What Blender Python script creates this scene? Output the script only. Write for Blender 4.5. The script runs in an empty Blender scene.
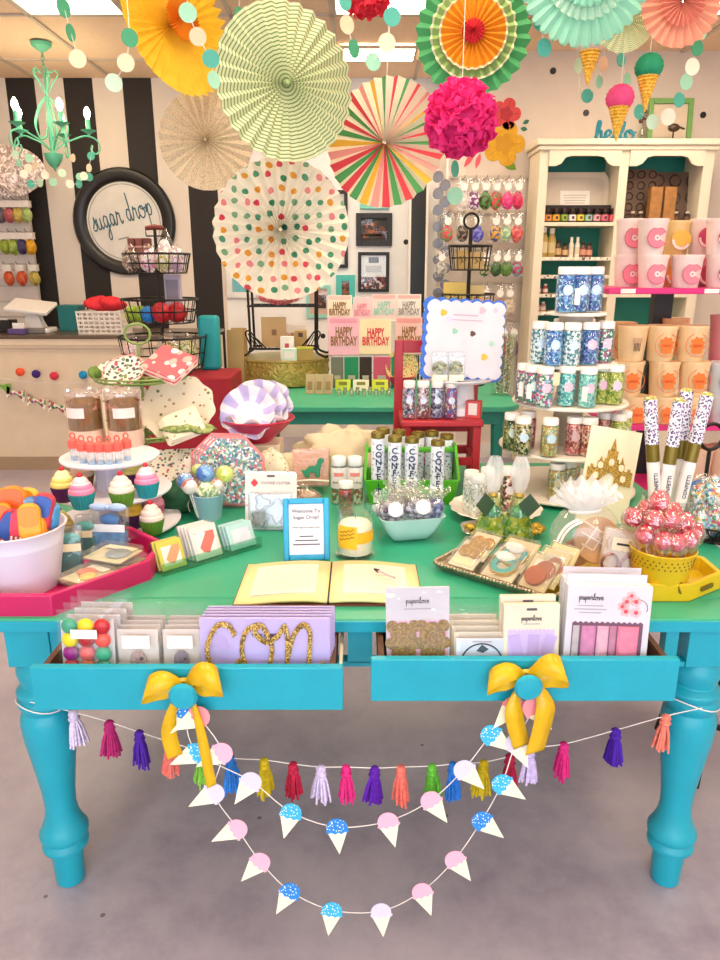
import bpy, math, random
from mathutils import Vector, Matrix, Euler
from math import sin, cos, pi, radians as R
random.seed(7)
sc = bpy.context.scene
COL = sc.collection
# ---------------------------------------------------------------- camera
CAM_H, PITCH, FPX = 1.49, R(16.4), 720.0
cam = bpy.data.objects.new('camera', bpy.data.cameras.new('camera'))
COL.objects.link(cam)
cam.location = (0, 0, CAM_H)
cam.rotation_euler = (pi/2 - PITCH, 0, 0)
cam.data.sensor_fit = 'VERTICAL'; cam.data.sensor_height = 36; cam.data.lens = 36*FPX/960
cam.data.clip_start = .02
sc.camera = cam
# ---------------------------------------------------------------- world, lights, exposure
w = bpy.data.worlds.new('world'); sc.world = w; w.use_nodes = True
w.node_tree.nodes['Background'].inputs[0].default_value = (.80, .88, 1.0, 1)
w.node_tree.nodes['Background'].inputs[1].default_value = 1.0
def area(name, loc, rot, sx, sy, power, col):
    l = bpy.data.lights.new(name, 'AREA'); l.shape = 'RECTANGLE'; l.size = sx; l.size_y = sy
    l.energy = power; l.color = col
    o = bpy.data.objects.new(name, l); COL.objects.link(o); o.location = loc; o.rotation_euler = rot
    return o
# daylight entering by the shop front behind the camera
area('shopfront_daylight', (0, -2.9, 1.55), (R(90), 0, 0), 5.6, 2.3, 128, (.76, .87, 1.0))
LAMP_COL, LAMP_STR = (1.0, .82, .60), 16.0
sc.view_settings.view_transform = 'Standard'; sc.view_settings.look = 'None'
sc.view_settings.gamma = 1; sc.view_settings.use_curve_mapping = False
sc.view_settings.exposure = 0.14
# ---------------------------------------------------------------- measuring from the photograph
def ray(u, v):
    a = (v-480)/FPX; dy = cos(PITCH)-a*sin(PITCH); dz = -sin(PITCH)-a*cos(PITCH)
    return (u-360)/FPX/dy, dz/dy
def at(u, v, y):
    x, z = ray(u, v); return Vector((x*y, y, CAM_H+z*y))
def on(u, v, z):
    x, s = ray(u, v); y = (z-CAM_H)/s; return Vector((x*y, y, z))
def mpp(p): return (p[1]*cos(PITCH)+(CAM_H-p[2])*sin(PITCH))/FPX
# ---------------------------------------------------------------- materials
def lin(h):
    h = h.lstrip('#'); c = [int(h[i:i+2], 16)/255 for i in (0, 2, 4)]
    return tuple(x/12.92 if x <= .04045 else ((x+.055)/1.055)**2.4 for x in c)+(1,)
_M = {}
class NT:
    def __init__(s, m): s.n = m.node_tree.nodes; s.l = m.node_tree.links; s.b = s.n['Principled BSDF']
    def new(s, t, **k):
        x = s.n.new(t)
        for a, b in k.items(): setattr(x, a, b)
        return x
    def link(s, a, b): s.l.new(a, b)
    def ramp(s, fac, cols, const=False):
        r = s.new('ShaderNodeValToRGB'); r.color_ramp.interpolation = 'CONSTANT' if const else 'LINEAR'
        e = r.color_ramp.elements
        while len(e) < len(cols): e.new(.5)
        for i, (p, c) in enumerate(cols): e[i].position = p; e[i].color = c if len(c) == 4 else tuple(c)+(1,)
        s.link(fac, r.inputs[0]); return r.outputs[0]
    def coord(s, scale=None):
        t = s.new('ShaderNodeTexCoord').outputs['Object']
        return t
    def math(s, op, a, b=None):
        m = s.new('ShaderNodeMath', operation=op)
        for i, x in enumerate((a, b)):
            if x is None: continue
            if isinstance(x, (int, float)): m.inputs[i].default_value = x
            else: s.link(x, m.inputs[i])
        return m.outputs[0]
def mat(name, hexc='#ffffff', rough=.5, metal=0, var=0, scale=8, bump=0, bscale=60, coat=0, spec=.5, emit=None, sss=0, trans=0):
    if name in _M: return _M[name]
    m = bpy.data.materials.new(name); m.use_nodes = True; _M[name] = m; t = NT(m); b = t.b
    c = lin(hexc); b.inputs['Base Color'].default_value = c
    b.inputs['Roughness'].default_value = rough; b.inputs['Metallic'].default_value = metal
    b.inputs['Specular IOR Level'].default_value = spec
    if coat: b.inputs['Coat Weight'].default_value = coat; b.inputs['Coat Roughness'].default_value = .08
    if emit: b.inputs['Emission Color'].default_value = emit[0]+(1,); b.inputs['Emission Strength'].default_value = emit[1]
    if trans:
        pass
    v = var or .06
    n = t.new('ShaderNodeTexNoise'); n.inputs['Scale'].default_value = scale; n.inputs['Detail'].default_value = 5
    t.link(t.coord(), n.inputs['Vector'])
    lo = tuple(max(0, x*(1-v)) for x in c[:3]); hi = tuple(min(1, x*(1+v)) for x in c[:3])
    t.link(t.ramp(n.outputs[0], [(.3, lo), (.7, hi)]), b.inputs['Base Color'])
    if bump:
        n2 = t.new('ShaderNodeTexNoise'); n2.inputs['Scale'].default_value = bscale; n2.inputs['Detail'].default_value = 3
        t.link(t.coord(), n2.inputs['Vector'])
        bn = t.new('ShaderNodeBump'); bn.inputs['Strength'].default_value = bump; bn.inputs['Distance'].default_value = .01
        t.link(n2.outputs[0], bn.inputs['Height']); t.link(bn.outputs[0], b.inputs['Normal'])
    if trans:   # thin translucent paper
        tr = t.new('ShaderNodeBsdfTranslucent'); tr.inputs[0].default_value = c
        mx = t.new('ShaderNodeMixShader'); mx.inputs[0].default_value = trans
        out = t.n['Material Output']
        t.link(b.outputs[0], mx.inputs[1]); t.link(tr.outputs[0], mx.inputs[2]); t.link(mx.outputs[0], out.inputs[0])
    return m
def clear(name, tint='#ffffff', gloss=.12, rough=.08, bump=0, bscale=40, film=0.0):
    """clear plastic or glass: see-through, brighter at grazing angles"""
    if name in _M: return _M[name]
    m = bpy.data.materials.new(name); m.use_nodes = True; _M[name] = m; t = NT(m)
    t.n.remove(t.b)
    tr = t.new('ShaderNodeBsdfTransparent'); tr.inputs[0].default_value = lin(tint)
    gl = t.new('ShaderNodeBsdfGlossy'); gl.inputs['Roughness'].default_value = rough; gl.inputs[0].default_value = (.95, .95, .95, 1)
    lw = t.new('ShaderNodeLayerWeight'); lw.inputs[0].default_value = .35
    f = t.math('ADD', t.math('MULTIPLY', lw.outputs['Facing'], gloss*2.2), gloss*.5)
    mx = t.new('ShaderNodeMixShader'); t.link(f, mx.inputs[0]); t.link(tr.outputs[0], mx.inputs[1]); t.link(gl.outputs[0], mx.inputs[2])
    last = mx.outputs[0]
    if film:
        df = t.new('ShaderNodeBsdfDiffuse'); df.inputs[0].default_value = (.9, .9, .92, 1)
        m2 = t.new('ShaderNodeMixShader'); m2.inputs[0].default_value = film
        t.link(last, m2.inputs[1]); t.link(df.outputs[0], m2.inputs[2]); last = m2.outputs[0]
    if bump:
        n2 = t.new('ShaderNodeTexNoise'); n2.inputs['Scale'].default_value = bscale
        t.link(t.coord(), n2.inputs['Vector'])
        bn = t.new('ShaderNodeBump'); bn.inputs['Strength'].default_value = bump; bn.inputs['Distance'].default_value = .02
        t.link(n2.outputs[0], bn.inputs['Height']); t.link(bn.outputs[0], gl.inputs['Normal'])
    t.link(last, t.n['Material Output'].inputs[0])
    return m
def speck(name, cols, scale=130, base=None, size=.32, rough=.4, rnd=1.0, coat=0, bump=0, trans=0, flat=False):
    """cells of mixed colours; with base: separate dots of those colours on the base"""
    if name in _M: return _M[name]
    m = bpy.data.materials.new(name); m.use_nodes = True; _M[name] = m; t = NT(m); b = t.b
    vo = t.new('ShaderNodeTexVoronoi'); vo.inputs['Scale'].default_value = scale; vo.inputs['Randomness'].default_value = rnd
    cv = t.coord()
    if flat:      # pattern printed on a sheet facing the room
        s3 = t.new('ShaderNodeSeparateXYZ'); t.link(cv, s3.inputs[0]); cb = t.new('ShaderNodeCombineXYZ'); t.link(s3.outputs[0], cb.inputs[0]); t.link(s3.outputs[2], cb.inputs[1]); cv = cb.outputs[0]; vo.voronoi_dimensions = '2D'
    t.link(cv, vo.inputs['Vector'])
    sp = t.new('ShaderNodeSeparateColor'); t.link(vo.outputs['Color'], sp.inputs[0])
    k = len(cols); c = t.ramp(sp.outputs[0], [(i/k, lin(x)) for i, x in enumerate(cols)], True)
    if base:
        mx = t.new('ShaderNodeMix', data_type='RGBA')
        t.link(t.math('LESS_THAN', vo.outputs['Distance'], size), mx.inputs[0])
        mx.inputs[6].default_value = lin(base); t.link(c, mx.inputs[7]); c = mx.outputs[2]
    t.link(c, b.inputs['Base Color']); b.inputs['Roughness'].default_value = rough
    if coat: b.inputs['Coat Weight'].default_value = coat; b.inputs['Coat Roughness'].default_value = .1
    if bump:
        bn = t.new('ShaderNodeBump'); bn.inputs['Strength'].default_value = bump; bn.inputs['Distance'].default_value = .004
        t.link(vo.outputs['Distance'], bn.inputs['Height']); bn.invert = True; t.link(bn.outputs[0], b.inputs['Normal'])
    if trans:
        tr = t.new('ShaderNodeBsdfTranslucent'); t.link(c, tr.inputs[0])
        mx = t.new('ShaderNodeMixShader'); mx.inputs[0].default_value = trans
        t.link(b.outputs[0], mx.inputs[1]); t.link(tr.outputs[0], mx.inputs[2]); t.link(mx.outputs[0], t.n['Material Output'].inputs[0])
    return m
# ---------------------------------------------------------------- mesh building
class MB:
    def __init__(s): s.v = []; s.f = []; s.m = []
    def add(s, vs, fs, mi=0, X=None):
        k = len(s.v)
        s.v += [tuple(X @ Vector(p)) if X is not None else tuple(p) for p in vs]
        s.f += [tuple(i+k for i in f) for f in fs]; s.m += [mi]*len(fs); return s
    def box(s, c, size, mi=0, rz=0, X=None, rot=None):
        a, b, d = (q/2 for q in size)
        vs = [(x, y, z) for z in (-d, d) for y in (-b, b) for x in (-a, a)]
        fs = [(0, 2, 3, 1), (4, 5, 7, 6), (0, 1, 5, 4), (2, 6, 7, 3), (0, 4, 6, 2), (1, 3, 7, 5)]
        T = Matrix.Translation(c) @ (Euler(rot).to_matrix().to_4x4() if rot else Matrix.Rotation(rz, 4, 'Z'))
        return s.add(vs, fs, mi, X @ T if X is not None else T)
    def lathe(s, prof, n=24, c=(0, 0, 0), mi=0, X=None, cap=True, sx=1, sy=1, wob=None):
        vs = []; fs = []
        for r, z in prof:
            for i in range(n):
                a = 2*pi*i/n; q = r*(wob(a, z) if wob else 1)
                vs.append((c[0]+q*cos(a)*sx, c[1]+q*sin(a)*sy, c[2]+z))
        for j in range(len(prof)-1):
            for i in range(n):
                k = (i+1) % n; fs.append((j*n+i, j*n+k, (j+1)*n+k, (j+1)*n+i))
        if cap:
            if prof[0][0] > 1e-5: fs.append(tuple(range(n-1, -1, -1)))
            if prof[-1][0] > 1e-5: fs.append(tuple((len(prof)-1)*n+i for i in range(n)))
        return s.add(vs, fs, mi, X)
    def tube(s, path, r, n=6, mi=0, closed=False, X=None, flat=1):
        P = [Vector(p) for p in path]; L = len(P); vs = []; fs = []
        rr = r if isinstance(r, (list, tuple)) else [r]*L
        up = None
        for i, p in enumerate(P):
            if closed: t = P[(i+1) % L]-P[i-1]
            else: t = P[min(i+1, L-1)]-P[max(i-1, 0)]
            if t.length < 1e-9: t = Vector((0, 0, 1))
            t.normalize()
            if up is None:
                up = Vector((0, 0, 1)) if abs(t.z) < .9 else Vector((1, 0, 0))
            a = t.cross(up)
            if a.length < 1e-6: a = t.orthogonal()
            a.normalize(); b = a.cross(t).normalized(); up = b
            for k in range(n):
                q = 2*pi*k/n; vs.append(p+a*(rr[i]*cos(q))+b*(rr[i]*flat*sin(q)))
        for i in range(L if closed else L-1):
            j = (i+1) % L
            for k in range(n):
                l = (k+1) % n; fs.append((i*n+k, i*n+l, j*n+l, j*n+k))
        if not closed:
            fs.append(tuple(range(n-1, -1, -1))); fs.append(tuple((L-1)*n+k for k in range(n)))
        return s.add(vs, fs, mi, X)
    def prism(s, poly, z0, z1, mi=0, X=None):
        n = len(poly); vs = [(x, y, z0) for x, y in poly]+[(x, y, z1) for x, y in poly]
        fs = [tuple(range(n-1, -1, -1)), tuple(range(n, 2*n))]+[(i, (i+1) % n, n+(i+1) % n, n+i) for i in range(n)]
        return s.add(vs, fs, mi, X)
    def ball(s, c, r, n=12, m=8, mi=0, X=None, sc_=(1, 1, 1), wob=None):
        vs = []; fs = []
        for j in range(m+1):
            th = pi*j/m
            for i in range(n):
                a = 2*pi*i/n; k = r*(wob(a, th) if wob else 1)
                vs.append((c[0]+k*sin(th)*cos(a)*sc_[0], c[1]+k*sin(th)*sin(a)*sc_[1], c[2]-k*cos(th)*sc_[2]))
        for j in range(m):
            for i in range(n):
                k = (i+1) % n
                q = (j*n+i, j*n+k, (j+1)*n+k, (j+1)*n+i)
                if j == 0: q = (i, n+k, n+i)
                elif j == m-1: q = (j*n+i, j*n+k, (j+1)*n)
                fs.append(q)
        return s.add(vs, fs, mi, X)
    def grid(s, fn, nu, nv, mi=0, X=None, closed=False):
        vs = [fn(i/nu, j/nv) for j in range(nv+1) for i in range(nu+1)]
        fs = [(j*(nu+1)+i, j*(nu+1)+i+1, (j+1)*(nu+1)+i+1, (j+1)*(nu+1)+i) for j in range(nv) for i in range(nu)]
        return s.add(vs, fs, mi, X)
    def rbox(s, c, size, r=.01, mi=0, X=None, n=4):
        """upright slab with rounded vertical corners"""
        return s.prism([(c[0]+x, c[1]+y) for x, y in rrect(size[0], size[1], r, n)], c[2]-size[2]/2, c[2]+size[2]/2, mi, X)
    def mesh(s, name, mats):
        me = bpy.data.meshes.new(name); me.from_pydata(s.v, [], s.f)
        for m in (mats if isinstance(mats, (list, tuple)) else [mats]): me.materials.append(m)
        me.polygons.foreach_set('material_index', s.m)
        me.polygons.foreach_set('use_smooth', [True]*len(s.f)); me.update()
        me.set_sharp_from_angle(angle=R(38))
        return me
def rrect(w, h, r, n=4):
    out = []
    for cx, cy, a0 in ((w/2-r, h/2-r, 0), (-w/2+r, h/2-r, 90), (-w/2+r, -h/2+r, 180), (w/2-r, -h/2+r, 270)):
        for k in range(n+1):
            a = R(a0+90*k/n); out.append((cx+r*cos(a), cy+r*sin(a)))
    return out
def spline(pts, k=6, closed=False):
    P = [Vector(p if len(p) == 3 else (p[0], p[1], 0)) for p in pts]; out = []; L = len(P)
    for i in range(L if closed else L-1):
        if closed: a, b, c, d = P[i-1], P[i], P[(i+1) % L], P[(i+2) % L]
        else: a, b, c, d = P[max(i-1, 0)], P[i], P[i+1], P[min(i+2, L-1)]
        for j in range(k):
            t = j/k; out.append(.5*((2*b)+(c-a)*t+(2*a-5*b+4*c-d)*t*t+(3*b-a-3*c+d)*t**3))
    if not closed: out.append(P[-1])
    return out
KIDS = {}
UP = Matrix.Rotation(pi/2, 4, 'X')      # lays a shape drawn in x,y upright facing -Y
def obj(name, me, parent=None, loc=None, rot=None, bev=0, seg=2):
    o = bpy.data.objects.new(name, me); COL.objects.link(o)
    if loc is not None: o.location = loc
    if rot is not None: o.rotation_euler = rot
    if parent is not None: o.parent = parent; KIDS.setdefault(parent.name, []).append(o)
    if bev:
        b = o.modifiers.new('bevel', 'BEVEL'); b.width = bev; b.segments = seg; b.limit_method = 'ANGLE'; b.angle_limit = R(40)
    return o
def part(parent, name, mb, mats, label=None, loc=None, rot=None, bev=0, seg=2, stuff=False):
    o = obj(name, mb.mesh(name, mats) if isinstance(mb, MB) else mb, parent, loc, rot, bev, seg)
    if label: o['label'] = label
    if stuff: o['kind'] = 'stuff'
    return o
def thing(name, label, cat, loc=(0, 0, 0), rz=0, group=None, rot=None):
    o = bpy.data.objects.new(name, None); COL.objects.link(o); o.empty_display_size = .05
    o.location = loc; o.rotation_euler = rot if rot else (0, 0, rz); o['label'] = label; o['category'] = cat
    if group: o['group'] = group
    return o
def solo(name, mb, mats, label, cat, loc=None, rz=0, group=None, rot=None, bev=0):
    o = obj(name, mb.mesh(name, mats) if isinstance(mb, MB) else mb, None, loc, rot if rot else (0, 0, rz), bev)
    o['label'] = label; o['category'] = cat
    if group: o['group'] = group
    return o
def struct(name, mb, mats, parent=None, bev=0, label=None, loc=None):
    o = obj(name, mb.mesh(name, mats) if isinstance(mb, MB) else mb, parent, loc, None, bev)
    if parent is None: o['kind'] = 'structure'
    if label: o['label'] = label
    return o
def dup(root, loc, label, rz=None, rot=None, scale=None, group=None, swap=None):
    """copy of a thing with its parts and sub-parts; swap = {part name: material}"""
    def cp(o, par):
        c = o.copy(); COL.objects.link(c); c.parent = par
        base = o.name.split('.')[0]
        if swap and base in swap:
            c.data = o.data.copy(); c.data.materials.clear(); c.data.materials.append(swap[base])
        for ch in list(KIDS.get(o.name, ())): KIDS.setdefault(c.name, []).append(cp(ch, c))
        return c
    c = cp(root, None); c.location = loc; c['label'] = label
    if rot: c.rotation_euler = rot
    elif rz is not None: c.rotation_euler = (0, 0, rz)
    if scale: c.scale = (scale,)*3 if isinstance(scale, (int, float)) else scale
    if group: c['group'] = group
    return c
_T = {}
def text_mesh(s, size, mt, align='CENTER', ext=.0004, shear=0, space=1.0, lsp=1.0, bold=0):
    k = (s, size, mt.name, align, ext, shear, bold)
    if k in _T: return _T[k]
    cu = bpy.data.curves.new('lettering', 'FONT'); cu.body = s; cu.size = size; cu.align_x = align; cu.align_y = 'CENTER'
    cu.extrude = ext; cu.shear = shear; cu.space_character = space; cu.space_line = lsp; cu.resolution_u = 2; cu.offset = bold*size
    o = bpy.data.objects.new('lettering', cu)
    me = bpy.data.meshes.new_from_object(o); bpy.data.objects.remove(o)
    me.materials.clear(); me.materials.append(mt); _T[k] = me
    return me
def text(parent, s, size, mt, loc, rot=(pi/2, 0, 0), name='lettering', **k):
    return obj(name, text_mesh(s, size, mt, **k), parent, loc, rot)
GLY = {
 'c': (.9, [[(.78, .78), (.62, .98), (.32, .95), (.08, .5), (.25, .05), (.55, .02), (.9, .3)]]),
 'o': (.98, [[(.5, 1), (.15, .85), (.05, .4), (.3, 0), (.65, .1), (.78, .55), (.55, .97), (.38, .85), (.65, .66), (.98, .8)]]),
 'n': (1.08, [[(.0, .82), (.14, .97), (.2, .6), (.15, 0)], [(.17, .3), (.35, .8), (.6, 1), (.76, .8), (.72, .2), (.85, 0), (1.08, .25)]]),
 'h': (.85, [[(0, .2), (.28, 1), (.4, 1.85), (.24, 1.98), (.13, 1.2), (.1, 0)], [(.1, .4), (.3, .9), (.5, .9), (.55, .3), (.65, 0), (.85, .25)]]),
 'e': (.75, [[(0, .3), (.4, .5), (.55, .8), (.35, 1), (.1, .7), (.1, .25), (.35, 0), (.75, .3)]]),
 'l': (.55, [[(0, .25), (.32, 1), (.43, 1.8), (.28, 1.97), (.16, 1.3), (.17, .3), (.3, 0), (.55, .25)]]),
 's': (.6, [[(0, .2), (.35, .75), (.42, 1.15), (.5, .7), (.55, .3), (.35, 0), (.02, .05)]]),
 'u': (.9, [[(0, .7), (.12, .95), (.1, .3), (.25, 0), (.5, .25), (.6, .95)], [(.6, .95), (.58, .2), (.7, 0), (.9, .25)]]),
 'g': (.9, [[(.6, .85), (.3, 1), (.08, .5), (.25, .05), (.5, .3), (.62, .95)], [(.62, .95), (.6, 0), (.5, -.9), (.25, -1.05), (.2, -.6), (.9, .25)]]),
 'a': (.9, [[(.6, .85), (.3, 1), (.08, .5), (.25, .05), (.5, .3), (.62, .95)], [(.62, .95), (.6, .2), (.72, 0), (.9, .25)]]),
 'r': (.8, [[(0, .25), (.2, 1.08), (.3, .88), (.5, .92), (.48, .3), (.6, 0), (.8, .25)]]),
 'd': (.9, [[(.6, .85), (.3, 1), (.08, .5), (.25, .05), (.5, .3), (.65, 1.2), (.7, 2.4)], [(.7, 2.4), (.6, .3), (.72, 0), (.9, .25)]]),
 'p': (.85, [[(0, .3), (.2, 1), (.18, 0), (.1, -1)], [(.17, .3), (.35, .9), (.6, .95), (.7, .5), (.5, .05), (.2, .1)]]),
 'v': (.8, [[(0, .8), (.12, .95), (.25, .1), (.35, 0), (.6, .9), (.8, .85)]]),
 'x': (.7, [[(0, .95), (.2, .8), (.45, .1), (.7, .2)], [(.6, .95), (.05, 0)]]),
 ' ': (.55, [])}
def script(word, xh, r, flat=.5, n=5, k=5):
    """handwritten lettering in the x,y plane, starting at the origin"""
    m = MB(); x = 0
    for ch in word:
        adv, st = GLY[ch]
        for s in st: m.tube([((p.x+x)*xh, p.y*xh, 0) for p in spline(s, k)], r, n, flat=flat)
        x += adv
    return m, x*xh
# ================================================================ the room
CEIL, WL, WR = 2.95, 6.49, 5.73
XL, XR, XJ, YF = -3.9, 3.6, .66, -3.0
def floor_mat():
    m = bpy.data.materials.new('sealed_concrete'); m.use_nodes = True; t = NT(m); c = t.coord()
    n1 = t.new('ShaderNodeTexNoise'); n1.inputs['Scale'].default_value = 1.3; n1.inputs['Detail'].default_value = 6; t.link(c, n1.inputs['Vector'])
    n2 = t.new('ShaderNodeTexNoise'); n2.inputs['Scale'].default_value = 9; n2.inputs['Detail'].default_value = 8; n2.inputs['Roughness'].default_value = .7; t.link(c, n2.inputs['Vector'])
    f = t.math('ADD', t.math('MULTIPLY', n1.outputs[0], .6), t.math('MULTIPLY', n2.outputs[0], .4))
    col = t.ramp(f, [(.33, lin('#8e8698')), (.5, lin('#aca4b2')), (.68, lin('#c0b8c0'))])
    n3 = t.new('ShaderNodeTexVoronoi'); n3.inputs['Scale'].default_value = 5.5; t.link(c, n3.inputs['Vector'])
    mx = t.new('ShaderNodeMix', data_type='RGBA'); t.link(t.math('LESS_THAN', n3.outputs['Distance'], .035), mx.inputs[0])
    t.link(col, mx.inputs[6]); mx.inputs[7].default_value = lin('#6e666c')
    t.link(mx.outputs[2], t.b.inputs['Base Color'])
    t.link(t.ramp(n2.outputs[0], [(.3, (.28,)*3), (.7, (.48,)*3)]), t.b.inputs['Roughness'])
    bn = t.new('ShaderNodeBump'); bn.inputs['Strength'].default_value = .08; t.link(n2.outputs[0], bn.inputs['Height']); t.link(bn.outputs[0], t.b.inputs['Normal'])
    return m
struct('floor', MB().box(((XL+XR)/2, (YF+WL)/2, -.05), (XR-XL+.4, WL-YF+.4, .1)), floor_mat(), label='sealed grey concrete floor with scuffs')
CEIL_ = CEIL
wallw = mat('warm_white_wall', '#e2d6ca', .75, var=.03, bump=.1, bscale=90)
def stripe_mat():
    m = bpy.data.materials.new('striped_wall_paint'); m.use_nodes = True; t = NT(m)
    sp = t.new('ShaderNodeSeparateXYZ'); t.link(t.coord(), sp.inputs[0])
    # black stripes read off the photograph at the wall's own distance
    f = None
    for x0, x1 in STRIPES:
        g = t.math('MULTIPLY', t.math('GREATER_THAN', sp.outputs[0], x0), t.math('LESS_THAN', sp.outputs[0], x1))
        f = g if f is None else t.math('ADD', f, g)
    mx = t.new('ShaderNodeMix', data_type='RGBA'); t.link(f, mx.inputs[0])
    mx.inputs[6].default_value = lin('#e4d8cc'); mx.inputs[7].default_value = lin('#241d1b')
    t.link(mx.outputs[2], t.b.inputs['Base Color']); t.b.inputs['Roughness'].default_value = .7
    return m
def wx(u, v=150): return at(u, v, WL).x
STRIPES = [(wx(9), wx(43)), (wx(72), wx(100)), (wx(128), wx(157)), (wx(190), wx(221))]
STRIPES = [(wx(5, 80), wx(34, 80)), (wx(63, 80), wx(92, 80)), (wx(122, 80), wx(151, 80)), (wx(184, 120), wx(214, 120))]
XC = wx(222, 200)
struct('wall_back', MB().box(((XL+XC)/2, WL+.06, CEIL/2+.07), (XC-XL, .12, CEIL+.14)), stripe_mat(), label='wall painted in wide black and white stripes')
struct('wall_alcove', MB().box(((XC+XJ)/2, WL+.06, CEIL/2+.07), (XJ-XC, .12, CEIL+.14)), mat('alcove_white', '#f4f4f5', .6, var=.02), label='plain white wall with framed pictures')
struct('wall_jog', MB().box((XJ+.06, (WL+WR)/2+.06, CEIL/2+.07), (.12, WL-WR+.12, CEIL+.14)), wallw)
struct('wall_right_back', MB().box(((XJ+XR)/2+.06, WR+.06, CEIL/2+.07), (XR-XJ-.12, .12, CEIL+.14)), mat('beige_wall', '#d9cbbd', .75, var=.03), label='beige back wall')
struct('wall_left', MB().box((XL-.06, (YF+WL)/2, CEIL/2+.07), (.12, WL-YF+.24, CEIL+.14)), wallw)
struct('wall_right', MB().box((XR+.06, (YF+WR)/2, CEIL/2+.07), (.12, WR-YF+.24, CEIL+.14)), wallw)
# shop front behind the camera: sill, head, piers
fw = MB().box((0, YF-.06, .2), (XR-XL, .12, .4)).box((0, YF-.06, 2.9), (XR-XL, .12, .38))
for x in (XL+.45, XR-.35): fw.box((x, YF-.06, 1.55), (.9, .12, 2.32))
struct('wall_front', fw, wallw, label='shop front wall with a wide window opening')
# ceiling: grid frame with recessed tiles and lamps
G = .61; GX0 = -2.0; GY0 = 5.93; GL = .975
tile_m = mat('ceiling_tile_board', '#f3d2b2', .85, var=.04, scale=30, bump=.25, bscale=220)
grid_m = mat('ceiling_grid_metal', '#c9b7a6', .6)
xs = [GX0+G*i for i in range(-3, 10)]; xs = [x for x in xs if XL-.1 < x < XR+.1]
ys = [GY0-GL*i for i in range(0, 10) if GY0-GL*i > YF]+[]
ceil = struct('ceiling', MB().box(((XL+XR)/2, (YF+WL)/2, CEIL+.1), (XR-XL+.3, WL-YF+.3, .1)), mat('ceiling_slab', '#a99b8e', .9), label='suspended ceiling of pale tiles')
gb = MB()
for x in xs: gb.box((x, (YF+WL)/2, CEIL+.004), (.024, WL-YF, .012))
for y in ys: gb.box(((XL+XR)/2, y, CEIL+.004), (XR-XL, .024, .012))
part(ceil, 'ceiling_grid', gb, grid_m)
LAMPS = [(0, 2), (3, 2), (6, 2), (0, 5), (3, 5), (6, 5), (0, 8), (3, 8), (6, 8)]
xe = [XL]+xs+[XR]; ye = [WL]+ys+[YF]
lampcells = []
tm = {}
for i in range(len(xe)-1):
    for j in range(len(ye)-1):
        x0, x1, y1, y0 = xe[i], xe[i+1], ye[j], ye[j+1]
        if x1-x0 < .05 or y1-y0 < .05: continue
        ci = round((x0-GX0)/G); cj = j
        if (ci, cj) in LAMPS and x1-x0 > .5: lampcells.append((x0, x1, y0, y1, ci, cj)); continue
        k = (round(x1-x0, 3), round(y1-y0, 3))
        if k not in tm: tm[k] = MB().box((0, 0, 0), (k[0]-.02, k[1]-.02, .015)).mesh('ceiling_tile', tile_m)
        obj('ceiling_tile', tm[k], ceil, ((x0+x1)/2, (y0+y1)/2, CEIL+.018))
lamp_m = mat('lamp_diffuser', '#fff6e8', .4, emit=(LAMP_COL, LAMP_STR))
lab = {(0, 2): 'bright ceiling light panel above the chandelier side of the room', (3, 2): 'bright ceiling light panel behind the red tissue pom-pom'}
for n, (x0, x1, y0, y1, ci, cj) in enumerate(lampcells):
    o = thing('ceiling_light', lab.get((ci, cj), f'recessed ceiling light panel in the {["back", "middle", "front"][(cj-2)//3]} row on the {["counter", "centre", "hutch"][ci//3]} side of the shop'), 'light', ((x0+x1)/2, (y0+y1)/2, CEIL), 0, 'ceiling light panels')
    a, b = x1-x0-.02, y1-y0-.02
    part(o, 'diffuser', MB().box((0, 0, .012), (a-.04, b-.04, .008)), lamp_m)
    part(o, 'frame', MB().box((a/2-.01, 0, .008), (.02, b, .02)).box((-a/2+.01, 0, .008), (.02, b, .02)).box((0, b/2-.01, .008), (a-.04, .02, .02)).box((0, -b/2+.01, .008), (a-.04, .02, .02)), grid_m)
# small lamp by the alcove
p = at(372, 63, 5.75)
o = thing('ceiling_light', 'short bright ceiling light panel seen beside the green striped fan', 'light', (.13, 5.72, CEIL-.004), 0, 'ceiling light panels')
part(o, 'diffuser', MB().box((0, 0, -.008), (.5, .3, .01)), lamp_m)
part(o, 'frame', MB().box((.26, 0, -.006), (.02, .34, .02)).box((-.26, 0, -.006), (.02, .34, .02)).box((0, .16, -.006), (.5, .02, .02)).box((0, -.16, -.006), (.5, .02, .02)), grid_m)
# skirting
wm = mat('white_trim_paint', '#e8e2da', .5)
struct('baseboard_back', MB().box(((XC+XJ)/2, WL-.012, .06), (XJ-XC, .024, .12)), wm)
struct('baseboard_right', MB().box(((XJ+XR)/2+.06, WR-.012, .06), (XR-XJ-.12, .024, .12)), wm)
# ================================================================ turquoise display table
TZ, TY0, TY1, TX = .76, 1.41, 2.72, .98
paint = mat('turquoise_paint', '#12a3bb', .38, var=.05, scale=14, bump=.05, bscale=120)
topm = mat('turquoise_lamp_tinted', '#2fa27e', .33, var=.05, scale=10, bump=.04, bscale=150)  # turquoise paint shifted green: warm overhead lamplight put into the top's colour
darkw = mat('dark_inner_wood', '#5a3a24', .6, var=.2, scale=30)
tb = thing('display_table', 'large turquoise wooden table with turned legs, two open drawers and a top tinted green for warm lamplight', 'table', (0, 1.45, 0))
def tl(x, y, z): return (x, y-1.45, z)
part(tb, 'tabletop', MB().box(tl(0, (TY0+.11+TY1)/2, TZ-.0125), (2*TX, TY1-TY0-.11-.002, .025)), topm, 'turquoise table top tinted green for warm lamplight', bev=.003)
part(tb, 'tabletop_edge', MB().box(tl(0, TY0+.054, TZ-.0125), (2*TX, .108, .025), 0), topm, bev=.004)
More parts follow.
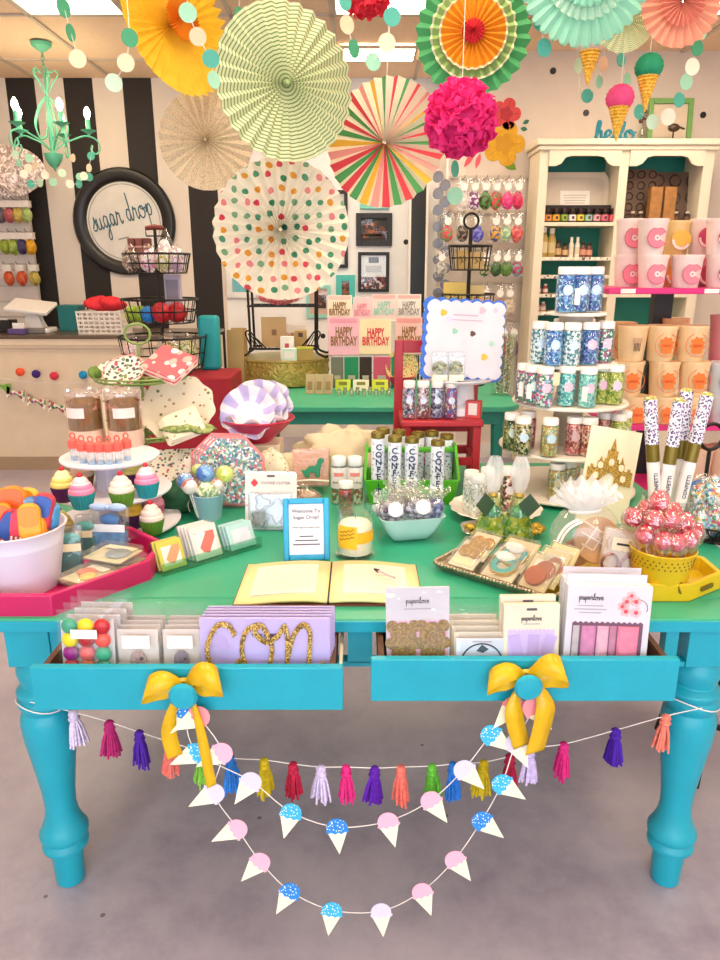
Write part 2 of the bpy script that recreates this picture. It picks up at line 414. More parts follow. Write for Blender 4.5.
part(tb, 'tabletop_lip', MB().box(tl(0, TY0-.003, TZ-.015), (2*TX, .006, .024)), paint)
LX = .735; legy = 1.472; legb = TY1-.1
legp = [(.030, 0), (.034, .004), (.036, .05), (.037, .085), (.034, .098), (.046, .104), (.055, .112), (.055, .122), (.047, .13), (.046, .136), (.057, .145), (.058, .158), (.050, .172), (.040, .20), (.036, .23),
        (.038, .27), (.044, .32), (.052, .38), (.059, .43), (.062, .47), (.060, .49), (.052, .505), (.056, .512), (.061, .522), (.061, .533), (.055, .541), (.060, .548), (.061, .558), (.053, .567), (.046, .572), (.050, .585), (.055, .602), (.054, .616), (.046, .628), (.043, .634)]
lm = MB().lathe(legp, 28).box((0, 0, .685), (.098, .098, .10)).mesh('leg', paint)
LXR = .775
for x in (-LX, LXR):
    for y in (legy, legb): obj('leg', lm, tb, tl(x, y, 0), bev=.002)
ap = MB()
zc, zh = .69, .09
part(tb, 'side_apron', MB().box(tl(-LX, (legy+legb)/2, zc), (.025, legb-legy-.1, zh)), paint)
part(tb, 'side_apron', MB().box(tl(LXR, (legy+legb)/2, zc), (.025, legb-legy-.1, zh)), paint)
part(tb, 'back_apron', MB().box(tl(.02, legb, zc), (LX+LXR-.1, .025, zh)), paint)
part(tb, 'front_stile', MB().box(tl(0, legy-.03, zc), (.055, .03, zh)), paint)
part(tb, 'front_rail', MB().box(tl(.02, legy-.03, .641), (LX+LXR-.1, .03, .012)), paint)
for x in (-.671, .69): part(tb, 'front_stile', MB().box(tl(x, legy-.03, zc), (.028, .03, zh)), paint)
# drawers pulled out
knob_m = paint
def drawer(x0, x1, yf):
    d = part(tb, 'drawer', MB().box(tl((x0+x1)/2, yf+.009, .6825), (x1-x0, .018, .096)), paint, bev=.002)
    xm = (x0+x1)/2; L = .42
    part(d, 'drawer_side', MB().box(tl(x0+.022, yf+.018+L/2, .69), (.012, L, .07)), darkw)
    part(d, 'drawer_side', MB().box(tl(x1-.022, yf+.018+L/2, .69), (.012, L, .07)), darkw)
    part(d, 'drawer_bottom', MB().box(tl(xm, yf+.018+L/2, .652), (x1-x0-.04, L, .008)), darkw)
    part(d, 'drawer_back', MB().box(tl(xm, yf+.024+L, .69), (x1-x0-.04, .012, .07)), darkw)
    part(d, 'drawer_runner', MB().box(tl(x1-.006, yf+.13, .69), (.006, .2, .03)), mat('pale_runner_wood', '#e6dcc0', .5))
    kn = MB().lathe([(0, 0), (.01, 0), (.009, .02), (.012, .026), (.026, .031), (.0285, .037), (.023, .043), (0, .046)], 24, X=Matrix.Translation(tl(xm+KO, yf, .69)) @ UP)
    part(d, 'knob', kn, knob_m)
    return d
DL = (-.655, -.034, 1.262); DR = (.022, .648, 1.293)
KO = -.0
drawer(*DL); drawer(*DR)
KL = Vector(((DL[0]+DL[1])/2, DL[2], .69)); KR = Vector(((DR[0]+DR[1])/2, DR[2], .69))
# ---------------------------------------------------------------- yellow satin bows on the knobs
satin = mat('yellow_satin_ribbon', '#e9bd18', .32, var=.12, scale=25, trans=.15)
def ribbon(path, wdir, w, twist=0):
    m = MB(); P = [Vector(p) for p in path]; W = Vector(wdir).normalized()
    n = len(P); ws = w if isinstance(w, (list, tuple)) else [w]*n
    vs = []; fs = []
    for i, (p, q) in enumerate(zip(P, ws)):
        Wi = Matrix.Rotation(twist*i/n, 3, 'Z') @ W
        vs += [p-Wi*q/2, p+Wi*q/2]
    for i in range(n-1): fs.append((2*i, 2*i+1, 2*i+3, 2*i+2))
    return m.add(vs, fs)
def bow(k, label, flip):
    o = thing('satin_bow', label, 'bow', k+Vector((0, -.002, 0)), 0, 'yellow ribbon bows')
    def rb(nm, pts, w, wd):
        P = spline(pts, 8); n = len(P)
        ws = [1.25*w*min(1, .22+1.6*min(i, n-1-i)/n*2) for i in range(n)] if nm == 'loop' else [1.2*w*(.3+.7*min(1, i/(n*.6))) for i in range(n)]
        ob = part(o, nm, ribbon(P, wd, ws, R(12) if nm == 'tail' else 0), satin)
        sd = ob.modifiers.new('solid', 'SOLIDIFY'); sd.thickness = .0012
    f = flip
    rb('loop', [(0, -.016, .012), (-.03, -.028, .03), (-.066, -.03, .022), (-.078, -.02, .0), (-.055, -.006, -.002), (-.02, -.01, .006), (0, -.016, .012)], .036, (.15, .6, .8))
    rb('loop', [(.002, -.016, .014), (.03, -.032, .046), (.064, -.034, .042), (.07, -.02, .02), (.045, -.006, .012), (.018, -.01, .012), (.002, -.016, .014)], .042, (-.25, .5, .85))
    if f:
        rb('tail', [(-.004, -.02, .01), (-.020, -.026, -.02), (-.034, -.022, -.06), (-.038, -.02, -.10), (-.03, -.018, -.150)], .026, (1, .1, .25))
        rb('tail', [(.006, -.02, .01), (.020, -.03, -.03), (.028, -.03, -.08), (.034, -.028, -.14), (.042, -.026, -.215)], .017, (1, .1, .3))
    else:
        rb('tail', [(-.004, -.02, .01), (-.026, -.03, -.03), (-.024, -.034, -.07), (-.004, -.03, -.14)], .032, (1, .1, .2))
        rb('tail', [(.006, -.02, .01), (.030, -.03, -.02), (.036, -.036, -.06), (.022, -.036, -.15)], .036, (1, .1, .1))
    part(o, 'knot', MB().tube([(.026*cos(a), -.012, .026*sin(a)*.8+.002) for a in [R(q) for q in range(20, 165, 12)]], .005, 8), satin)
bow(KL, 'yellow satin bow tied on the drawer knob nearer the lolly bucket', True)
bow(KR, 'yellow satin bow tied on the drawer knob nearer the boxed rolls', False)
# ---------------------------------------------------------------- tassel garland between the legs
twine = mat('white_twine', '#efeae6', .8)
def garland_pt(u, v, y): return at(u, v, y)
gt = thing('tassel_garland', 'white string of coloured yarn tassels tied between the table legs', 'garland', (0, 1.36, 0))
def loc_(p): return Vector(p)-Vector((0, 1.36, 0))
TAS = [(73, 712, '#d9cdf0'), (109, 722, '#b01f6c'), (139, 732, '#4a1a9c'), (170, 742, '#f07a70'), (203, 752, '#7fc343'), (230, 758, '#2a7fd8'), (264, 760, '#c9b414'), (293, 764, '#b8163f'), (321, 767, '#d6c8ec'), (346, 767, '#d8227c'), (375, 768, '#5a12a8'), (401, 767, '#f5786a'), (432, 766, '#62bb3a'),
       (453, 764, '#2377d4'), (484, 762, '#c6b00e'), (510, 756, '#a8123e'), (530, 748, '#cfc0ee'), (564, 744, '#d0207a'), (616, 730, '#4410a0'), (666, 716, '#f4806e')]
def cat_y(u): return 1.405-.075*sin(pi*max(0, min(1, (u-70)/610)))
pts = [at(30, 702, 1.41)]+[at(u, v, cat_y(u)) for u, v, c in TAS]+[at(702, 708, 1.41)]
part(gt, 'string', MB().tube([loc_(p) for p in spline(pts, 4)], .0012, 5), twine)
part(gt, 'string_loop', MB().tube([(LXR+.064*cos(a), legy-1.36+.064*sin(a), .535+.01*sin(a*2)) for a in [2*pi*i/24 for i in range(24)]], .0016, 5, closed=True), twine)
part(gt, 'string_loop', MB().tube([(-LX+.064*cos(a), legy-1.36+.064*sin(a), .53+.01*sin(a*2)) for a in [2*pi*i/24 for i in range(24)]], .0016, 5, closed=True), twine)
def tassel_mesh(seed):
    rr = random.Random(seed); m = MB()
    m.ball((0, 0, -.004), .0075, 10, 6); m.lathe([(.006, -.016), (.0085, -.012), (.006, -.008)], 10)
    for i in range(46):
        a = rr.uniform(0, 2*pi); q = rr.uniform(.2, 1); b = rr.uniform(-.3, .3)
        L = .058+rr.uniform(-.006, .004)
        m.tube([(.004*q*cos(a), .004*q*sin(a), -.01), (.010*q*cos(a+b), .010*q*sin(a+b), -.028), (.0155*q*cos(a+b), .0135*q*sin(a+b), -L)], .0017, 4)
    return m
tms = [tassel_mesh(i) for i in range(3)]
for i, (u, v, c) in enumerate(TAS):
    obj('tassel', tms[i % 3].mesh('tassel', mat('yarn_'+c[1:], c, .85, var=.25, scale=200)), gt, loc_(at(u, v, cat_y(u))), (0, R(random.uniform(-4, 4)), random.uniform(0, 6))).scale = (1.6, 1.5, 1.42)
# ---------------------------------------------------------------- paper ice cream garlands on the knobs
SC = {'b': ('#1f86e0', 1), 'c': ('#35b4ea', 1), 'p': ('#f7b4cc', 0), 'v': ('#d9d2f2', 0), 'k': ('#f5949c', 0)}
cone_m = mat('cream_card_cone', '#f3f0d2', .7)
def scoop_poly(r):
    P = []
    for i in range(25):
        a = R(-12+204*i/24); P.append((r*cos(a), r*sin(a)))
    P += [(-r*1.12, -.25*r), (-r*.9, -.5*r), (-r*.55, -.42*r), (-r*.25, -.62*r), (r*.1, -.45*r), (r*.4, -.62*r), (r*.72, -.42*r), (r*1.0, -.5*r), (r*1.13, -.25*r)]
    return P
def ice_garland(label, items, ends, y):
    g = thing('ice_cream_garland', label, 'garland', (0, y, 0), 0, 'paper ice cream garlands')
    def iy(u): return y+(DR[2]-DL[2])*max(0, min(1, (u-185)/340))
    pts = [at(u, v, iy(u)) for u, v, a, c in items]
    P = [Vector(ends[0])]+pts+[Vector(ends[1])]
    part(g, 'string', MB().tube([q-Vector((0, y, 0)) for q in spline(P, 5)], .0011, 5), twine)
    r = .0225
    for i, (u, v, ang, c) in enumerate(items):
        h, dots = SC[c]; p = at(u, v, iy(u))-Vector((0, y, 0))
        X = UP @ Matrix.Rotation(R(ang), 4, 'Z')
        cm = MB().prism([(-r*.98, -.3*r), (r*.98, -.3*r), (0, -2.75*r)], -.0012, 0, X=X)
        ice = part(g, 'ice_cream', cm, cone_m, loc=p+Vector((0, -.003, 0)), rot=(R(-8), 0, 0))
        m = speck('scoop_dots_'+h[1:], ['#ffffff', '#dff2ff'], 170, base=h, size=.26, rough=.7) if dots else speck('scoop_'+h[1:], ['#e88ab4', '#b9a8e0'], 160, base=h, size=.13, rough=.7)
        part(ice, 'scoop', MB().prism(scoop_poly(r), 0.0002, .0016, X=X), m)
yk = 1.262
items1 = [(185, 713, -40, 'b'), (197, 752, -65, 'c'), (251, 781, -35, 'v'), (291, 812, -15, 'c'), (337, 827, 5, 'b'), (388, 821, 15, 'p'), (431, 800, 35, 'p'), (464, 769, 45, 'v'), (491, 734, 52, 'c'), (513, 706, -40, 'k')]
items2 = [(199, 716, -62, 'k'), (222, 752, -60, 'p'), (214, 792, -60, 'v'), (237, 828, -62, 'p'), (260, 861, -42, 'p'), (290, 891, -30, 'b'), (332, 910, -8, 'c'), (381, 911, 5, 'v'), (422, 891, 20, 'p'), (455, 859, 35, 'p'), (482, 820, 50, 'b'), (502, 783, 55, 'c'), (516, 742, 25, 'v'), (533, 707, 40, 'k')]
ice_garland('shorter garland of paper ice cream cones hanging between the two bows', items1, (KL+Vector((0, -.01, .0)), KR+Vector((0, -.01, 0))), yk-.014)
ice_garland('longer garland of paper ice cream cones hanging nearest the floor', items2, (KL+Vector((.01, -.02, 0)), KR+Vector((.01, -.02, 0))), yk-.022)
# ================================================================ hanging paper decorations
thread = mat('fine_thread', '#e9e2d6', .8)
def hang_string(o, p, top):
    part(o, 'string', MB().tube([(0, 0, top), (0, 0, CEIL-p[2])], .0011, 5), thread)
def pleat(Rad, N, amp, radii, mi=0, scallop=0, per=None, r0=.004, cone=0):
    m = MB(); k = 4 if scallop else 2; n = k*N
    rs = [r0]+[Rad*q for q in radii]
    vs = []
    for j, r in enumerate(rs):
        for i in range(n):
            a = 2*pi*i/n; ph = (i % k)/k
            tri = 1-abs(2*ph-1)*2          # -1 valley .. 1 ridge
            q = r
            if scallop and j >= len(rs)-2: q = r*(1-scallop*(.5-.5*tri)*(1 if j == len(rs)-1 else .45))
            vs.append((q*cos(a), q*sin(a), amp*tri*(.45+.55*r/Rad)+cone*(1-r/Rad)))
    fs = []; mis = []
    for j in range(len(rs)-1):
        for i in range(n):
            l = (i+1) % n
            fs.append((j*n+i, (j+1)*n+i, (j+1)*n+l, j*n+l)); mis.append(per[(i//(k//2)) % len(per)] if per else mi)
    K = len(m.v); m.v += vs; m.f += fs; m.m += mis
    return m
def fan_thing(label, u, v, y, yaw, tilt=0, group='hanging paper fans'):
    p = at(u, v, y)
    return thing('paper_fan', label, 'paper fan', p, 0, group, rot=(R(tilt), 0, R(yaw))), p
def fpart(o, name, mb, mats, dy=0):
    m2 = MB(); m2.add(mb.v, mb.f, 0, UP); m2.m = mb.m
    ob = part(o, name, m2, mats, loc=(0, dy, 0)); return ob
def hubs(o, r, m, dy):
    part(o, 'hub', MB().lathe([(0, 0), (r, 0), (r*.9, .003), (0, .004)], 18, X=UP), m, loc=(0, dy, 0))
RAD = [.1, .25, .45, .65, .85, 1]
def ring_mat(name, ca, cb, freq, tr=.3):
    m = bpy.data.materials.new(name); m.use_nodes = True; t = NT(m)
    ln = t.new('ShaderNodeVectorMath', operation='LENGTH'); t.link(t.coord(), ln.inputs[0])
    s = t.math('SINE', t.math('MULTIPLY', ln.outputs['Value'], freq))
    c = t.ramp(s, [(.0, lin(ca)), (.5, lin(cb))], True)
    t.link(c, t.b.inputs['Base Color']); t.b.inputs['Roughness'].default_value = .7
    tl_ = t.new('ShaderNodeBsdfTranslucent'); t.link(c, tl_.inputs[0]); mx = t.new('ShaderNodeMixShader'); mx.inputs[0].default_value = tr
    t.link(t.b.outputs[0], mx.inputs[1]); t.link(tl_.outputs[0], mx.inputs[2]); t.link(mx.outputs[0], t.n['Material Output'].inputs[0])
    return m
# green striped fan
o, p = fan_thing('large green and cream striped paper fan hanging in the middle of the group', 286, 83, 2.25, 28)
r = 73*mpp(p); fpart(o, 'pleated_disc', pleat(r, 30, r*.055, RAD), ring_mat('green_ring_paper', '#e3e8c4', '#7f9f58', 620))
hubs(o, r*.035, mat('green_hub', '#8aa868', .7), -.012); hang_string(o, p, r)
# polka dot fan
o, p = fan_thing('cream paper fan with multicoloured polka dots above the gold cake stand', 281, 230, 2.45, 0, -3)
r = 68*mpp(p); fpart(o, 'pleated_disc', pleat(r, 30, r*.075, RAD), speck('polka_paper', ['#d8485a', '#4f9a78', '#e2a238', '#7fae8a', '#e88f94', '#3f8f6c'], 26, base='#f3ecdc', size=.25, rough=.75, rnd=.35, trans=.25, flat=True))
hubs(o, r*.03, mat('cream_hub', '#c9bd96', .7), -.014); hang_string(o, p, r)
# fine patterned cream fan
o, p = fan_thing('tan paper fan with tiny print hanging between the yellow and green fans', 206, 140, 2.8, 0, 2)
r = 47*mpp(p); fpart(o, 'pleated_disc', pleat(r, 26, r*.06, RAD), speck('tan_print_paper', ['#b09a78', '#c9a58f'], 210, base='#ddcfb4', size=.36, rough=.75, trans=.2))
hubs(o, r*.03, mat('tan_hub', '#bda780', .7), -.014); hang_string(o, p, r)
# red, green, yellow and cream striped fan
o, p = fan_thing('cream paper fan with red, green, yellow and pink radial stripes', 385, 143, 2.5, -20, -4)
r = 61*mpp(p); cs = ['#f1e6cc', '#d8434f', '#4f9a58', '#e5b33c', '#e79b94']
fpart(o, 'pleated_disc', pleat(r, 30, r*.055, RAD, per=[0, 1, 0, 2, 0, 3, 0, 4, 0, 1, 0, 2]), [mat('stripe_paper_'+c[1:], c, .7, trans=.25) for c in cs])
hubs(o, r*.025, mat('cream_hub', '#c9bd96', .7), -.012); hang_string(o, p, r)
# layered green and orange fan
o, p = fan_thing('layered green and orange paper fan with a red centre', 473, 34, 2.35, -6)
r = 58*mpp(p)
cream_e = mat('cream_edge_paper', '#eee4bd', .7, trans=.2)
fpart(o, 'outer_pleats', pleat(r, 26, r*.05, RAD, scallop=.06), mat('leaf_green_paper', '#4fa468', .7, trans=.25))
fpart(o, 'middle_pleats', pleat(r*.73, 26, r*.045, RAD[:-1]+[.93, 1], scallop=.03), mat('light_green_paper', '#9fbf72', .7, trans=.2), -.010)
fpart(o, 'middle_trim', pleat(r*.745, 26, r*.045, [.95, 1], scallop=.03, r0=r*.70), cream_e, -.012)
fpart(o, 'inner_pleats', pleat(r*.57, 26, r*.04, RAD), mat('orange_paper', '#f09a1e', .7, trans=.25), -.022)
fpart(o, 'inner_trim', pleat(r*.585, 26, r*.04, [.96, 1], r0=r*.55), cream_e, -.0235)
fpart(o, 'centre_pleats', pleat(r*.19, 20, r*.03, RAD, cone=.012), mat('red_paper', '#d3303c', .7), -.032)
hang_string(o, p, r)
# yellow tissue fan
o, p = fan_thing('yellow tissue fan turned sideways beside the ceiling light', 177, 22, 2.6, 55, -8)
r = 70*mpp(p)
ym = mat('yellow_tissue', '#ffd23c', .7, var=.12, scale=30, trans=.4)
fpart(o, 'pleated_disc', pleat(r, 40, r*.045, RAD, scallop=.07, cone=-.03), ym)
fpart(o, 'centre_pleats', pleat(r*.28, 40, r*.04, RAD, cone=.01), mat('amber_tissue', '#f29a1c', .7, trans=.3), -.03)
hang_string(o, p, r)
# mint petal fan, only the lower half in the frame
o, p = fan_thing('mint paper fan with petal cut edge at the top of the picture', 588, -30, 1.95, 0, 6)
r = 68*mpp(p)
mint = mat('mint_paper', '#a6e6cb', .7, trans=.35)
def petals(Rad, N, w, r0, amp):
    m = MB()
    for i in range(N):
        a = 2*pi*i/N; X = Matrix.Rotation(a, 4, 'Z')
        L = [(r0, -w*.25, 0), (r0, 0, amp*.5), (r0, w*.25, 0)]
        rows = [(r0, .3), (Rad*.55, .75), (Rad*.8, 1), (Rad*.93, .85), (Rad*.985, .5), (Rad, .12)]
        vs = []; fs = []
        for q, s in rows: vs += [(q, -w*s/2, -amp*.3), (q, 0, amp*.7), (q, w*s/2, -amp*.3)]
        for j in range(len(rows)-1): fs += [(3*j, 3*j+3, 3*j+4, 3*j+1), (3*j+1, 3*j+4, 3*j+5, 3*j+2)]
        m.add(vs, fs, 0, X)
    return m
fpart(o, 'outer_petals', petals(r, 34, r*.20, r*.1, .012), mint)
fpart(o, 'middle_pleats', pleat(r*.66, 34, r*.04, RAD, scallop=.06), mat('pale_mint_paper', '#d5f2dc', .7, trans=.3), -.012)
fpart(o, 'inner_petals', petals(r*.5, 26, r*.12, r*.06, .008), mint, -.024)
hang_string(o, p, r)
# peach fan
o, p = fan_thing('peach paper fan at the top corner above the hutch', 682, 2, 2.3, 0, 4)
r = 41*mpp(p); pm = mat('peach_paper', '#eea58c', .7, trans=.3)
fpart(o, 'pleated_disc', pleat(r, 24, r*.06, RAD, scallop=.05), pm)
fpart(o, 'inner_pleats', pleat(r*.55, 24, r*.05, RAD, scallop=.05), mat('dark_peach_paper', '#df8a76', .7, trans=.2), -.012)
hang_string(o, p, r)
# small green leaf patterned fan behind the mint one
o, p = fan_thing('small green and cream zigzag fan peeking out below the mint fan', 626, 20, 2.4, -15)
r = 30*mpp(p); fpart(o, 'pleated_disc', pleat(r, 20, r*.08, RAD, scallop=.05), ring_mat('green_zigzag_paper', '#dfe3c3', '#9bb573', 1200))
hang_string(o, p, r)
# tissue pom-poms
def pom(name, label, u, v, y, rp, col, n, cat='pom-pom'):
    p = at(u, v, y); r = rp*mpp(p); rr = random.Random(u)
    o = thing(name, label, cat, p)
    m = MB().ball((0, 0, 0), r*.72, 16, 10)
    for i in range(n):
        z = 1-2*(i+.5)/n; a = i*2.39996; q = math.sqrt(1-z*z); d = Vector((q*cos(a), q*sin(a), z))
        T = d.to_track_quat('Z', 'Y').to_matrix().to_4x4() @ Matrix.Rotation(rr.uniform(0, 6.3), 4, 'Z')
        w = r*rr.uniform(.24, .34); ln = r*rr.uniform(.30, .42); ph = rr.uniform(0, 6)
        def fn(s, t):
            x = (s-.5)*2*w*(.35+.65*sin(pi*min(1, t*.8+.12))); bend = w*.55*sin(t*2.6)*(1 if i % 2 else -1)
            return (x, bend+.22*w*sin(s*9+ph)*t+.25*w*(s-.5)**2*4*t, r*.66+ln*t-.35*ln*t*t*abs(2*s-1)**2)
        m.grid(fn, 5, 4, 0, Matrix.Translation((0, 0, 0)) @ T)
    part(o, 'tissue_petals', m, mat('tissue_'+col[1:], col, .75, var=.15, scale=60, trans=.4))
    hang_string(o, p, r*.7)
pom('tissue_pompom', 'magenta tissue pom-pom hanging in front of the wall flowers', 461, 119, 2.14, 37, '#f0328c', 190)
pom('tissue_pompom', 'red tissue pom-pom cut off by the top of the picture', 366, -12, 2.2, 28, '#ee3a50', 130)
# honeycomb ice creams
honey = {}
def honeycomb(label, u, vb, vt, y, col):
    p = at(u, vb, y); k = mpp(p); r = 13.5*k; L = (vt-vb)*k
    o = thing('honeycomb_ice_cream', label, 'decoration', p, 0, 'honeycomb ice cream decorations')
    def wob(a, th): return 1+.05*sin(18*a)*sin(9*th)
    part(o, 'scoop', MB().ball((0, 0, 0), r, 72, 18, sc_=(1, 1, .92), wob=wob), mat('honeycomb_'+col[1:], col, .7, trans=.2))
    cm = MB(); nn = 12
    for j in range(nn):
        z0 = -r*.35-(L-r*.35)*j/nn; z1 = -r*.35-(L-r*.35)*(j+1)/nn
        r0 = r*.82*(1-j/nn)+.002; r1 = r*.82*(1-(j+1)/nn)+.002
        cm.lathe([(r0*.9, z0), ((r0+r1)/2*1.03, (z0+z1)/2), (r1*.9, z1)], 20, cap=(j in (0, nn-1)))
    part(o, 'cone', cm, speck('honeycomb_cone', ['#e8b53a', '#d79f2a', '#eec257'], 160, rough=.7))
    hang_string(o, p, r*.9)
honeycomb('pink honeycomb ice cream hanging in front of the teal hello lettering', 620, 98, 138, 2.7, '#ee4f8e')
honeycomb('green honeycomb ice cream hanging before the green picture frame', 649, 67, 108, 2.7, '#1f9c72')
honeycomb('white honeycomb ice cream hanging below the mint fan', 591, 42, 82, 2.8, '#eed9cc')
# dot garlands
DC = {'t': '#59b7a4', 'm': '#a8dcc0', 'c': '#f3e3c4', 'p': '#f3cfae', 'g': '#4aa67c', 'w': '#f6efdf', 'd': '#cfe8d2'}
def dots(label, y, L, extra=None, top=True):
    P = [at(u, v, y) for u, v, *_ in L]; b = P[-1]
    o = thing('dot_garland', label, 'garland', b, 0, 'paper dot garlands')
    path = [q-b for q in P]
    if top: path = [Vector((path[0].x, 0, CEIL-b.z))]+path
    if extra: path = path+[Vector((path[-1].x+extra, 0, CEIL-b.z))]
    part(o, 'string', MB().tube(path, .0009, 4), thread)
    for (u, v, c, rp, yaw), q in zip(L, P):
        r = rp*mpp(q)
        m = MB().lathe([(0, -.0006), (r, -.0006), (r, .0006), (0, .0006)], 22, X=UP)
        part(o, 'paper_dot', m, mat('dot_'+c, DC[c], .7, trans=.25), loc=q-b+Vector((0, -.002, 0)), rot=(0, 0, R(yaw)))
dots('dot garland hanging beside the chandelier canopy', 1.9, [(64, 8, 'g', 9, 62), (71, 33, 'g', 8, 78), (78, 59, 'c', 8.5, 10)])
dots('dot garland hanging left of the yellow fan, mint dot lowest', 1.85, [(130, 38, 'g', 8.5, 30), (126, 63, 'c', 8.5, 10), (114, 83, 'd', 8.5, 25)])
dots('dot garland hanging in front of the yellow fan', 1.75, [(188, 13, 'm', 9, 20), (198, 37, 'p', 8.5, 15), (211, 59, 't', 8.5, 8), (214, 80, 'm', 8, 50)])
dots('dot garland with teal dot between the yellow and green fans', 2.5, [(238, -12, 'c', 7, 20), (240, 15, 'g', 7, 50)])
dots('dot garland with a cream and a green dot beside the green fan', 1.9, [(345, 2, 't', 8, 40), (347, 25, 'p', 8.5, 35), (354, 49, 'g', 8.5, 50)])
dots('dot garland with a mint dot lowest, above the striped fan', 1.9, [(393, -8, 'm', 8, 10), (392, 17, 't', 8.8, 10), (387, 43, 'c', 8.8, 10), (373, 62, 'm', 8.3, 25)])
dots('dot garland hanging beside the layered green and orange fan', 2.0, [(541, 22, 't', 8.5, 10), (544, 48, 't', 8.5, 20)])
dots('looped dot garland around the white honeycomb ice cream', 2.9, [(576, 40, 't', 7, 20), (578, 66, 'd', 7, 40), (579, 85, 'w', 7, 75), (587, 96, 't', 6.5, 10), (599, 82, 'm', 6, 40), (603, 64, 'p', 7, 30)], extra=.02)
dots('long looped dot garland sweeping past the green picture frame', 2.85, [(607, 40, 'c', 6, 40), (621, 60, 't', 6.5, 30), (627, 80, 'm', 6.5, 35), (639, 112, 't', 7, 25), (652, 122, 'd', 7, 15), (668, 117, 'w', 8, 10), (679, 100, 't', 7, 20), (686, 82, 'm', 7.5, 15), (692, 67, 'w', 8, 10), (697, 48, 'g', 7.5, 20), (702, 32, 'm', 7, 30)], extra=.01)
dots('dot garland hanging in front of the metal tin rack', 2.6, [(455, 150, 'm', 6, 40), (455, 169, 't', 8, 55), (455, 196, 'm', 8.3, 10)])
dots('dot garland hanging from the ceiling near the magenta pom-pom', 2.1, [(330, -14, 'c', 7, 20), (328, 8, 'c', 5, 60)]) if False else None
# ================================================================ chandelier
cy = 5.5
def cz(v): return at(50, v, cy).z
cx = at(41, 43, cy).x
ch = thing('chandelier', 'mint green five arm chandelier with candle bulbs over the counter', 'chandelier', (cx, cy, CEIL))
grn = mat('mint_metal', '#5fb996', .4, var=.1)
def zz(v): return cz(v)-CEIL
part(ch, 'canopy', MB().lathe([(0, 0), (.07, 0), (.065, -.02), (.03, -.045), (.012, -.055), (0, -.055)], 20), grn)
cl = MB(); z = -.05; i = 0
while z > zz(74):
    cl.tube([(.011*cos(a)*(i % 2), .011*cos(a)*(1-i % 2), z-.017+.017*sin(a)) for a in [2*pi*q/8 for q in range(8)]], .003, 4, closed=True); z -= .026; i += 1
part(ch, 'chain', cl, grn)
part(ch, 'column', MB().lathe([(.005, zz(73)), (.008, zz(90)), (.012, zz(110)), (.022, zz(122)), (.014, zz(130)), (.02, zz(140)), (.012, zz(150)), (.02, zz(153)), (.066, zz(154)), (.062, zz(156)), (.055, zz(160)), (.03, zz(166)), (.012, zz(168)), (0.002, zz(172))], 20), grn)
for k in range(5):
    a = R(72*k+20); c_, s_ = cos(a), sin(a)
    def ar(P): return [(q*c_, q*s_, z) for q, z in P]
    # crown scroll, cage rib, arm
    part(ch, 'crown_scroll', MB().tube(spline(ar([(.012, zz(92)), (.05, zz(82)), (.085, zz(74)), (.065, zz(70)), (.03, zz(73))]), 5), .005, 6), grn)
    part(ch, 'cage_rib', MB().tube(spline(ar([(.015, zz(97)), (.07, zz(108)), (.115, zz(125)), (.09, zz(138)), (.04, zz(137)), (.03, zz(130))]), 5), .005, 6), grn)
    arm = part(ch, 'arm', MB().tube(spline(ar([(.02, zz(150)), (.08, zz(143)), (.15, zz(138)), (.23, zz(134)), (.30, zz(138)), (.315, zz(147)), (.285, zz(152)), (.255, zz(148)), (.265, zz(143))]), 6), .006, 6), grn)
    part(arm, 'drip_cup', MB().lathe([(.006, -.03), (.01, -.012), (.03, 0), (.055, .012), (.05, .012), (.02, .006)], 16, c=(.25*c_, .25*s_, zz(130))), grn)
    part(arm, 'candle', MB().lathe([(.016, 0), (.016, .075), (.008, .079)], 12, c=(.25*c_, .25*s_, zz(129))), grn)
    part(arm, 'bulb', MB().lathe([(.008, 0), (.017, .014), (.023, .034), (.018, .056), (.006, .075), (0, .078)], 12, c=(.25*c_, .25*s_, zz(129)+.079)), mat('lit_bulb', '#fff2d6', .3, emit=((1, .80, .52), 90)))
# garland on the chandelier
o = thing('dot_garland', 'garland of pale dots draped below the chandelier arms', 'garland', (cx, cy, cz(185)), 0, 'paper dot garlands')
CD = [(15, 154, 'd'), (19, 163, 'm'), (24, 174, 'w'), (31, 184, 't'), (40, 183, 'd'), (45, 175, 'w'), (53, 182, 'm'), (62, 173, 'd'), (70, 184, 'w'), (79, 184, 't'), (84, 176, 'w'), (89, 168, 'c'), (91, 156, 't')]
CD2 = [(29, 158, 'm'), (35, 166, 'c'), (28, 168, 'w'), (73, 158, 'c'), (80, 177, 'm'), (89, 177, 't')]
b = Vector((cx, cy, cz(185)))
def cyy(u): return cy-.22
P = [at(u, v, cyy(u)) for u, v, c in CD]
part(o, 'string', MB().tube([q-b for q in [at(12, 146, cyy(0))]+P+[at(93, 146, cyy(0))]], .0015, 4), thread)
for u, v, c in CD+CD2:
    q = at(u, v, cyy(u)+(.1 if (u, v, c) in CD2 else 0)); r = 4*mpp(q)
    part(o, 'paper_dot', MB().lathe([(0, -.0008), (r, -.0008), (r, .0008), (0, .0008)], 14, X=UP), mat('dot_'+c, DC[c], .7, trans=.25), loc=q-b, rot=(0, 0, R(random.uniform(-40, 40))))
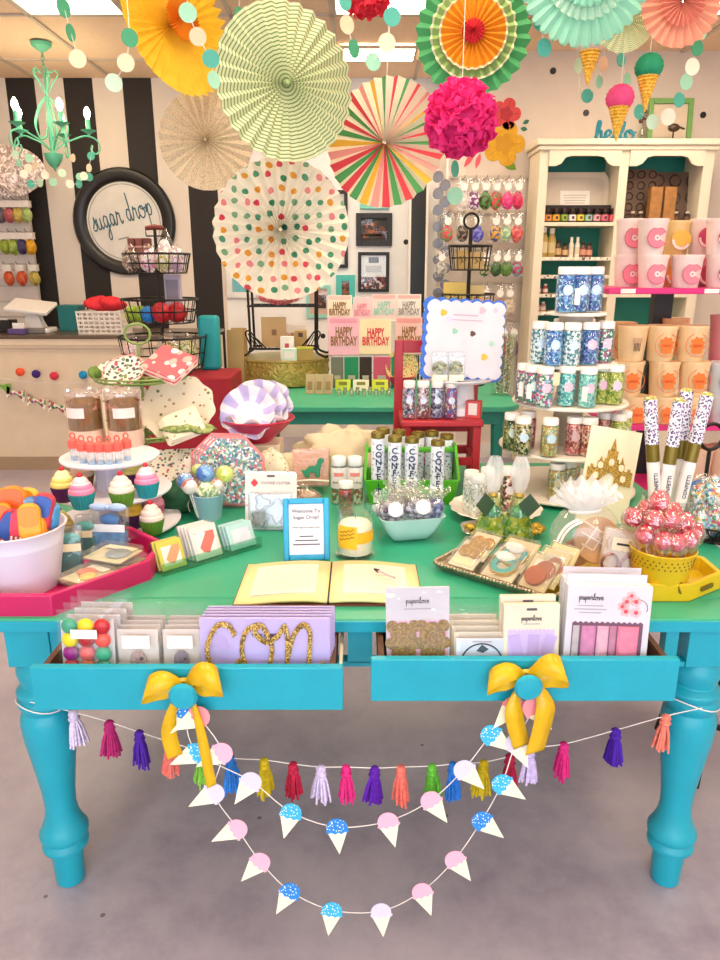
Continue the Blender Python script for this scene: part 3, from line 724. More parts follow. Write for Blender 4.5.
# ================================================================ sales counter and what stands on it
ORD = ['first', 'second', 'third', 'fourth', 'fifth', 'sixth', 'seventh', 'eighth', 'ninth', 'tenth', 'eleventh', 'twelfth', 'thirteenth', 'fourteenth', 'fifteenth']
CY, CZ, CXR = 5.35, 1.02, -1.12
cream_p = mat('cream_counter_paint', '#e2cfb4', .55, var=.03)
ct = thing('sales_counter', 'long cream sales counter with a dark worktop', 'counter', (-2.5, CY, 0))
def cl_(x, y, z): return (x+2.5, y-CY, z)
part(ct, 'carcass', MB().box(cl_((XL+CXR)/2+.02, CY+.31, .485), (CXR-XL-.04, .6, .97)), cream_p)
part(ct, 'worktop', MB().box(cl_((XL+CXR)/2+.02, CY+.30, CZ-.0125), (CXR-XL-.02, .66, .025)), mat('dark_worktop', '#5d4c3e', .3, var=.1), 'dark brown worktop', bev=.004)
part(ct, 'moulding', MB().box(cl_((XL+CXR)/2+.02, CY-.005, CZ-.05), (CXR-XL-.02, .03, .05)).box(cl_((XL+CXR)/2+.02, CY-.002, CZ-.085), (CXR-XL-.03, .02, .02)), cream_p, bev=.004)
part(ct, 'plinth', MB().box(cl_((XL+CXR)/2+.02, CY+.0, .05), (CXR-XL-.04, .02, .1)), mat('plinth_brown', '#a78e72', .6))
# round sign
sp_ = at(124, 222, WL-.03); k = mpp(sp_)
o = thing('round_sign', 'round shop sign in a thick black frame reading sugar drop', 'sign', (sp_.x, WL, sp_.z))
r = 51*k
part(o, 'frame', MB().lathe([(r*.74, 0), (r, 0), (r, .03), (r*.96, .05), (r*.86, .055), (r*.78, .04), (r*.75, .03), (r*.74, .012)], 48, X=UP, cap=False), mat('black_frame_paint', '#1b1614', .35, spec=.5))
part(o, 'board', MB().lathe([(0, .002), (r*.77, .002), (r*.77, .014), (0, .014)], 48, X=UP), mat('sign_white', '#ddd9d3', .4))
part(o, 'ring_line', MB().tube([(r*.70*cos(a), -.0155, r*.70*sin(a)) for a in [2*pi*i/48 for i in range(48)]], .003, 5, closed=True), mat('sign_grey', '#8d8d8d', .5))
m, wd = script('sugar drop', .078, .0058)
part(o, 'lettering', m, mat('sign_teal_ink', '#2d5f70', .5), loc=(-.262, -.018, -.075), rot=(pi/2, R(-15), 0)).scale = (.84, 1.2, 1)
part(o, 'small_print', MB().box((-.02, -.0155, -.13), (.09, .002, .012), rot=(0, R(-12), 0)), mat('sign_grey'))
# white tablet till
p = at(33, 322, CY+.2); white_pl = mat('white_plastic', '#ece7e2', .35, var=.02)
o = thing('card_till', 'white tablet till with a swivel screen on the counter', 'till', (p.x, CY+.24, CZ))
part(o, 'base', MB().prism(rrect(.26, .2, .03), 0, .035), white_pl, bev=.006)
part(o, 'stand', MB().add([(-.1, -.02, .035), (.06, -.02, .035), (.06, .08, .035), (-.1, .08, .035), (-.06, .0, .15), (.02, .0, .15), (.02, .05, .15), (-.06, .05, .15)], [(0, 1, 5, 4), (1, 2, 6, 5), (2, 3, 7, 6), (3, 0, 4, 7), (4, 5, 6, 7), (3, 2, 1, 0)]), white_pl, bev=.006)
part(o, 'screen', MB().box((-.02, .0, .19), (.32, .22, .03), rot=(R(18), R(6), 0)), white_pl, bev=.008)
part(o, 'card_tray', MB().box((.01, -.09, .02), (.2, .06, .03)), mat('grey_steel', '#8f8a84', .35, .6))
o = solo('receipt_printer', MB().box((0, 0, .045), (.13, .14, .09)).box((0, -.02, .095), (.09, .05, .012), 1), [mat('black_plastic', '#221f1f', .4), white_pl], 'small black receipt printer at the till end of the counter', 'printer', (at(5, 322, CY+.3).x, CY+.3, CZ), bev=.006)
solo('business_card_box', MB().box((0, 0, .02), (.12, .09, .04)).box((0, .01, .055), (.085, .012, .05), 1), [mat('purple_plastic', '#5b4580', .45), white_pl], 'small purple box holding white cards on the counter', 'box', (at(17, 326, CY+.08).x, CY+.09, CZ), bev=.004)
# slotted white basket with red fabric
p = at(105, 330, CY+.15)
o = thing('slotted_basket', 'white slotted plastic basket on the counter', 'basket', (p.x, CY+.17, CZ))
W, D, Hh = .33, .22, .17
def slotwall(w, h, nx, nz, X):
    m = MB(); bx, bz = w/(nx+(nx+1)*.45), h/(nz+(nz+1)*.8); sx, sz = bx*.45, bz*.8
    for i in range(nx+1): m.box((-w/2+sx/2+i*(bx+sx), 0, h/2), (sx, .006, h), X=X)
    for j in range(nz+1): m.box((0, 0, sz/2+j*(bz+sz)), (w, .007, sz), X=X)
    return m
wp = mat('white_basket_plastic', '#e8e0d6', .45)
part(o, 'front_wall', slotwall(W, Hh, 8, 5, Matrix.Translation((0, -D/2, 0)) @ Matrix.Rotation(R(8), 4, 'X')), wp)
part(o, 'back_wall', slotwall(W, Hh, 8, 5, Matrix.Translation((0, D/2, 0)) @ Matrix.Rotation(R(-8), 4, 'X')), wp)
for s in (-1, 1): part(o, 'side_wall', slotwall(D, Hh, 5, 5, Matrix.Translation((s*W/2, 0, 0)) @ Matrix.Rotation(pi/2, 4, 'Z') @ Matrix.Rotation(R(-8*s), 4, 'X')), wp)
part(o, 'bottom', MB().box((0, 0, .004), (W, D, .008)), wp)
def heap(rx, ry, h, seed, n=18, m=8):
    rr = random.Random(seed); A = [(rr.uniform(0, 6), rr.randint(3, 9), rr.uniform(.03, .09)) for _ in range(5)]
    def wob(a, th): return 1+sum(c*sin(b*a+ph+th*2) for ph, b, c in A)
    return MB().ball((0, 0, 0), 1, n*2, m*2, sc_=(rx, ry, h), wob=wob)
solo('red_cloth', heap(.15, .09, .05, 3), mat('red_cloth_fabric', '#d02633', .8, var=.15, scale=40), 'crumpled red cloth lying on the white slotted basket', 'cloth', (p.x+.02, CY+.17, CZ+.215))
solo('teal_box', MB().box((0, 0, .09), (.16, .16, .18)).box((0, 0, .185), (.168, .168, .02)), mat('teal_card', '#0f6f70', .5), 'dark teal box with lid between till and slotted basket', 'box', (at(72, 322, CY+.4).x, CY+.42, CZ), bev=.004)
# felt ball garland on the counter
fb = [(20, 372, '#ef5a34'), (36, 374, '#3f1f78'), (54, 376, '#d8334f'), (83, 375, '#1e90c8'), (100, 374, '#7bb03c')]
o = thing('felt_ball_garland', 'string of coloured felt balls along the counter front', 'garland', at(50, 376, CY-.025))
b = at(50, 376, CY-.025)
part(o, 'string', MB().tube([at(u, v, CY-.022)-b for u, v in [(0, 378), (20, 381), (50, 383), (83, 383), (103, 380), (120, 374)]], .002, 4), twine)
for u, v, c in fb:
    part(o, 'felt_ball', MB().ball((0, 0, 0), .031, 16, 10), mat('felt_'+c[1:], c, .9, var=.15, scale=120, bump=.3, bscale=200), loc=at(u, v, CY-.034)-b)
# paper bow garland
o = thing('paper_bow_garland', 'string of flower print paper bows low on the counter front', 'garland', at(40, 398, CY-.02))
b = at(40, 398, CY-.02)
bw = [(1, 386, 'g'), (16, 393, 'a'), (37, 401, 'a'), (58, 407, 'b'), (78, 410, 'a'), (97, 411, 'b')]
part(o, 'string', MB().tube([at(u, v, CY-.012)-b for u, v, c in bw], .0015, 4), twine)
pmats = {'a': speck('pink_floral_paper', ['#c84a5e', '#7f9a55', '#8a5a7a', '#d98a90'], 38, base='#f6e8da', size=.5, rough=.7), 'b': speck('green_floral_paper', ['#5f8a5a', '#b8505e', '#3f6a55'], 38, base='#f2ead6', size=.5, rough=.7), 'g': mat('green_felt', '#7fb04a', .8)}
for u, v, c in bw:
    q = at(u, v, CY-.02)-b; s = 9.5*mpp(at(u, v, CY))
    bm = MB()
    for sg in (-1, 1): bm.prism([(0, .12*s), (sg*s, .55*s), (sg*s*.95, -.75*s), (0, -.12*s)][::sg], 0, .004, X=UP)
    part(o, 'paper_bow', bm, pmats[c], loc=q, rot=(0, R(14), 0))
    # centre twist
# hanging display of party goods on a white slat panel at the far left
px0, px1 = XL+.02, at(30, 240, 6.3).x
o = thing('slat_display_panel', 'white slat display panel at the end of the striped wall', 'display panel', ((px0+px1)/2, 6.34, 0))
Wd = px1-px0
part(o, 'panel', MB().box((0, .02, 1.35), (Wd, .03, 2.1)), mat('slat_back', '#cfc5bd', .6))
sm = MB().box((0, 0, 0), (Wd, .014, .115)).mesh('slat', mat('slat_white', '#ddd3cc', .5))
for i in range(16): obj('slat', sm, o, (0, -.003, .37+i*.13))
def hook_row(z, n, cols, tag):
    x0 = at(2, 240, 6.2).x
    for i in range(n):
        x = at(3, 232, 6.2).x+(at(29, 232, 6.2).x-at(3, 232, 6.2).x)*i/(n-1)
        hk = thing('hook_pack', f'{tag}, {["leftmost","second from the wall corner","middle","next to the striped wall"][min(i,3)]} of its row', 'packet', (x, 6.3, z), 0, 'packets hung at the slat panel')
        part(hk, 'hook', MB().tube([(0, .02, .0), (0, -.16, 0), (0, -.18, .02)], .004, 5), mat('chrome', '#b9b4ae', .25, .9))
        part(hk, 'header_card', MB().box((0, -.10, -.03), (.07, .05, .05)), mat('header_white', '#e6ded8', .6))
        part(hk, 'contents', heap(.04, .04, .055, i+int(z*10)), mat('pack_'+cols[i % len(cols)][1:], cols[i % len(cols)], .5, var=.3, scale=60), loc=(0, -.10, -.115))
zr = [at(15, v, 6.2).z for v in (200, 232, 264)]
hook_row(zr[0], 4, ['#5f5660', '#b0575a', '#b9a24a', '#9fb46a'], 'small hanging packet on the top hooks')
hook_row(zr[1], 4, ['#8fa03a', '#93a544', '#3a2f5c', '#d69c18'], 'bunch of bright picks on the middle hooks')
hook_row(zr[2], 3, ['#c9562c', '#cd5a36', '#b7a24e'], 'orange packet on the lower hooks')
solo('silver_tinsel', heap(.24, .06, .16, 91, 30, 10), speck('tinsel_foil', ['#e6d4cc', '#a78f8a', '#fff4ee', '#c7b2ac'], 70, rough=.3), 'bunch of pale silver tinsel at the top of the slat panel', 'tinsel', (at(8, 170, 6.1).x, 6.16, at(8, 170, 6.1).z))
# ================================================================ red pedestal with the tiered wire basket
py0 = 4.05
a_ = at(160, 372, 4.3); PZ = .90
pl, pr = at(138, 392, py0).x, at(231, 392, py0).x
red_c = mat('red_cloth_cover', '#a3162a', .7, var=.08)
solo('red_pedestal', MB().box((0, .2, PZ/2), (pr-pl, .40, PZ)), red_c, 'tall red cloth covered pedestal under the black tiered basket', 'pedestal', ((pl+pr)/2, py0, 0), bev=.012)
blackw = mat('black_wire', '#1c1816', .45, .3)
def wire_basket(parent, name, rt, rb, h, z, nv=20, rings=2, wr=.0042, m=blackw, loc=(0, 0)):
    b = MB()
    for j in range(rings+1):
        t = j/rings; r = rb+(rt-rb)*t
        b.tube([(loc[0]+r*cos(2*pi*i/32), loc[1]+r*sin(2*pi*i/32), z+h*t) for i in range(32)], wr*(1.5 if j == rings else 1), 5, closed=True)
    for i in range(nv):
        a = 2*pi*i/nv
        b.tube([(loc[0]+rb*cos(a), loc[1]+rb*sin(a), z), (loc[0]+rt*cos(a), loc[1]+rt*sin(a), z+h)], wr*.7, 4)
    for i in range(-3, 4):
        x = rb*i/3.6; q = math.sqrt(max(0, rb*rb-x*x))
        b.tube([(loc[0]+x, loc[1]-q, z), (loc[0]+x, loc[1]+q, z)], wr*.7, 4)
    return part(parent, name, b, m)
px = at(160, 300, 4.25).x
wb = thing('tiered_wire_basket', 'black wire three tier basket with a wooden handle on the red pedestal', 'basket stand', (px, 4.25, PZ))
def bz(v): return at(160, v, 4.25).z-PZ
part(wb, 'pole', MB().tube([(0, 0, 0.01), (0, 0, bz(226))], .009, 8), blackw)
part(wb, 'foot_ring', MB().tube([(.15*cos(2*pi*i/24), .15*sin(2*pi*i/24), .006) for i in range(24)], .006, 5, closed=True).tube([(-.15, 0, .006), (.15, 0, .006)], .005, 5), blackw)
part(wb, 'handle', MB().tube([(-.05, 0, bz(236)), (-.052, 0, bz(228)), (.052, 0, bz(228)), (.05, 0, bz(236)), (-.05, 0, bz(236))], .004, 5), blackw)
part(wb, 'wooden_grip', MB().tube([(-.05, 0, bz(228)), (0, 0, bz(227)), (.05, 0, bz(228))], [.012, .016, .012], 10), mat('red_brown_grip', '#7b2f20', .45))
wire_basket(wb, 'top_basket', .185, .16, bz(254)-bz(273), bz(273))
wire_basket(wb, 'middle_basket', .215, .185, bz(299)-bz(322), bz(322))
wire_basket(wb, 'bottom_basket', .25, .22, bz(341)-bz(372), .03)
def in_basket(z, ring, items, grp, lab):
    for i, (dx, dy, kind, c) in enumerate(items):
        yield (px+dx, 4.25+dy, PZ+z), kind, c
# top: brown macaron stack and white-pink candy pouches
zt = bz(273)+.005
def macaron_stack(label, x, y):
    o = thing('choc_bar_stack', label, 'treat', (x, y, PZ+zt+.085))
    for i, (a, c) in enumerate([(-.042, '#7a4238'), (0.0, '#8b4b40'), (.042, '#6f3a31')]):
        part(o, 'treat_block', MB().prism(rrect(.04, .06, .012), 0, .045).prism(rrect(.042, .062, .012), .045, .055, 1).prism(rrect(.04, .06, .012), .055, .095), [mat('brown_icing_'+c[1:], c, .6), mat('pale_filling', '#d8a89a', .6)], loc=(a, 0, 0), bev=.004)
macaron_stack('brown iced treat blocks at the top of the black basket', px-.075, 4.2)
pouch_cl = clear('cello_film', '#ffffff', .13, .1, bump=.5, bscale=30, film=.03)
def pouch_mesh(w, d, h, seed, tie=False):
    rr = random.Random(seed); ph = rr.uniform(0, 6)
    def fn(s, t):
        a = 2*pi*s; q = (sin(pi*min(1, t*1.06+.0))**.4 if t < .8 else (1-t)*2.2+.25)
        q = max(.12, q) if not tie else max(.1, q)
        k = 1+.07*sin(5*a+ph+t*5)
        return (w/2*cos(a)*q*k, d/2*sin(a)*q*k, h*t)
    return MB().grid(fn, 18, 8)
def pouch(label, loc, w, d, h, cols, seed, name='candy_pouch', group=None, rz=0, film=None, cat='pouch', sc_=90, fill=.72):
    o = thing(name, label, cat, loc, rz, group)
    key = 'fill_'+'_'.join(c[1:] for c in cols)+str(sc_)
    part(o, 'contents', heap(w*.44, d*.42, h*fill/2, seed, 10, 6), speck(key, cols, sc_, rough=.35, bump=.3) if len(cols) > 1 else mat(key, cols[0], .4, var=.25, scale=60), loc=(0, 0, h*fill/2+.004))
    part(o, 'film', pouch_mesh(w, d, h, seed), film or pouch_cl)
    return o
TB = [(-.12, -.09, ['#c9b8a0', '#7a5a48']), (-.02, -.11, ['#f2e6ea', '#e86fb0', '#f4f0e2']), (.06, -.10, ['#efe9e0', '#c8bd6a']), (.12, -.05, ['#f6eef2', '#d8a8c8']), (.03, .08, ['#f3d9ea', '#ffffff'])]
nm = ['tan treat pouch at the left rim of the top basket', 'pink and white treat pouch at the front of the top basket', 'cream and olive pouch right of centre in the top basket', 'pale lilac pouch at the right rim of the top basket', 'pink sweet pouch at the back of the top basket']
for i, ((dx, dy, c), l) in enumerate(zip(TB, nm)): pouch(l, (px+dx, 4.25+dy, PZ+zt), .10, .08, .15 if i < 4 else .24, c, 11+i)
# middle: pom balls
zm = bz(322)+.005
MBs = [(-.14, -.07, '#9cb83a', 'lime tinsel ball'), (-.085, -.1, '#8fae2e', 'olive tinsel ball beside the blue one'), (-.04, -.12, '#1f7fd0', 'blue tinsel ball'), (.035, -.12, '#c41f2f', 'red tinsel ball next to the blue one'), (.115, -.09, '#b81a2a', 'red tinsel ball nearest the turquoise box')]
for dx, dy, c, l in MBs:
    r = .045 if c in ('#1f7fd0', '#9cb83a', '#8fae2e') else .055
    def wob(a, th): return 1+.06*sin(11*a+3*th)*sin(7*th)
    solo('tinsel_ball', MB().ball((0, 0, r), r, 26, 16, wob=wob), mat('tinsel_'+c[1:], c, .4, var=.3, scale=90, bump=.4, bscale=150), l+' in the middle black basket', 'ball', (px+dx, 4.25+dy, PZ+zm), group='tinsel balls in the middle basket')
o = solo('lilac_card_box', MB().box((0, 0, .13), (.09, .05, .26)).box((0, -.026, .17), (.07, .003, .12), 1), [mat('lilac_card', '#b9aec6', .6), mat('lilac_grey', '#8b8496', .6)], 'tall lilac box standing at the back of the middle basket', 'box', (px+.06, 4.33, PZ+zm), bev=.003)
# bottom: bags and papers
for i, (dx, dy, c, l) in enumerate([(-.16, -.08, ['#f0b8b4', '#f8e8e0'], 'pink napkin pouch at the left of the bottom basket'), (.06, -.13, ['#e8d8b8', '#d29a5a', '#8a9a4a'], 'patterned treat pouch at the front of the bottom basket'), (.15, -.08, ['#7f9a3a', '#d8d0a0'], 'green treat pouch at the right rim of the bottom basket'), (.0, .1, ['#f2ece2', '#d8b8a0'], 'pale treat pouch at the back of the bottom basket')]):
    pouch(l, (px+dx, 4.25+dy, PZ+.04), .13, .1, .2, c, 31+i)
solo('turquoise_box', MB().box((0, 0, .16), (.12, .1, .32)), mat('turquoise_card', '#15a4ac', .4), 'turquoise box standing behind the bottom wire basket', 'box', (at(212, 372, 4.4).x, 4.39, PZ), bev=.02)
# ================================================================ low green table by the white wall, y 3.9 to 4.95
SZ = .76
st_x0, st_x1 = -.70, .90
seat_m = mat('second_table_lamp_tinted', '#3cb08a', .4, var=.05)  # same paint as the teal apron, greener with warm overhead light coloured in
t2 = thing('green_side_table', 'teal side table with rounded corners and a top tinted green for warm lamplight behind the red chair', 'table', ((st_x0+st_x1)/2, 4.4, 0))
W2 = st_x1-st_x0
part(t2, 'tabletop', MB().prism(rrect(W2, 1.0, .14, 8), SZ-.03, SZ), seat_m, bev=.005)
part(t2, 'apron', MB().box((0, -.43, SZ-.07), (W2-.24, .03, .08)).box((0, .43, SZ-.07), (W2-.24, .03, .08)).box((-W2/2+.1, 0, SZ-.07), (.03, .84, .08)).box((W2/2-.1, 0, SZ-.07), (.03, .84, .08)), mat('second_table_teal', '#12806e', .4))
lg = MB().lathe([(.022, 0), (.03, .1), (.034, .5), (.04, .62), (.04, .73)], 16).mesh('leg', mat('second_table_teal'))
for x in (-W2/2+.12, W2/2-.12):
    for y in (-.4, .4): obj('leg', lg, t2, (x, y, 0))
# gold drum cake stand
q = on(281, 389, SZ); r = 47*mpp(q); DCY = q.y+r
gold = mat('antique_gold', '#c4a85c', .35, .6, var=.25, scale=60, bump=.9, bscale=55)
gz = at(281, 362, q.y).z
o = thing('gold_cake_stand', 'round antique gold drum cake stand with embossed sides', 'cake stand', (q.x, DCY, SZ))
part(o, 'drum', MB().lathe([(r*.9, 0), (r*.97, .01), (r*.98, (gz-SZ)*.5), (r*.97, gz-SZ-.012), (r, gz-SZ-.006), (r, gz-SZ), (r*.94, gz-SZ+.001)], 48), gold)
part(o, 'top_plate', MB().lathe([(0, 0), (r*.94, 0), (r*.94, .003), (0, .003)], 40, c=(0, 0, gz-SZ)), mat('gold_plate', '#b9a768', .3, .6))
eb = MB()
for i in range(40):
    a = 2*pi*i/40
    for j in range(3): eb.ball((r*.98*cos(a+j*.08), r*.98*sin(a+j*.08), .025+(gz-SZ-.05)*j/2), .011, 6, 4, sc_=(.6, .6, 1))
part(o, 'embossing', eb, gold, stuff=True)
# black wire rack standing on the drum
rx, ry = q.x+.0, DCY
rk = thing('black_wire_rack', 'black iron two shelf rack with curled feet on the gold stand', 'rack', (rx, ry, gz+.004))
hw = 34*mpp((0, DCY, 1.1)); hd = .09
zs = at(281, 306, DCY).z-gz; ztop = at(281, 286, DCY).z-gz
for s in (-1, 1):
    fr = MB()
    for d in (-1, 1):
        fr.tube([(s*hw*.94, d*hd, .05), (s*hw*.97, d*hd, ztop+.02)], .008, 8)
    fr.tube([(s*hw*.97, -hd, ztop+.02), (s*hw*.97, hd, ztop+.02)], .006, 6)
    part(rk, 'side_frame', fr, blackw)
for s in (-1, 1):
    for d in (-1, 1):
        part(rk, 'foot', MB().tube(spline([(s*hw*.94, d*hd, .06), (s*hw*1.0, d*(hd+.01), .03), (s*(hw+.035), d*(hd+.03), .012), (s*(hw+.06), d*(hd+.04), .008), (s*(hw+.066), d*(hd+.042), .02)], 4), [.008]*16+[.011], 8), blackw)
for zq in (zs, .055):
    sh = MB()
    sh.box((0, -hd, zq), (2*hw, .012, .014)).box((0, hd, zq), (2*hw, .012, .014))
    for i in range(9): sh.tube([(-hw*.9+i*hw*1.8/8, -hd, zq), (-hw*.9+i*hw*1.8/8, hd, zq)], .003, 4)
    part(rk, 'shelf', sh, blackw)
sc2 = MB()
for s in (-1, 1):
    sc2.tube(spline([(s*hw*.5, -hd-.004, .06), (s*hw*.75, -hd-.03, .12), (s*hw*.95, -hd-.02, .17), (s*hw*1.08, -hd, .15), (s*hw*.9, -hd-.03, .07)], 5), .005, 6)
    for i in range(4): sc2.tube([(s*(hw*.5+i*.02), -hd-.008, .06), (s*(hw*.72+i*.02), -hd-.03, .12+.012*i)], .003, 4)
part(rk, 'side_scroll', sc2, blackw)
pouch('pink sweets bag lying on the upper shelf of the black rack', (rx-.02, ry, gz+zs+.012), .30, .12, .09, ['#e2506a', '#f08a94', '#d63a58'], 51, fill=1.0)
def card_box(name, label, cat, loc, w, d, h, c, pan=None, rz=0, rx_=0, group=None):
    m = MB().box((0, 0, h/2), (w, d, h))
    ms = [mat('card_'+c[1:], c, .6)]
    if pan:
        m.box((0, -d/2-.0006, h*pan[2]), (w*pan[3], .0012, h*pan[4]), 1); ms.append(mat('card_'+pan[0][1:], pan[0], .6)) if not pan[1] else ms.append(speck('print_'+pan[0][1:]+pan[1][1:], [pan[0], pan[1]], 120, rough=.6))
    return solo(name, m, ms, label, cat, loc, group=group, rot=(rx_, 0, rz), bev=.0015)
zl = gz+.062
card_box('treat_box', 'kraft gift box leaning on the lower shelf of the black rack', 'box', (rx-.07, ry+.02, zl), .16, .05, .19, '#c9a878', ('#8a6a4a', None, .5, .2, .2), R(10))
card_box('treat_box', 'white and brown box behind the heart box on the black rack', 'box', (rx+.04, ry+.05, zl), .2, .05, .14, '#e9dfd2', ('#a57a5a', '#d9b89a', .4, .9, .5))
card_box('treat_box', 'small gold box with a dark label at the right of the black rack', 'box', (rx+.11, ry-.02, zl), .075, .05, .11, '#c2a364', ('#5a4030', None, .75, .4, .25))
card_box('treat_box', 'white gable box with a red heart in front of the black rack', 'box', (rx+.035, ry-hd-.075, gz+.005), .085, .06, .14, '#f0ece6', ('#c9475a', None, .6, .3, .22))
card_box('treat_box', 'mint and white square box standing lowest before the black rack', 'box', (rx+.055, ry-hd-.15, gz+.004), .09, .06, .075, '#d6ece2', ('#f4f0ec', None, .5, .7, .6))
card_box('treat_box', 'small gold wrapped box with a lime top before the black rack', 'box', (rx+.15, ry-hd-.11, gz+.004), .10, .06, .08, '#b79c56', ('#c3d832', None, .93, 1.0, .14))
# kraft bags leaning at the left of the drum
for i, (u, l) in enumerate([(235, 'front tall kraft paper roll bag between the red pedestal and the gold stand'), (242, 'rear tall kraft paper roll bag between the red pedestal and the gold stand')]):
    q2 = on(u, 388, SZ)
    solo('kraft_bag', MB().add([(-.06, -.03, 0), (.06, -.03, 0), (.06, .03, 0), (-.06, .03, 0), (-.05, -.008, .36), (.05, -.008, .36), (.05, .008, .36), (-.05, .008, .36)], [(0, 1, 5, 4), (1, 2, 6, 5), (2, 3, 7, 6), (3, 0, 4, 7), (4, 5, 6, 7), (3, 2, 1, 0)]), mat('kraft_paper', '#b99a68', .8, var=.12), l, 'paper bag', (-.79+.0*i, 4.62+.16*i, 0), R(12*i), 'kraft bags').scale = (1, 1, 3.1)
# glassine bags in front
for i in range(3):
    q2 = on(310+9*i, 394, SZ)
    solo('glassine_bag', MB().box((0, 0, .06), (.055, .012, .12)).box((0, -.008, .05), (.03, .004, .05), 1), [mat('glassine', '#c9b48c', .5), mat('glassine_print', '#a8895c', .6)], ['tan treat packet nearest the gold stand', 'tan treat packet in the middle of the three', 'tan treat packet nearest the lime cards'][i], 'packet', (q2.x, q2.y, SZ), group='tan treat packets', rot=(R(-12), 0, R(-12)), bev=.002)
# lime and white place cards, row of tiny twisted jars
for u, v, w_, c, l in [(343, 391, 15, '#cfe03a', 'lime printed card beside the tan packets'), (361, 391, 16, '#eee9d2', 'white printed card between the lime ones'), (380, 391, 16, '#d5e43e', 'lime printed card next to the pink bowl')]:
    q2 = on(u, v, SZ); k = mpp(q2)
    solo('place_card', MB().box((0, 0, .035), (w_*k, .02, .07)).box((0, -.0106, .045), (w_*k*.55, .001, .02), 1), [mat('card_'+c[1:], c, .6), mat('ink_olive', '#7a7a30', .6)], l, 'card', (q2.x, q2.y, SZ), rot=(R(-20), 0, 0), bev=.001)
jm = MB().lathe([(.012, 0), (.014, .01), (.014, .026), (.009, .03), (.012, .034), (.012, .044), (0, .046)], 12).mesh('mini_favour_jar', mat('silver_foil', '#cfc8b4', .25, .6))
for i in range(9):
    q2 = on(339+6.2*i, 396-(i % 2)*1.5, SZ)
    o = obj('mini_favour_jar', jm, None, q2); o['label'] = f'tiny silver favour jar, {ORD[i]} from the tan packets along the side table edge'; o['category'] = 'jar'; o['group'] = 'tiny silver favour jars'
# pink bowl with floral paper plate
q2 = on(402, 389, SZ)
o = thing('pink_bowl', 'small pink bowl on the side table behind the red chair', 'bowl', (q2.x, q2.y+.06, SZ))
part(o, 'bowl', MB().lathe([(.05, 0), (.075, .05), (.085, .075), (.08, .075), (.07, .05), (.045, .006), (0, .006)], 28, cap=False), mat('pink_enamel', '#d8325f', .35))
solo('floral_plate', MB().lathe([(0, 0), (.085, 0), (.11, .008), (.11, .011), (.085, .004), (0, .004)], 32, X=UP), speck('yellow_floral_plate', ['#4f8a5a', '#d0506a', '#e0a03a', '#3f7a8a'], 80, base='#ecdc9a', size=.38, rough=.6), 'yellow flower print paper plate standing in the pink bowl', 'plate', (q2.x, q2.y+.075, SZ+.13), rot=(R(-12), 0, R(15)))
# greeting packs on a wire easel
ey = 4.62
ez = thing('card_easel', 'wire display easel holding the topper packs', 'easel', (at(375, 360, ey).x, ey, SZ))
em = MB(); ex0 = at(375, 360, ey).x
for u in (330, 375, 420):
    x = at(u, 340, ey).x-ex0
    em.tube([(x, -.08, 0), (x, .10, at(u, 296, ey).z-SZ)], .004, 5)
    em.tube([(x, .10, at(u, 296, ey).z-SZ), (x, .22, 0)], .004, 5)
for v in (320, 354, 372):
    z = at(375, v, ey).z-SZ
    em.tube([(at(328, v, ey).x-ex0, .0, z-.005), (at(422, v, ey).x-ex0, .0, z-.005)], .004, 5)
part(ez, 'wire_frame', em, mat('white_wire', '#d8d4d0', .4, .4))
gb_, rb_, mb_, sb_ = mat('glitter_gold', '#8a5f24', .4, .5, var=.4, scale=300), mat('letter_red', '#dd2a3c', .5), mat('letter_mint', '#8fd0bc', .5), mat('letter_silver', '#8f8984', .4, .5)
def topper(label, u0, u1, v0, v1, y, c, words, lm_, size, c2=None):
    a, b = at(u0, v0, y), at(u1, v1, y); w_, h = b.x-a.x, a.z-b.z
    o = thing('topper_pack', label, 'packet', ((a.x+b.x)/2, y, b.z), 0, 'cake topper packs', rot=(R(-10), 0, 0))
    part(o, 'card', MB().box((0, 0, h/2), (w_, .008, h)), mat('card_'+c[1:], c, .5), bev=.001)
    if c2: part(o, 'header', MB().box((0, -.0046, h*.9), (w_*.9, .001, h*.12)), mat('card_'+c2[1:], c2, .5))
    tx = text(o, words, size, lm_, (0, -.006, h*.48), lsp=.75, ext=.001, bold=.03)
    bb = [v.co for v in tx.data.vertices]; tw_ = max(v.x for v in bb)-min(v.x for v in bb); th_ = max(v.y for v in bb)-min(v.y for v in bb)
    tx.scale = (w_*.86/tw_, h*.5/th_, 1)
topper('cream topper pack with gold lettering at the upper left of the easel', 327, 352, 295, 322, 4.66, '#f0e4cf', 'HAPPY\nBIRTHDAY', gb_, .048, '#f2c6c0')
topper('plain pink topper pack in the upper row of the easel', 353, 371, 297, 322, 4.67, '#f3cdd0', 'HAPPY\nBIRTHDAY', mat('letter_pink', '#e58a9c', .5), .07)
topper('pink topper pack with mint lettering in the upper row', 372, 396, 294, 322, 4.66, '#f2d8d2', 'HAPPY\nBIRTHDAY', mb_, .055, '#f0b6b4')
topper('pale topper pack with silver lettering at the upper right of the easel', 397, 421, 294, 322, 4.67, '#efe6dc', 'HAPPY\nBIRTHDAY', sb_, .055, '#f0b6b4')
topper('pink topper pack with gold script at the lower left of the easel', 328, 359, 317, 355, 4.58, '#f1b9cc', 'HAPPY\nBIRTHDAY', gb_, .052, '#e79ab2')
topper('cream topper pack with red HAPPY BIRTHDAY lettering in the lower row', 360, 391, 319, 354, 4.57, '#f2e2b8', 'HAPPY\nBIRTHDAY', rb_, .066)
topper('pink topper pack with gold lettering behind the red chair', 396, 422, 317, 354, 4.58, '#efc0b8', 'HAPPY\nBIRTHDAY', gb_, .052, '#e79a98')
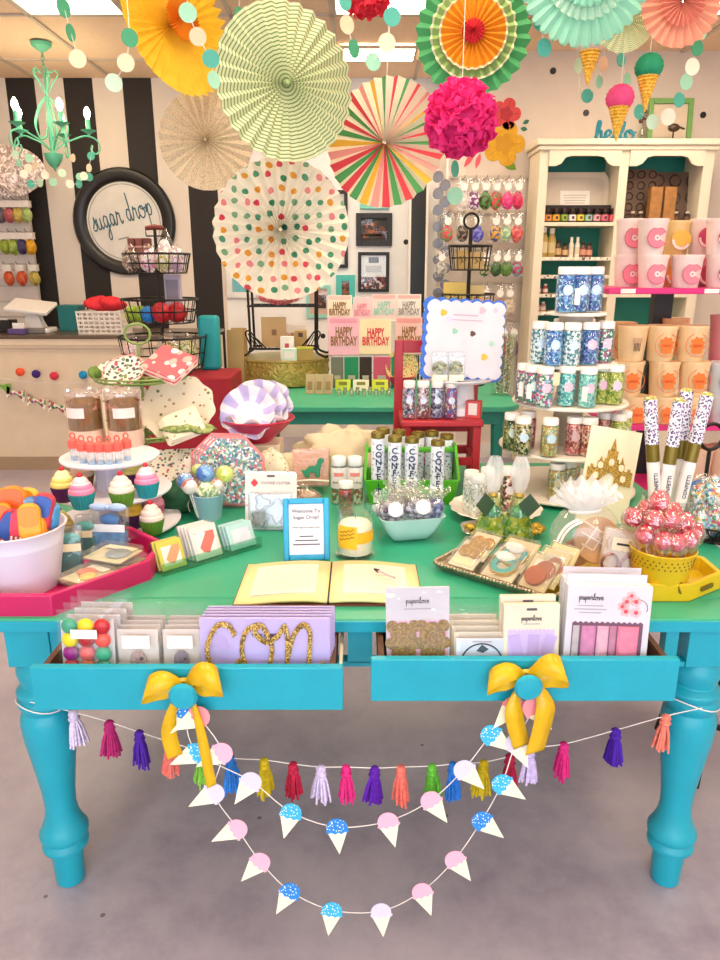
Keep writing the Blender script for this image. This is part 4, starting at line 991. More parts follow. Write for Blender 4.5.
for u0, u1, c, l in [(331, 344, '#7d7f74', 'grey packet at the foot of the easel'), (344, 359, '#1f9468', 'green packet at the foot of the easel'), (359, 372, '#33231f', 'black packet at the foot of the easel'), (373, 390, '#d8587a', 'rose packet at the foot of the easel'), (391, 398, '#178a66', 'narrow green packet at the foot of the easel')]:
    a, b = at(u0, 353, 4.6), at(u1, 374, 4.6)
    card_box('favour_packet', l, 'packet', ((a.x+b.x)/2, 4.56, SZ), b.x-a.x-.004, .02, a.z-SZ-.02, c, ('#c9c0b0', None, .35, .5, .12))
# framed pictures on the white wall
def picture(label, u0, u1, v0, v1, fc, fw, pics, wy=WL):
    a, b = at(u0, v0, wy-.02), at(u1, v1, wy-.02); w_, h = b.x-a.x, a.z-b.z
    o = thing('framed_picture', label, 'picture', ((a.x+b.x)/2, wy, (a.z+b.z)/2))
    fm = MB()
    for s in (-1, 1): fm.box((s*(w_-fw)/2, -.014, 0), (fw, .028, h)).box((0, -.014, s*(h-fw)/2), (w_-2*fw, .028, fw))
    part(o, 'frame', fm, mat('frame_'+fc[1:], fc, .4), bev=.003)
    part(o, 'picture', MB().box((0, -.006, 0), (w_-fw, .006, h-fw)), pics[0])
    for nm_, x, z, ww, hh, mm in pics[1:]: part(o, nm_, MB().box((x*w_, -.011, z*h), (ww*w_, .003, hh*h)), mm)
    part(o, 'glass', MB().box((0, -.0145, 0), (w_-2*fw+.002, .002, h-2*fw+.002)), clear('picture_glass', '#ffffff', .05, .03))
photo_d = speck('dark_photo_print', ['#2a1410', '#6a2f1a', '#150c0a', '#a0552a', '#33201a'], 38, rough=.4)
picture('black framed dark group photo on the white wall', 356, 392, 213, 246, '#1a1614', .045, [mat('photo_mount', '#241a17', .5), ('photo_print', 0, 0, .62, .5, photo_d), ('photo_caption', 0, -.17, .5, .07, mat('photo_pale', '#cfc4ba', .5))])
picture('black framed certificate above a photo on the white wall', 358, 389, 252, 292, '#1a1614', .028, [mat('cert_paper', '#dfe0e0', .5), ('crest', 0, .3, .32, .14, mat('crest_grey', '#4a4a50', .5)), ('text_block', 0, .08, .5, .16, mat('text_grey', '#b9bbbd', .6)), ('photo_print', 0, -.27, .8, .3, speck('red_photo_print', ['#2a1614', '#8a2a2e', '#d8c4be', '#4a2020'], 45, rough=.4))])
picture('small turquoise framed photo low on the white wall', 336, 355, 275, 304, '#4cc4bc', .05, [photo_d])
picture('mint framed sign half hidden by the striped fan', 360, 389, 180, 209, '#7fd4c6', .035, [mat('mint_board', '#c9e8e0', .5), ('mark', -.3, -.25, .2, .1, mat('crest_grey'))])
picture('black framed picture mostly behind the polka dot fan', 300, 348, 190, 268, '#1a1614', .03, [mat('cert_paper'), ('text_block', .1, .1, .5, .3, mat('text_grey'))])
picture('mint framed picture below the polka dot fan', 306, 331, 285, 318, '#9adccf', .03, [mat('board_rose', '#d8b4a4', .5), ('mark', .1, 0, .4, .4, photo_d)])
# teal board in a white frame
picture('teal notice board in a white frame behind the polka dot fan', 222, 296, 196, 298, '#e9e8e6', .05, [mat('teal_board', '#0f8f86', .5), ('note', -.25, .3, .2, .2, mat('cert_paper'))])
# black dots on the walls
def wall_dot(u, v, wy, l):
    q = at(u, v, wy); solo('wall_dot', MB().lathe([(0, 0), (.022, 0), (.022, .004), (0, .004)], 20, X=UP), mat('black_vinyl', '#1d1815', .5), l, 'wall sticker', (q.x, wy, q.z), group='black dot wall stickers')
wall_dot(553, 71, WR, 'black dot sticker on the beige wall nearest the layered fan')
wall_dot(586, 113, WR, 'black dot sticker on the beige wall above the hutch and the hello lettering')
wall_dot(703, 115, WR, 'black dot sticker on the beige wall right of the green frame')
wall_dot(406, 242, WL, 'black dot sticker on the white wall beside the group photo')
wall_dot(323, 336, WL, 'black dot sticker low on the white wall beside the black rack')
# mirror panel leaning in the corner
a, b = at(421, 186, 6.1), at(418, 300, 6.1)
o = thing('leaning_panel', 'tall black panel with white edges leaning in the alcove corner', 'panel', (b.x, 6.15, 0), 0, None, rot=(R(-3), 0, 0))
part(o, 'panel', MB().box((0, 0, 1.1), (.12, .03, 2.2)), mat('panel_black', '#17181c', .3))
part(o, 'edge_strip', MB().box((-.07, 0, 1.1), (.02, .035, 2.2)), white_pl); part(o, 'edge_strip', MB().box((.07, 0, 1.1), (.02, .035, 2.2)), white_pl)
# tin rack
ty = 5.6; tx = at(438, 240, ty).x
o = thing('tin_rack', 'tall white rack pole for small metal tins at the wall corner', 'rack', (tx, ty, 0))
part(o, 'pole', MB().tube([(.06, .03, .03), (.06, .03, 2.35)], .012, 8), white_pl)
part(o, 'foot', MB().lathe([(.16, 0), (.16, .02), (.03, .035)], 24), white_pl)
tinm = MB().lathe([(.03, 0), (.036, .004), (.036, .045), (.033, .05), (.038, .052), (.038, .062), (0, .064)], 16, X=UP).mesh('cutter_tin', mat('dull_tin', '#77757a', .35, .7, var=.2))
for i in range(15):
    v = 178+8.2*i; q = at(437+(i % 2)*7, v, ty)
    c = obj('cutter_tin', tinm, None, (q.x, ty-.03, q.z)); c['label'] = f'small silver tin, {ORD[i]} from the top of the tall white rack'; c['category'] = 'tin'; c['group'] = 'silver tins on the tall rack'
# ================================================================ white hutch with teal back
hy, hb = 5.36, 5.70
hx0, hx1 = at(541, 150, hy).x, at(715, 160, hy).x
hz = at(600, 139, hy).z
hw_ = hx1-hx0; hxc = (hx0+hx1)/2
hut = mat('cream_hutch_paint', '#e9ddc6', .5, var=.03)
hteal = mat('hutch_teal_back', '#12806f', .6, var=.05)
hu = thing('display_hutch', 'tall cream display hutch with arched top and teal back panel', 'hutch', (hxc, hy, 0))
def hl(x, y, z): return (x-hxc, y-hy, z)
part(hu, 'back_panel', MB().box(hl(hxc, hb-.01, hz/2), (hw_-.04, .016, hz-.06)), hteal, 'teal painted back panel')
xm0, xm1 = at(617, 200, hy).x, at(626, 200, hy).x
for x0, x1 in ((hx0, hx0+.06), (xm0, xm1), (hx1-.07, hx1)):
    part(hu, 'upright', MB().box(hl((x0+x1)/2, (hy+hb)/2-.0, (hz-.05)/2), (x1-x0, hb-hy-.02, hz-.05)), hut, bev=.003)
part(hu, 'cornice', MB().box(hl(hxc, (hy+hb)/2-.015, hz-.02), (hw_+.07, hb-hy+.03, .04)).box(hl(hxc, (hy+hb)/2-.008, hz-.055), (hw_+.03, hb-hy+.012, .03)), hut, bev=.006)
bays = [(hx0+.06, xm0), (xm1, hx1-.07)]
for x0, x1 in bays:
    w_ = x1-x0; zt_ = hz-.07; d1, d2 = .10, .035
    P = [(x0, zt_), (x0, zt_-d1)]
    P += [(x0+w_*.10, zt_-d1), (x0+w_*.17, zt_-d1*.85), (x0+w_*.23, zt_-d2*1.3), (x0+w_*.32, zt_-d2), (x0+w_*.68, zt_-d2), (x0+w_*.77, zt_-d2*1.3), (x0+w_*.83, zt_-d1*.85), (x0+w_*.90, zt_-d1)]
    P += [(x1, zt_-d1), (x1, zt_)]
    part(hu, 'valance', MB().prism([(a-hxc, b) for a, b in P], -.012, .006, X=UP), hut)
SV = [222, 257, 275, 294, 312, 335, 365]
SZv = [at(577, v, hy).z for v in SV]
for i, z in enumerate(SZv):
    for bi, (x0, x1) in enumerate(bays):
        if bi == 1 and i in (2, 3, 4): 
            if i != 3: continue
        s = part(hu, 'shelf_board', MB().box(hl((x0+x1)/2, (hy+hb)/2, z-.012), (x1-x0, hb-hy-.03, .024)), hut)
        if bi == 0 and 1 <= i <= 4:
            tg = MB()
            for k_ in range(9):
                tg.box(hl(x0+.04+k_*(x1-x0-.08)/8, hy+.004, z-.012), (.03, .004, .02), 0)
            part(s, 'price_tags', tg, speck('price_tag_print', ['#fdf8ee', '#f6efe0', '#6b625a', '#f4ead8'], 60, rough=.6), stuff=True)
part(hu, 'base_cabinet', MB().box(hl(hxc, (hy+hb)/2, .35), (hw_-.02, hb-hy-.03, .7)), hut)
def hx(u, v): return at(u, v, hy+.12).x
S0, S1, S2, S3, S4 = SZv[:5]
# serving tray leaning at the back of the top shelf
a, b = at(541, 171, hy+.2), at(607, 222, hy+.2); w_, h = b.x-a.x, a.z-S0
o = thing('serving_tray', 'ornate cream serving tray leaning on the top left hutch shelf', 'tray', ((a.x+b.x)/2, hy+.17, S0), rot=(R(-9), 0, 0))
def ornate(w, h):
    P = []
    for x, y in rrect(w, h, .06, 6): P.append((x*(1+.03*cos(x*40)), y+h/2+.008*cos(x*60)))
    return P
part(o, 'rim', MB().prism(ornate(w_, h*.98), -.008, .008, X=UP), mat('tray_cream', '#d9cbb8', .5, var=.06))
part(o, 'well', MB().prism([(x, y+h/2) for x, y in rrect(w_*.84, h*.78, .05, 6)], .0085, .011, X=UP), mat('tray_well', '#cdbfae', .5))
part(o, 'notice', MB().box((.0, -.0135, h*.42), (w_*.42, .003, h*.42)), mat('notice_paper', '#ebe4dc', .6))
for k_ in range(5): part(o, 'print_line', MB().box((0, -.0155, h*(.54-.05*k_)), (w_*(.34-.02*k_), .001, .004)), mat('print_grey', '#a59a92', .6))
# rack of ten spice jars
cols = ['#c9745a', '#e0934a', '#e8b03a', '#8fb83a', '#ece4ee', '#e6cf3a', '#8fc4b4', '#e8a8b0', '#d86a80', '#e0626c']
jars_x = [538+8.1*i for i in range(10)]
bj = MB().lathe([(.022, 0), (.026, .004), (.026, .062), (.02, .068), (.024, .07), (.024, .094), (0, .095)], 16).mesh('jar_body', mat('dark_spice', '#2a1712', .35))
cname = ['rust', 'orange', 'amber', 'green', 'white', 'yellow', 'mint', 'pale pink', 'rose', 'red']
for i, u in enumerate(jars_x):
    q = at(u+2, 215, hy+.07)
    o = thing('spice_jar', f'small dark jar with {cname[i]} label in the row on the top hutch shelf', 'jar', (q.x, hy+.07, S0), 0, 'ten label jars on the hutch shelf')
    obj('jar_body', bj, o)
    part(o, 'label', MB().lathe([(.0263, .012), (.0263, .052)], 16, cap=False), mat('jarlabel_'+cols[i][1:], cols[i], .6))
    part(o, 'label_mark', MB().box((0, -.0268, .032), (.018, .001, .02)), mat('label_ink', '#5a3a3a', .6))
card_box('jar_shelf_box', 'low black display box behind the row of label jars', 'box', (at(578, 215, hy+.15).x, hy+.125, S0), .58, .03, .12, '#201614')
# bottles on the second shelf
def bottle(label, u, z, r, h, c, capc, labc, y=hy+.09, cat='bottle'):
    q = at(u, 250, y); o = thing('bottle', label, cat, (q.x, y, z), 0, 'bottles on the hutch shelves')
    part(o, 'body', MB().lathe([(r*.9, 0), (r, .004), (r, h*.62), (r*.55, h*.76), (r*.5, h*.8)], 16), mat('bottle_'+c[1:], c, .3))
    part(o, 'cap', MB().lathe([(r*.6, h*.8), (r*.6, h*.98), (0, h)], 14), mat('cap_'+capc[1:], capc, .4))
    part(o, 'label', MB().lathe([(r*1.02, h*.15), (r*1.02, h*.5)], 16, cap=False), mat('blabel_'+labc[1:], labc, .6))
for u, r, h, c, cc, lc, l in [(543, .03, .21, '#b9a05a', '#efe6d6', '#d8c9a0', 'tall gold bottle at the left end of the second hutch shelf'), (551, .03, .20, '#b49a58', '#efe6d6', '#cdb98a', 'tall gold bottle beside the first one on the second hutch shelf'),
    (558, .024, .12, '#5a3a22', '#1d1512', '#c9a878', 'short brown bottle left of its twin on the second hutch shelf'), (565, .022, .10, '#5a3a22', '#1d1512', '#c9a878', 'short brown bottle before the white pair on the second hutch shelf'),
    (571, .018, .14, '#e8dfcf', '#f2ece2', '#d8cdb9', 'white slim bottle left of its twin on the second hutch shelf'), (577, .018, .14, '#e8dfcf', '#f2ece2', '#d8cdb9', 'white slim bottle beside its twin on the second hutch shelf'),
    (583, .023, .105, '#6a3a30', '#1d1512', '#c9907a', 'small red brown bottle on the second hutch shelf'), (589, .023, .10, '#6a3a30', '#1d1512', '#c9907a', 'last small red brown bottle on the second hutch shelf')]:
    bottle(l, u, S1, r, h, c, cc, lc)
for z, us, c, l in [(S3, [(541, 'left end'), (548, 'beside the left end')], '#b8525a', 'small red colouring bottle on the fourth hutch shelf'), (S4, [(541, 'left end'), (547, 'second place'), (600, 'right end')], '#c9938a', 'small pale pink bottle on the fifth hutch shelf')]:
    for u, pl in us: bottle(f'{l}, {pl}', u, z, .02, .07, c, '#efe6da', '#efe0d8')
# muffin tins and wooden box in the right bay
def muffin_tin(label, u0, u1, v0, nx, nz, y, tilt):
    a, b = at(u0, v0, y), at(u1, 226, y); w_, h = b.x-a.x, a.z-S0
    o = thing('muffin_tin', label, 'baking tin', ((a.x+b.x)/2, y, S0), 0, 'dark muffin tins on the hutch', rot=(R(-8), 0, 0))
    dk = mat('dark_bakeware', '#6a5446', .4, .3, var=.1)
    part(o, 'sheet', MB().prism([(x, z+h/2) for x, z in rrect(w_, h, .05, 6)], -.006, .006, X=UP), dk)
    for i in range(nx):
        for j in range(nz):
            r_ = min(w_/nx, h/nz)*.38
            part(o, 'cup', MB().lathe([(r_, .004), (r_, .011), (r_*.85, .009), (r_*.7, .003), (0, .002)], 18, X=Matrix.Translation(((i+.5)*w_/nx-w_/2, 0, (j+.5)*h/nz)) @ UP, cap=False), mat('bakeware_cup', '#2c201a', .35, .4))
muffin_tin('dark muffin tin at the left of the right hutch bay', 627, 655, 168, 3, 5, hy+.16, 0)
muffin_tin('dark round cornered muffin tin behind the wooden box', 653, 697, 171, 3, 3, hy+.19, 0)
a, b = at(650, 187, hy+.05), at(673, 222, hy+.05)
o = thing('wooden_box', 'pale wooden box standing on end in the right hutch bay', 'box', ((a.x+b.x)/2, hy+.06, S0))
h = a.z-S0; w_ = b.x-a.x; wdm = mat('pine_wood', '#a8743c', .6, var=.2, scale=25)
part(o, 'panel', MB().box((-w_*.26, 0, h/2), (w_*.44, .07, h)), wdm, bev=.003); part(o, 'panel', MB().box((w_*.26, 0, h/2), (w_*.44, .07, h)), wdm, bev=.003); part(o, 'spine', MB().box((0, .01, h/2), (w_*.1, .05, h*.98)), mat('dark_slot', '#4a2c16', .6))
for i, (u, v) in enumerate([(629, 209), (637, 209), (672, 206), (683, 216)]):
    q = at(u, 215, hy+.05)
    bottle(['small lidded jar at the left upright of the right bay', 'small lidded jar beside the wooden box', 'small lidded jar right of the wooden box', 'small lidded jar before the round muffin tin'][i], u, S0, .022, .075, '#3a241c', '#d9cbb4', '#6a4a3a', hy+.05, 'jar')
# objects on top of the hutch
m, wd = script('hello', .075, .011, flat=.6)
q = at(597, 136, hy+.02)
o = solo('hello_letters', m, mat('teal_letter_paint', '#0f7f93', .4), 'teal handwritten hello lettering standing on the hutch', 'lettering', (q.x, hy+.06, hz+.008), rot=(pi/2, 0, 0)); o.scale = (1.0, .75, 1.6)
def standing_frame(label, u0, u1, v0, y, c):
    a, b = at(u0, v0, y), at(u1, 139, y); w_, h = b.x-a.x, a.z-hz
    o = thing('picture_frame', label, 'picture frame', ((a.x+b.x)/2, y, hz), rot=(R(-6), 0, 0)); fw = .035
    fm = MB()
    for s in (-1, 1): fm.box((s*(w_-fw)/2, 0, h/2), (fw, .025, h))
    fm.box((0, 0, fw/2), (w_-2*fw, .025, fw)).box((0, 0, h-fw/2), (w_-2*fw, .025, fw))
    part(o, 'frame', fm, mat('green_frame_paint', c, .5), bev=.004)
    part(o, 'backing', MB().box((0, .008, h/2), (w_-fw, .004, h-fw)), mat('frame_backing', '#c9b8a2', .7))
standing_frame('green ornate frame standing on the hutch', 651, 691, 97, hy+.2, '#6a9a52')
q = at(672, 139, hy+.1)
o = thing('small_easel', 'small dark bird figure on a perch before the green frame', 'figurine', (q.x, hy+.09, hz))
part(o, 'perch', MB().lathe([(.035, 0), (.035, .008), (.006, .012), (.006, .06)], 14), mat('dark_bronze', '#4a3a2a', .4, .4)); part(o, 'bird', MB().ball((0, 0, .085), .03, 14, 8, sc_=(1.4, .8, .9)).ball((-.035, 0, .11), .016, 10, 6).box((.05, 0, .085), (.05, .02, .008), rot=(0, R(20), 0)), mat('dark_bronze'))
q = at(641, 139, hy+.1)
o = thing('bottle_vase', 'clear bottle vase with dark dried balls on the hutch', 'vase', (q.x, hy+.1, hz))
part(o, 'bottle', MB().lathe([(.02, 0), (.024, .005), (.024, .05), (.009, .08), (.009, .1)], 14), clear('vase_glass', '#eaf2e6', .15))
part(o, 'stem', MB().tube([(0, 0, .02), (.004, 0, .2)], .002, 4), mat('stem_brown', '#6a4a30', .7))
for dx, dz in ((-.012, .13), (.012, .15), (0.006, .19)): part(o, 'dried_ball', MB().ball((dx, 0, dz), .016, 10, 6), mat('dried_brown', '#5a4030', .8))
# paper flowers on the beige wall
def flower_poly(r, n, k=.28):
    return [(r*(.58+.42*abs(cos(n*a/2))**.45)*cos(a), r*(.58+.42*abs(cos(n*a/2))**.45)*sin(a)) for a in [2*pi*(i+.5)/90 for i in range(90)]]
def wflower(label, u, v, rp, c, cc, n=5):
    q = at(u, v, WR); k = mpp(q)
    o = thing('paper_flower', label, 'wall flower', (q.x, WR, q.z), 0, 'paper flowers on the beige wall')
    part(o, 'petals', MB().prism(flower_poly(rp*k, n), 0, .006, X=UP), mat('petal_'+c[1:], c, .7, var=.1, scale=30))
    part(o, 'centre', MB().prism(flower_poly(rp*k*.45, n), .006, .011, X=UP), mat('petal_'+cc[1:], cc, .7))
    for i in range(n): part(o, 'petal_fold', MB().box((rp*k*.6*cos(2*pi*i/n), -.007, rp*k*.6*sin(2*pi*i/n)), (rp*k*.5, .004, .006), rot=(0, -2*pi*i/n, 0)), mat('petal_'+cc[1:]))
wflower('coral red paper flower on the beige wall', 506, 114, 15, '#d84a4a', '#b82f3a')
wflower('mustard yellow paper flower on the beige wall', 504, 144, 21, '#d8a21a', '#c9911a')
def leaf_thing(label, u, v, L, w, ang, c):
    q = at(u, v, WR); k = mpp(q); P = []
    for i in range(13): t = i/12; P.append((L*k*(t-.5), w*k*sin(pi*t)))
    for i in range(11, 0, -1): t = i/12; P.append((L*k*(t-.5), -w*k*sin(pi*t)))
    solo('paper_leaf', MB().prism(P, 0, .005, X=UP @ Matrix.Rotation(R(ang), 4, 'Z')), mat('leaf_'+c[1:], c, .7, var=.1), label, 'wall leaf', (q.x, WR, q.z), group='paper leaves on the beige wall')
leaf_thing('broad green paper leaf below the yellow flower', 509, 164, 18, 4.5, -35, '#6f9a22')
leaf_thing('pink paper leaf nearest the magenta pom-pom', 469, 160, 17, 2.6, 55, '#e0566a')
leaf_thing('second pink paper leaf beside the yellow flower', 478, 161, 15, 2.4, 75, '#dd6070')
leaf_thing('small dark green sprig leaf right of the red flower', 526, 122, 7, 2, 25, '#2f6a50')
leaf_thing('lower small dark green sprig leaf right of the red flower', 524, 129, 7, 2, -10, '#2f6a50')
# ================================================================ bags of candy on wall hooks
grid_m2 = mat('hook_rail', '#cdbfae', .5)
def bag_row(v, us, cols, h_px, tagline):
    y = WR-.05; z = at(490, v, y).z
    rail = solo('hook_rail', MB().box((0, 0, 0), (at(528, v, y).x-at(448, v, y).x, .02, .02)), grid_m2, f'hook rail above {tagline}', 'rail', (at(488, v, y).x, WR-.012, z+.01))
    for i, (u, c) in enumerate(zip(us, cols)):
        yb = WR-.29; q = at(u, v, yb); k = mpp(q); h = h_px*k
        pl = ['first from the tin rack', 'second from the tin rack', 'third along', 'fourth along', 'fifth along', 'nearest the hutch', 'last'][i]
        o = thing('hook_bag', f'{tagline}, {pl}', 'candy bag', (q.x, yb, q.z-h), 0, 'candy bags hung on the beige wall')
        part(o, 'hook', MB().tube([(0, .28, h), (0, -.05, h), (0, -.06, h+.012)], .003, 4), mat('chrome'))
        part(o, 'bag_film', MB().grid(lambda s, t: ((s-.5)*13*k*(1+.05*sin(9*t)), -.028*sin(pi*s)*sin(pi*min(1, t*1.1)), h*(1-t)), 8, 6).grid(lambda s, t: ((s-.5)*13*k, .012*sin(pi*s), h*(1-t)), 4, 3), pouch_cl)
        part(o, 'contents', heap(5.6*k, .022, h*.27, i*7+int(v), 8, 5), speck('bagfill_'+'_'.join(x[1:] for x in c), c, 60, rough=.4, bump=.3), loc=(0, -.004, h*.30))
        part(o, 'round_label', MB().lathe([(0, 0), (3.6*k, 0), (3.6*k, .002), (0, .002)], 18, X=UP), mat('label_white', '#f3eee8', .5), loc=(0, -.027, h*.72))
bag_row(178, [464, 475, 486, 497, 508, 519], [['#e8e0dc', '#d8c8c4'], ['#7a2f78', '#e8dce4'], ['#5a8a3a', '#3a3a2a'], ['#c83a40', '#5f8a3f'], ['#d8307a', '#e85a90'], ['#e0306a', '#b03048']], 30, 'clear candy bag in the top wall row')
bag_row(213, [448, 463, 478, 496, 507, 518], [['#d8485a', '#6a9a5a'], ['#3a2a22', '#8a7a6a'], ['#4a4ab0', '#8a8ad0'], ['#d8a02a', '#2f5a9a'], ['#8ab08a', '#c9d8b0'], ['#c8404a', '#d87a6a']], 28, 'clear candy bag in the second wall row')
bag_row(250, [442, 486, 497, 507, 518], [['#c9c4c0', '#8f8a86'], ['#b8a88a', '#3f6a3a'], ['#3f6a2f', '#2f4a2a'], ['#6a8a3a', '#4f7a3a'], ['#b83a5a', '#5aa0a8']], 26, 'clear candy bag in the third wall row')
bag_row(284, [486, 500, 510], [['#c98a5a', '#b8744a'], ['#c08050', '#a86a40'], ['#d8c8b0', '#c0a890']], 32, 'clear candy bag in the fourth wall row')
bag_row(322, [504, 514], [['#d84a5a', '#e87a84'], ['#7a4a8a', '#4a7a4a']], 36, 'clear candy bag in the lowest wall row')
# ================================================================ black wire basket stand on the side table
by = 4.72; bx = at(468, 300, by).x
o = thing('wire_basket_stand', 'black wire two tier basket with a ring handle behind the scalloped card', 'basket stand', (bx, by, SZ))
def z2(v): return at(468, v, by).z-SZ
part(o, 'pole', MB().tube([(0, 0, .01), (0, 0, z2(228))], .012, 8), blackw)
part(o, 'ring_handle', MB().tube([(.045*cos(a), 0, z2(221)+.045*sin(a)) for a in [2*pi*i/24 for i in range(24)]], .008, 6, closed=True), blackw)
part(o, 'base', MB().lathe([(.13, 0), (.13, .008), (.02, .02)], 24), blackw)
wire_basket(o, 'upper_basket', .135, .115, z2(246)-z2(270), z2(270), 16)
wire_basket(o, 'lower_basket', .165, .14, z2(294)-z2(322), z2(322), 18)
def small_boxes():
    L = [('kraft box with lattice print in the upper black basket', -.05, -.02, z2(270), .07, .05, .11, '#b99a5e'), ('tan box at the right of the upper black basket', .04, -.02, z2(270), .08, .05, .10, '#c8aa72'),
         ('yellow packet leaning in the lower black basket', -.09, -.03, z2(322), .14, .02, .24, '#d8bd6a'), ('cream packet at the back of the lower black basket', .05, .05, z2(322), .12, .03, .22, '#d9c48c'), ('peach packet at the right of the lower black basket', .09, -.05, z2(322), .09, .03, .14, '#dfa67e')]
    for l, dx, dy, z, w_, d, h, c in L: card_box('basket_packet', l, 'packet', (bx+dx, by+dy, SZ+z+.006), w_, d, h, c, ('#7a6236', c, .5, .7, .4), R(random.uniform(-10, 10)), R(-6))
small_boxes()
# glass jar of paper straws and a spool behind the card
q = on(504, 396, SZ)
o = thing('straw_jar', 'tall clear jar of patterned straws right of the scalloped card', 'jar', (q.x, q.y+.06, SZ))
k = mpp(q); jr = 11*k; jh = 60*k
part(o, 'glass', MB().lathe([(jr*.9, 0), (jr, .006), (jr, jh), (jr*.93, jh), (jr*.93, .012), (0, .012)], 24, cap=False), clear('jar_glass', '#f4faf6', .16))
for i in range(8):
    a = i*.8; part(o, 'straw', MB().tube([(jr*.5*cos(a), jr*.5*sin(a), .015), (jr*.7*cos(a), jr*.7*sin(a), jh*.9+.02*(i % 3))], .007, 6), speck('straw_print', ['#b9a04a', '#efe8d8', '#5f7a4a'], 120, rough=.6))
# ================================================================ magenta rack with candy floss tubs
ry0 = 3.2
mag = mat('magenta_shelf', '#d8267c', .4)
rx0, rx1 = at(604, 290, 3.1).x, 2.05
rk_ = thing('tub_rack', 'magenta shelved rack on a black post holding the candy floss tubs', 'rack', (at(665, 320, 3.34).x, 3.34, 0))
ox = at(665, 320, 3.34).x
Z1, Z2, Z3 = at(650, 288, 3.05).z, at(650, 425, 3.05).z, .53
for z, xa, xb, nm_ in ((Z1, rx0, rx1, 'shelf'), (Z2, at(610, 425, 3.1).x, rx1, 'shelf'), (Z3, at(640, 425, 3.1).x, rx1, 'shelf')):
    s = part(rk_, nm_, MB().box(((xa+xb)/2-ox, 3.24-3.34, z-.012), (xb-xa, .40, .024)), mag, bev=.003)
    if z == Z1:
        for u in (629, 713): part(s, 'shelf_label', MB().box((at(u, 290, 3.03).x-ox, 3.038-3.34, z-.012), (.06, .003, .018)), mat('label_white'))
part(rk_, 'post', MB().box((0, .06, (Z1+.05)/2), (.085, .05, Z1+.05-.04)), mat('black_post', '#1b1819', .4))
part(rk_, 'foot', MB().box((0, -.05, .02), (.7, .4, .04)), mat('black_post'))
def tub_parts():
    pass
def tub(label, uc, vt, vb, wpx, y, c, logo, lc, group, rz=0, lidc=None):
    a, b = at(uc, vt, y), at(uc, vb, y); h = a.z-b.z; k = mpp(b); rt = wpx/2*k; rb = rt*.80
    z0 = b.z
    o = thing('candy_tub', label, 'tub', (b.x, y, z0), rz, group)
    part(o, 'bucket', MB().lathe([(rb*.96, 0), (rb, .004), (rt*.965, h*.9), (rt, h*.9), (rt, h*.96), (rt*.97, h*.96)], 32), mat('tub_'+c[1:], c, .4, trans=.1))
    part(o, 'lid', MB().lathe([(rt*1.01, h*.95), (rt*1.01, h*.995), (rt*.95, h), (rt*.9, h*.985), (0, h*.985)], 32, cap=False), mat('tublid_'+(lidc or c)[1:], lidc or c, .35))
    yy = -(rb+(rt-rb)*.5)-.004
    X = Matrix.Translation((0, yy, h*.47)) @ Matrix.Rotation(R(-6), 4, 'X') @ UP
    lr = h*.29
    if logo == 'ring':
        part(o, 'printed_outline', MB().prism(ringpoly(lr, lr*.3, 32, 328), 0, .0010, X=X), mat('ink_outline', '#c8506c', .5))
        part(o, 'printed_donut', MB().prism(ringpoly(lr*.93, lr*.34, 34, 326), .001, .0018, X=X), mat('ink_'+lc[1:], lc, .5))
        part(o, 'printed_dot', MB().lathe([(0, 0), (lr*.28, 0), (lr*.28, .0015), (0, .0015)], 18, X=X), mat('ink_pale', '#f7dfe0', .5)); part(o, 'printed_hole', MB().lathe([(0, .0015), (lr*.09, .0015), (lr*.09, .002), (0, .002)], 12, X=X), mat('ink_outline'))
    elif logo == 'disc':
        part(o, 'printed_disc', MB().lathe([(0, 0), (lr, 0), (lr, .0012), (0, .0012)], 24, X=X), mat('ink_'+lc[1:], lc, .5))
        part(o, 'printed_swoosh', MB().prism(ringpoly(lr*.95, lr*.7, 180, 330), .0012, .002, X=X), mat('ink_pale'))
    elif logo == 'floss':
        P = [(-.55, -.9), (.55, -.9), (.62, -.45), (.9, -.3), (.75, .1), (.95, .35), (.6, .5), (.55, .85), (.1, .8), (-.2, 1.0), (-.45, .7), (-.8, .6), (-.7, .2), (-.95, -.1), (-.6, -.3)]
        part(o, 'printed_floss', MB().prism([(x*lr*.8, z*lr*.85) for x, z in [(p.x, p.y) for p in spline(P, 3, True)]], 0, .0012, X=X), mat('ink_'+lc[1:], lc, .5))
        part(o, 'printed_band', MB().box((0, yy-.0035, h*.46), (lr*.8, .001, lr*.25)), mat('ink_deep', '#d95a10', .5))
        part(o, 'printed_circle', MB().prism(ringpoly(lr*1.15, lr*1.09, 0, 360), 0, .001, X=X), mat('ink_'+lc[1:]))
    elif logo == 'barcode':
        for i in range(5): part(o, 'barcode_bar', MB().box(((i-2)*.006, yy-.003, h*.42), (.003, .001, h*.22)), mat('ink_brown', '#6a4a3a', .5))
        part(o, 'text_block', MB().box((0, yy-.0045, h*.62), (.04, .001, h*.12)), mat('ink_greyish', '#c9a080', .6))
    return o
def ringpoly(ro, ri, a0, a1, n=26):
    A = [R(a0+(a1-a0)*i/n) for i in range(n+1)]
    return [(ro*cos(a), ro*sin(a)) for a in A]+[(ri*cos(a), ri*sin(a)) for a in reversed(A)]
pk = '#ffe6e0'; GP = 'pink candy floss tubs'; GO = 'orange candy floss tubs'
ydf = 3.12
